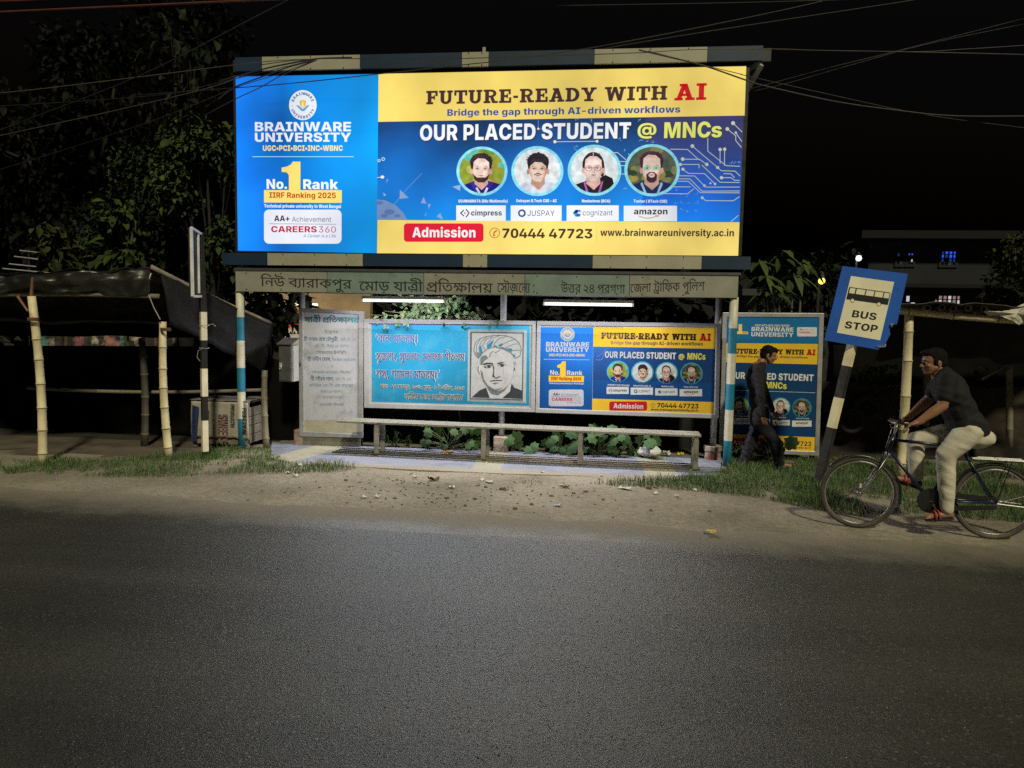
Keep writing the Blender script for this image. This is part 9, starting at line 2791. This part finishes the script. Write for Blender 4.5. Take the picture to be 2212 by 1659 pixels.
wl.grid(wall_fn, 60, 12)
wl.add([(3.35, 11.5, 1.05), (8.55, 11.5, 1.05), (8.55, 12.6, 1.02), (3.35, 12.6, 1.02), (3.35, 12.6, -.05), (8.55, 12.6, -.05)], [(0, 1, 2, 3), (3, 2, 5, 4)])
o = wl.build("earth_wall", M_MUD, None, origin=(5.9, 11.6, 0), smooth=True)
tag(o, "crumbling dark earth wall behind the bicycle", "wall")
for i, (px, py, r_, lab) in enumerate(((1872, 878, .165, "old tyre hanging upper right on the dark earth wall"), (1838, 908, .17, "old tyre hanging lower left on the dark earth wall"))):
    c = at(px, py, 11.36)
    t = thing("old_tyre", lab, "tyre", c, "tyres on the earth wall")
    m = MB()
    m.tube([c + Vector((r_ * math.cos(a), -.02 * i, r_ * math.sin(a))) for a in [k * 2 * math.pi / 28 for k in range(28)]], .04, 10, closed=True)
    m.build("rubber", mat("old_rubber", (.022, .022, .021), .75, var=.3), t, smooth=True)
    m = MB()
    m.tube([c + Vector((.11 * math.cos(a), .01, .11 * math.sin(a))) for a in [k * 2 * math.pi / 24 for k in range(24)]], .012, 8, closed=True)
    m.tube([c + Vector((0, .0, 0)), c + Vector((0, .03, 0))], .025, 10)
    for k in range(6):
        a = k * math.pi / 3
        m.tube([c + Vector((.02 * math.cos(a), .015, .02 * math.sin(a))), c + Vector((.11 * math.cos(a), .012, .11 * math.sin(a)))], .006, 6)
    m.build("rim", mat("dull_rim", (.06, .06, .06), .5, metal=.4), t, smooth=True)
# plants along the top of the earth wall
for i, (px, n_, lab) in enumerate(((1862, 16, "spiky plant on the earth wall next to the leaning sign post"), (1905, 18, "round leafy plant on the earth wall left of the bamboo post"),
                                   (1925, 16, "low bright green plant on the earth wall by the bamboo post"), (2130, 14, "thin weeds on the earth wall behind the cyclist's back"))):
    b_ = Vector((at(px, 826, 11.6).x, 11.62, 1.02))
    t = thing("wall_plant", lab, "plant", b_, "plants on the earth wall")
    rnd = random.Random(140 + i)
    m, w = MB(), MB()
    for k in range(n_):
        e = b_ + Vector((rnd.uniform(-.24, .24), rnd.uniform(-.12, .12), rnd.uniform(.05, .30)))
        w.tube([b_ + Vector((rnd.uniform(-.1, .1), 0, 0)), e], [.006, .003], 5)
        for q in range(4):
            add_leaf(m, e, rv(rnd) + Vector((0, -.2, .15)), Vector((0, 0, 1)), .14 if i == 0 else .09, .03 if i == 0 else .06, rnd.randrange(2))
    w.build("stem", mat("weed_stem", (.06, .08, .03)), t)
    m.build("foliage", [leaf_mat("wall_leaf_a", (.022, .034, .012)), leaf_mat("wall_leaf_b", (.030, .055, .012))], t)

# house on the right
HY = 24.0
h0, h1 = at(1868, 700, HY), at(2152, 515, HY)
M_HOUSE = mat("night_darkened_plaster", (.012, .0145, .0185), .9, var=.25, vscale=.6)  # wall coloured near-black to put the night into the plaster
ho = thing("house", "two storey house in darkness beyond the right stall with a blue lit window", "house", ((h0.x + h1.x) / 2 + 1, HY + 3, 0))
b = MB()
b.bx(h0.x, h1.x + 2.2, HY, HY + 6, -.1, h1.z - .1)
b.build("wall", M_HOUSE, ho)
b = MB()
b.bx(h0.x - .5, h1.x + 3, HY - .7, HY + 6.4, h1.z - .09, h1.z + .15)
b.build("roof", mat("night_darkened_slab", (.0015, .0018, .002), .9), ho)  # slab colour blackened so the light on it does not show
b = MB()
b.bx(h0.x - .3, h1.x + 2.6, HY - .55, HY - .003, at(1900, 622, HY).z, at(1900, 614, HY).z)
b.build("ledge", mat("night_darkened_slab", (.0015, .0018, .002), .9), ho)
M_WDARK = mat("dark_pane", (.004, .005, .007), .2)
M_WBLUE = glow("blue_lit_pane", lin(40, 90, 240), 1.0)
M_WBLUE2 = glow("dim_blue_pane", lin(30, 50, 100), 1.0)
M_WWARM = glow("pinkish_lit_pane", lin(140, 112, 106), 1.0)
M_WPALE = glow("pale_lit_pane", lin(190, 190, 200), 1.0)
M_WFR = mat("window_bars", (.004, .004, .005), .7)


def house_window(px0, py0, px1, py1, cells, pats, mats_):
    a, c = at(px0, py1, HY), at(px1, py0, HY)
    f = MB()
    e = .04
    for x in (a.x, c.x):
        f.bx(x - e, x + e, HY - .05, HY - .001, a.z - e, c.z + e)
    for z in (a.z, c.z):
        f.bx(a.x + e + .001, c.x - e - .001, HY - .049, HY - .002, z - e, z + e)
    nx, nz = cells
    for i in range(1, nx):
        x = a.x + (c.x - a.x) * i / nx
        f.bx(x - .018, x + .018, HY - .045, HY - .012, a.z + e + .001, c.z - e - .001)
    for j in range(1, nz):
        z = a.z + (c.z - a.z) * j / nz
        f.bx(a.x + e + .002, c.x - e - .002, HY - .04, HY - .014, z - .014, z + .014)
    fr = f.build("window", M_WFR, ho)
    p = MB()
    for i in range(nx):
        for j in range(nz):
            x0, x1 = a.x + (c.x - a.x) * i / nx, a.x + (c.x - a.x) * (i + 1) / nx
            z0, z1 = a.z + (c.z - a.z) * j / nz, a.z + (c.z - a.z) * (j + 1) / nz
            p.add([(x0, HY - .008, z0), (x1, HY - .008, z0), (x1, HY - .008, z1), (x0, HY - .008, z1)], [(0, 1, 2, 3)], pats[j][i])
    p.build("pane", mats_, fr)


house_window(2029, 541, 2067, 575, (4, 4), [[0, 0, 1, 0], [1, 0, 1, 1], [2, 1, 2, 2], [1, 2, 2, 2]], [M_WDARK, M_WBLUE2, M_WBLUE])
house_window(1934, 545, 1952, 574, (2, 3), [[0, 1], [0, 0], [1, 0]], [M_WDARK, M_WBLUE2])
house_window(1957, 545, 1975, 574, (2, 4), [[0, 0], [0, 1], [0, 0], [2, 2]], [M_WDARK, M_WPALE, M_WBLUE])
house_window(1952, 637, 1990, 668, (3, 2), [[0, 1, 0], [1, 0, 0]], [M_WDARK, M_WPALE])
house_window(2014, 637, 2076, 668, (6, 3), [[1, 2, 1, 2, 1, 1], [1, 2, 1, 2, 1, 2], [0, 1, 1, 2, 1, 1]], [M_WDARK, M_WWARM, M_WPALE])

# two lamps in the distance
for px, py, Y, r_, c_, s_e, nm, lab in ((1855, 558, 20, .075, (1, .97, .92), 16, "white", "white glowing lamp on a post above the bus stop sign"),
                                   (1775, 607, 12.9, .055, (1.0, .70, .10), 3.2, "yellow", "yellow glowing lamp on a post left of the bus stop sign")):
    c = at(px, py, Y)
    t = thing("street_lamp", lab, "lamp", (c.x, Y + .15, 0), "lamps in the distance")
    m = MB()
    m.tube([(c.x, Y + .15, -.1), (c.x, Y + .15, c.z + .12), (c.x, Y + .02, c.z + .14)], .03, 8)
    m.build("post", M_STEEL, t)
    m = MB()
    m.tube([(c.x, Y, c.z + .15), (c.x, Y, c.z + .10), (c.x, Y, c.z + r_ * .9)], [.03, .04, r_ * 1.1], 12)
    m.build("lamp_holder", M_STEEL, t)
    m = MB()
    m.ball(c, (r_, r_, r_ * 1.0), 14, 10)
    m.build("bulb", glow("bulb_" + nm, c_, s_e), t, smooth=True)

# shed right of the shelter
SHY = 16.0
s0_, s1_ = at(1612, 760, SHY), at(1662, 640, SHY)
sh = thing("shed", "small dim shed with pale upright boards right of the fascia", "shed", ((s0_.x + s1_.x) / 2, SHY + 1, 0))
b = MB()
b.bx(s0_.x, s1_.x, SHY, SHY + 2, -.1, s1_.z)
b.build("wall", mat("shed_grey", (.020, .022, .022), .9, var=.4, vscale=5), sh)
b = MB()
b.bx(s0_.x - .2, s1_.x + .2, SHY - .3, SHY + 2.2, s1_.z + .002, s1_.z + .14)
b.build("roof", mat("shed_roof", (.03, .032, .032), .7), sh)
for k, c_ in enumerate(((.045, .042, .034), (.03, .03, .03), (.02, .06, .055))):
    b = MB()
    x = s0_.x + .1 + k * (s1_.x - s0_.x - .2) / 3
    b.bx(x, x + (s1_.x - s0_.x) / 4.2, SHY - .03, SHY - .003, .8, s1_.z - .12)
    b.build("board", mat("shed_board_%d" % k, c_, .8, var=.4, vscale=4), sh)

# lit shop row seen through the leaves on the left
RY = 16.5
shop = thing("roadside_shop", "brightly lit shop with red scalloped awning seen through leaves", "shop", (at(640, 800, RY).x, RY + 1, 0))
c = lambda px, py: at(px, py, RY)
b = MB()
b.bx(c(520, 0).x, c(800, 0).x, RY, RY + .2, -.1, c(650, 610).z)
b.build("wall", mat("shop_cream_wall", (.34, .26, .15), .8, var=.3, vscale=1.5), shop)
b = MB()
b.bx(c(585, 0).x, c(780, 0).x, RY - .05, RY - .003, c(640, 684).z, c(640, 668).z)
b.build("sign_band", mat("shop_orange_band", (.34, .12, .04), .7), shop)
aw = MB()
a0, a1 = c(600, 690), c(770, 690)
zt_, zb_ = c(640, 690).z, c(640, 706).z
aw.add([(a0.x, RY - .06, zt_), (a1.x, RY - .06, zt_), (a1.x, RY - .9, zb_), (a0.x, RY - .9, zb_)], [(0, 1, 2, 3)])
n = 22
for i in range(n):
    x0, x1 = a0.x + (a1.x - a0.x) * i / n, a0.x + (a1.x - a0.x) * (i + 1) / n
    aw.add([(x0, RY - .9, zb_), (x1, RY - .9, zb_), (x1, RY - .9, zb_ - .09), ((x0 + x1) / 2, RY - .9, zb_ - .16), (x0, RY - .9, zb_ - .09)], [(4, 3, 2, 1, 0)], 1)
aw.build("awning", [mat("red_awning", (.42, .02, .03), .7), mat("white_scallop", (.55, .5, .46), .7)], shop)
b = MB()
b.bx(c(641, 0).x, c(690, 0).x, RY - 1.0, RY - .9, c(640, 746).z, c(640, 720).z)
b.bx(c(625, 0).x, c(637, 0).x, RY - 1.0, RY - .9, c(640, 742).z, c(640, 722).z)
b.build("counter_board", mat("white_counter", (.55, .54, .50), .7), shop)
b = MB()
b.tube([(c(600, 0).x, RY - .5, zt_ + .35), (c(700, 0).x, RY - .5, zt_ + .35)], .025, 10)
b.build("tube", glow("shop_tube", (1, .9, .75), 4), shop)
row = thing("shop_row", "row of small coloured shop fronts glimpsed under the left tarpaulin", "shops", (at(200, 800, RY).x, RY + .3, 0))
rnd = random.Random(9)
x = 40
k = 0
while x < 420:
    w_ = rnd.uniform(14, 40)
    col_ = [(.40, .18, .16), (.10, .28, .25), (.36, .30, .24), (.06, .05, .05), (.30, .12, .14), (.08, .08, .07), (.42, .36, .30)][k % 7]
    b = MB()
    b.bx(c(x, 0).x, c(x + w_, 0).x - .01, RY - .1, RY + .2, c(200, 790).z, c(200, 700).z + rnd.uniform(-.1, .2))
    b.build("shop_front", mat("shop_front_%d" % (k % 7), col_, .8, var=.5, vscale=4, dirt=(.02, .02, .018), dlo=.42, dhi=.56, dscale=3), row)
    x += w_
    k += 1
# pale rods above the left stall
rd = thing("rod_rack", "pale horizontal rods fixed one above another over the left stall", "rods", (at(52, 700, 11.2).x, 11.2, 0))
for i, (x0, y0, x1, y1) in enumerate(((43, 541, 80, 545), (31, 554, 82, 560), (20, 570, 78, 576), (6, 580, 110, 590))):
    b = MB()
    b.tube([at(x0, y0, 11.2), at(x1, y1, 11.2)], .011, 7)
    b.build("rod", mat("pale_rod", (.42, .42, .42), .4, metal=.3), rd)
b = MB()
b.tube([(at(62, 700, 11.23).x, 11.23, -.05), at(62, 538, 11.23)], .02, 7)
b.build("mast", M_STEEL, rd)
# far-off dark wood along the horizon
rnd = random.Random(50)
m = MB()
for i in range(5200):
    x = rnd.uniform(-34, 40)
    y = rnd.uniform(30, 36)
    top = 3.2 + 1.6 * mnoise.noise((x * .12, 0, 0)) + .8 * mnoise.noise((x * .5, 3, 0))
    z = rnd.uniform(0, 1) ** .7 * top
    d = rv(rnd)
    add_leaf(m, Vector((x, y, z)), d, Vector((0, 0, 1)), rnd.uniform(.6, 1.1), .6, rnd.randrange(2))
o = m.build("distant_wood", [mat("far_leaf_a", (.002, .0025, .002), .9), mat("far_leaf_b", (.003, .0035, .003), .9)])
tag(o, kind="stuff")

# ---------------------------------------------------------------- overhead cables
M_CABLE = mat("cable_sheath", (.022, .021, .02), .5, var=.3)
M_CABLEL = mat("pale_cable_sheath", (.075, .068, .055), .5, var=.2)
M_CABLEO = mat("orange_cable_sheath", (.09, .025, .014), .6, var=.3)
CB = [
    ("pale cable rising from the left edge to the billboard's upper left corner", 9.3, .007, 1, [(-300, 222), (0, 201), (295, 167), (553, 135), (684, 127)]),
    ("second pale cable below it, reaching the same corner bundle from the left", 9.2, .006, 1, [(-300, 360), (0, 293), (243, 240), (450, 190), (560, 152), (684, 128)]),
    ("dark cable crossing the sky steeply from lower left to the top", 8.6, .006, 0, [(-300, 405), (0, 281), (302, 163), (553, 35), (700, -40)]),
    ("faint dark cable sagging level across the left trees", 9.4, .006, 0, [(-300, 240), (0, 229), (347, 205), (462, 181), (684, 128)]),
    ("lowest faint cable slanting over the left trees to the billboard corner", 9.0, .006, 0, [(-300, 450), (0, 366), (312, 267), (508, 190), (600, 160), (684, 129)]),
    ("thick dark cable crossing the blue column's top left corner", 9.1, .011, 0, [(470, 215), (508, 188), (560, 168), (620, 146), (684, 129)]),
    ("thin dark cable crossing low over the blue column's top left corner", 9.0, .007, 0, [(440, 250), (508, 214), (560, 190), (610, 162), (684, 130)]),
    ("long dark cable running along the top of the billboard", 9.35, .008, 0, [(300, 205), (508, 190), (660, 177), (816, 160), (1000, 140), (1117, 127), (1340, 92), (1700, 20), (1900, -30)]),
    ("dark cable along the billboard's top edge boards", 9.5, .007, 0, [(563, 140), (684, 127), (900, 128), (1150, 122), (1407, 113)]),
    ("thick dark cable drooping over the billboard's upper right corner", 9.2, .012, 0, [(1380, 108), (1440, 122), (1521, 142), (1614, 174), (1658, 187), (1802, 219), (1927, 237), (2052, 250), (2212, 251), (2500, 248)]),
    ("thin cable beside the thick one at the upper right corner", 9.25, .006, 0, [(1400, 110), (1521, 141), (1600, 160), (1614, 164), (1800, 206), (2000, 248), (2212, 276), (2500, 310)]),
    ("pale cable running right from the billboard's top right corner", 9.4, .006, 1, [(1407, 113), (1500, 107), (1677, 106), (1771, 109), (1958, 112), (2212, 118), (2500, 128)]),
    ("pale cable forking upward to the right edge", 9.45, .005, 1, [(1677, 107), (1958, 112), (2085, 106), (2212, 98), (2500, 78)]),
    ("faint cable high above the billboard's right half", 9.0, .006, 0, [(1300, 105), (1521, 69), (1771, 31), (1974, 0), (2200, -38)]),
    ("faint cable along the very top of the picture", 9.0, .005, 0, [(1200, 12), (1521, 7), (1802, 0), (2000, -8)]),
    ("faint crossing cable rising right of the corner brace", 9.6, .005, 0, [(1620, 192), (1658, 182), (1800, 144), (1930, 112), (2212, 40)]),
    ("second faint crossing cable right of the corner brace", 9.6, .005, 0, [(1630, 196), (1700, 180), (1840, 140), (2000, 96), (2212, 52)]),
    ("orange tinted cable crossing the top left corner", 7.4, .014, 2, [(-300, 42), (0, 26), (300, 12), (553, 0), (900, -16)]),
    ("second orange tinted cable nearest the top left corner", 7.5, .010, 2, [(-200, 10), (0, 3), (200, -6)]),
    ("dark bundled cable crossing the top left ivory board", 9.15, .012, 0, [(470, 176), (566, 150), (620, 138), (684, 127), (760, 124)]),
]


def smooth_path(P, n=10):
    out = []
    for i in range(len(P) - 1):
        p0, p1, p2, p3 = P[max(i - 1, 0)], P[i], P[i + 1], P[min(i + 2, len(P) - 1)]
        for k in range(n):
            t = k / n
            out.append(.5 * ((2 * p1) + (p2 - p0) * t + (2 * p0 - 5 * p1 + 4 * p2 - p3) * t * t + (3 * p1 - p0 - 3 * p2 + p3) * t ** 3))
    out.append(P[-1])
    return out


for lab, Y, r_, k, pts in CB:
    m = MB()
    P = smooth_path([at(x, y, Y) for x, y in pts], 6)
    m.tube(P, r_ * .75, 6)
    o = m.build("overhead_cable", [M_CABLE, M_CABLEL, M_CABLEO][k], None, origin=P[len(P) // 2], smooth=True)
    tag(o, lab, "cable", "overhead cables")

# ---------------------------------------------------------------- litter on the verge
z9 = lambda x, y: ((960 + x * .8137) / 1.736, (1560 + y * .8137) / 1.736)
M_PAPER = mat("paper_scrap", (.50, .49, .46), .8, var=.15)


def scrap(name, px, py, w, h, col, lab, cat, group=None, seed=0, lift=.03, z=None):
    rnd = random.Random(seed)
    c = gnd(px, py)
    zb0 = (earth_h(c.x, c.y) if z is None else z) + .006
    c.z = zb0
    m = MB()
    a = rnd.uniform(-.5, .5)
    ca, sa = math.cos(a), math.sin(a)

    def fn(u, v):
        x, y = (u - .5) * w * (1 - .2 * v), (v - .5) * h
        k = .5 + mnoise.noise((u * 2.3 + seed, v * 2.1, seed * 1.7))
        return Vector((c.x + x * ca - y * sa, c.y + x * sa + y * ca, zb0 + lift * max(0, k)))
    m.grid(fn, 7, 5)
    o = m.build(name, col, None, origin=c, smooth=True)
    sd = o.modifiers.new("thickness", 'SOLIDIFY')
    sd.thickness = .002
    return tag(o, lab, cat, group)


for i, q in enumerate(((185, 280), (735, 281), (1043, 297), (905, 335), (1080, 307), (1420, 328), (205, 233), (1060, 222), (1290, 168), (560, 378), (1320, 262), (2025, 345), (1940, 376), (150, 265), (500, 380), (1840, 362))):
    scrap("paper_scrap", *z9(*q), [.07, .06, .05, .07, .09, .14, .05, .05, .07, .06, .04, .07, .05, .06, .05, .06][i], .05, M_PAPER, "small pale paper scrap lying on the dusty verge or shelter floor", "paper scrap", "paper scraps on the verge", i)
scrap("paper_scrap", *z9(1700, 342), .17, .07, M_PAPER, "long white paper scrap at the edge of the right grass", "paper scrap", "paper scraps on the verge", 31)
scrap("plastic_scrap", *z9(1390, 416), .08, .05, mat("pale_blue_plastic", (.32, .42, .55), .4), "pale blue plastic scrap in the middle of the bare earth", "plastic scrap", None, 32)
scrap("dry_leaf", *z9(2095, 549), .10, .07, mat("dry_yellow_leaf", (.42, .33, .12), .7), "pale yellow leaf lying on the asphalt edge", "leaf", None, 33, .05, .004)
scrap("dry_leaf", *z9(885, 181), .20, .07, mat("dry_orange_leaf", (.34, .17, .03), .7), "orange dry leaf lying among the bench foot rails", "leaf", None, 34, .05, .02)
scrap("dry_leaf", *z9(820, 296), .14, .06, mat("dry_brown_leaf", (.10, .06, .03), .8), "curled brown leaf on the earth in front of the bench", "leaf", None, 35, .06)
scrap("wrapper", *z9(1957, 187), .10, .06, mat("yellow_wrapper", (.55, .45, .04), .4), "yellow wrapper on the shelter floor near the white bag", "wrapper", None, 36, .05, .02)
scrap("wrapper", *z9(1892, 188), .13, .10, mat("torn_white_wrapper", (.5, .47, .45), .5), "torn white wrapper right of the white plastic bag", "wrapper", None, 37, .09, .02)
# white plastic bag
c = gnd(*z9(1815, 196)); c.z = .02
m = MB()
for i in range(9):
    pass
m.ball(c + Vector((0, .05, .07)), (.17, .10, .085), 22, 14)
o = m.build("plastic_bag", mat("white_plastic_film", (.62, .63, .66), .35, var=.08, bump=.6, bscale=18), None, origin=c, smooth=True)
dt2 = bpy.data.textures.new("bag_folds", 'CLOUDS'); dt2.noise_scale = .07
dm2 = o.modifiers.new("folds", 'DISPLACE'); dm2.texture = dt2; dm2.strength = .07; dm2.mid_level = .5
tag(o, "white plastic bag lying on the shelter floor at the right end of the bench", "plastic bag")
# dark clods, each big one a thing; crumbs as one mass
M_CLOD = mat("earth_clod", (.11, .09, .065), .95, var=.3, vscale=30)
rnd = random.Random(91)


def clod(m, c, r, rnd):
    o_ = len(m.v)
    m.ball(c, (r * rnd.uniform(.9, 1.5), r * rnd.uniform(.8, 1.2), r * .7), 7, 5)
    for i in range(o_, len(m.v)):
        v = Vector(m.v[i])
        m.v[i] = tuple(v + (v - c) * (.5 * mnoise.noise(v * 40)))


for i, (x, y, r_) in enumerate(((1810, 340, .055), (1840, 336, .035), (1135, 340, .04), (1360, 368, .026), (1010, 381, .026), (880, 379, .03), (965, 412, .022), (1195, 427, .03), (1465, 357, .028), (1520, 350, .03), (650, 297, .022), (415, 300, .028),
                                (135, 352, .022), (1270, 408, .028), (2090, 442, .022), (1820, 441, .024), (1600, 388, .026), (640, 380, .022), (1060, 330, .03), (1020, 322, .024))):
    c = gnd(*z9(x, y))
    r_ *= .7
    c.z = earth_h(c.x, c.y) + r_ * .35
    m = MB()
    clod(m, c, r_, rnd)
    o = m.build("earth_clod", M_CLOD, None, origin=c)
    tag(o, "dark clod of earth lying on the bare verge", "clod", "clods on the bare verge")
m = MB()
for i in range(260):
    x, y = rnd.gauss(950, 420), rnd.gauss(350, 50)
    c = gnd(*z9(x, y))
    if not (6.9 < c.y < 9.0):
        continue
    c.z = earth_h(c.x, c.y) + .002
    clod(m, c, rnd.uniform(.004, .014), rnd)
o = m.build("earth_crumbs", M_CLOD)
tag(o, kind="stuff")
# worn stones standing out of the road, added thickest where the light glints
m = MB()


def stone(m, x, y, r):
    a = rnd.uniform(0, 6.28)
    h = r * rnd.uniform(.3, .7)
    k = 5
    vs = [(x + r * rnd.uniform(.7, 1.3) * math.cos(a + t * 6.283 / k), y + r * rnd.uniform(.6, 1.1) * math.sin(a + t * 6.283 / k), .003) for t in range(k)]
    vs += [(x + (p[0] - x) * .6 + rnd.uniform(-.2, .2) * r, y + (p[1] - y) * .6, .004 + h * rnd.uniform(.7, 1.2)) for p in vs]
    m.add(vs, [tuple(range(k, 2 * k))] + [(i, (i + 1) % k, k + (i + 1) % k, k + i) for i in range(k)], rnd.randrange(3))


for i in range(30000):
    y = rnd.uniform(2.5, 6.3)
    x = rnd.uniform(-.85, .8) * y * .95
    wear = mnoise.noise((x * .5, y * 1.3, 3)) + .5 * mnoise.noise((x * 2, y * 3, 6)) - .38 * abs(x - .1)
    if wear < rnd.uniform(-.75, .35):
        continue
    stone(m, x, y, rnd.choice((.002, .0026, .0034, .0045)) * rnd.uniform(.8, 1.3))
o = m.build("road_grit", [mat("road_stone_pale", (.12, .118, .11), .35, var=.3, vscale=40), mat("road_stone_grey", (.09, .09, .088), .3, var=.3, vscale=40), mat("road_stone_dark", (.035, .035, .035), .3, var=.3, vscale=40)])
tag(o, kind="stuff")
for o in bpy.data.objects:
    if "_o" in o:
        del o["_o"]
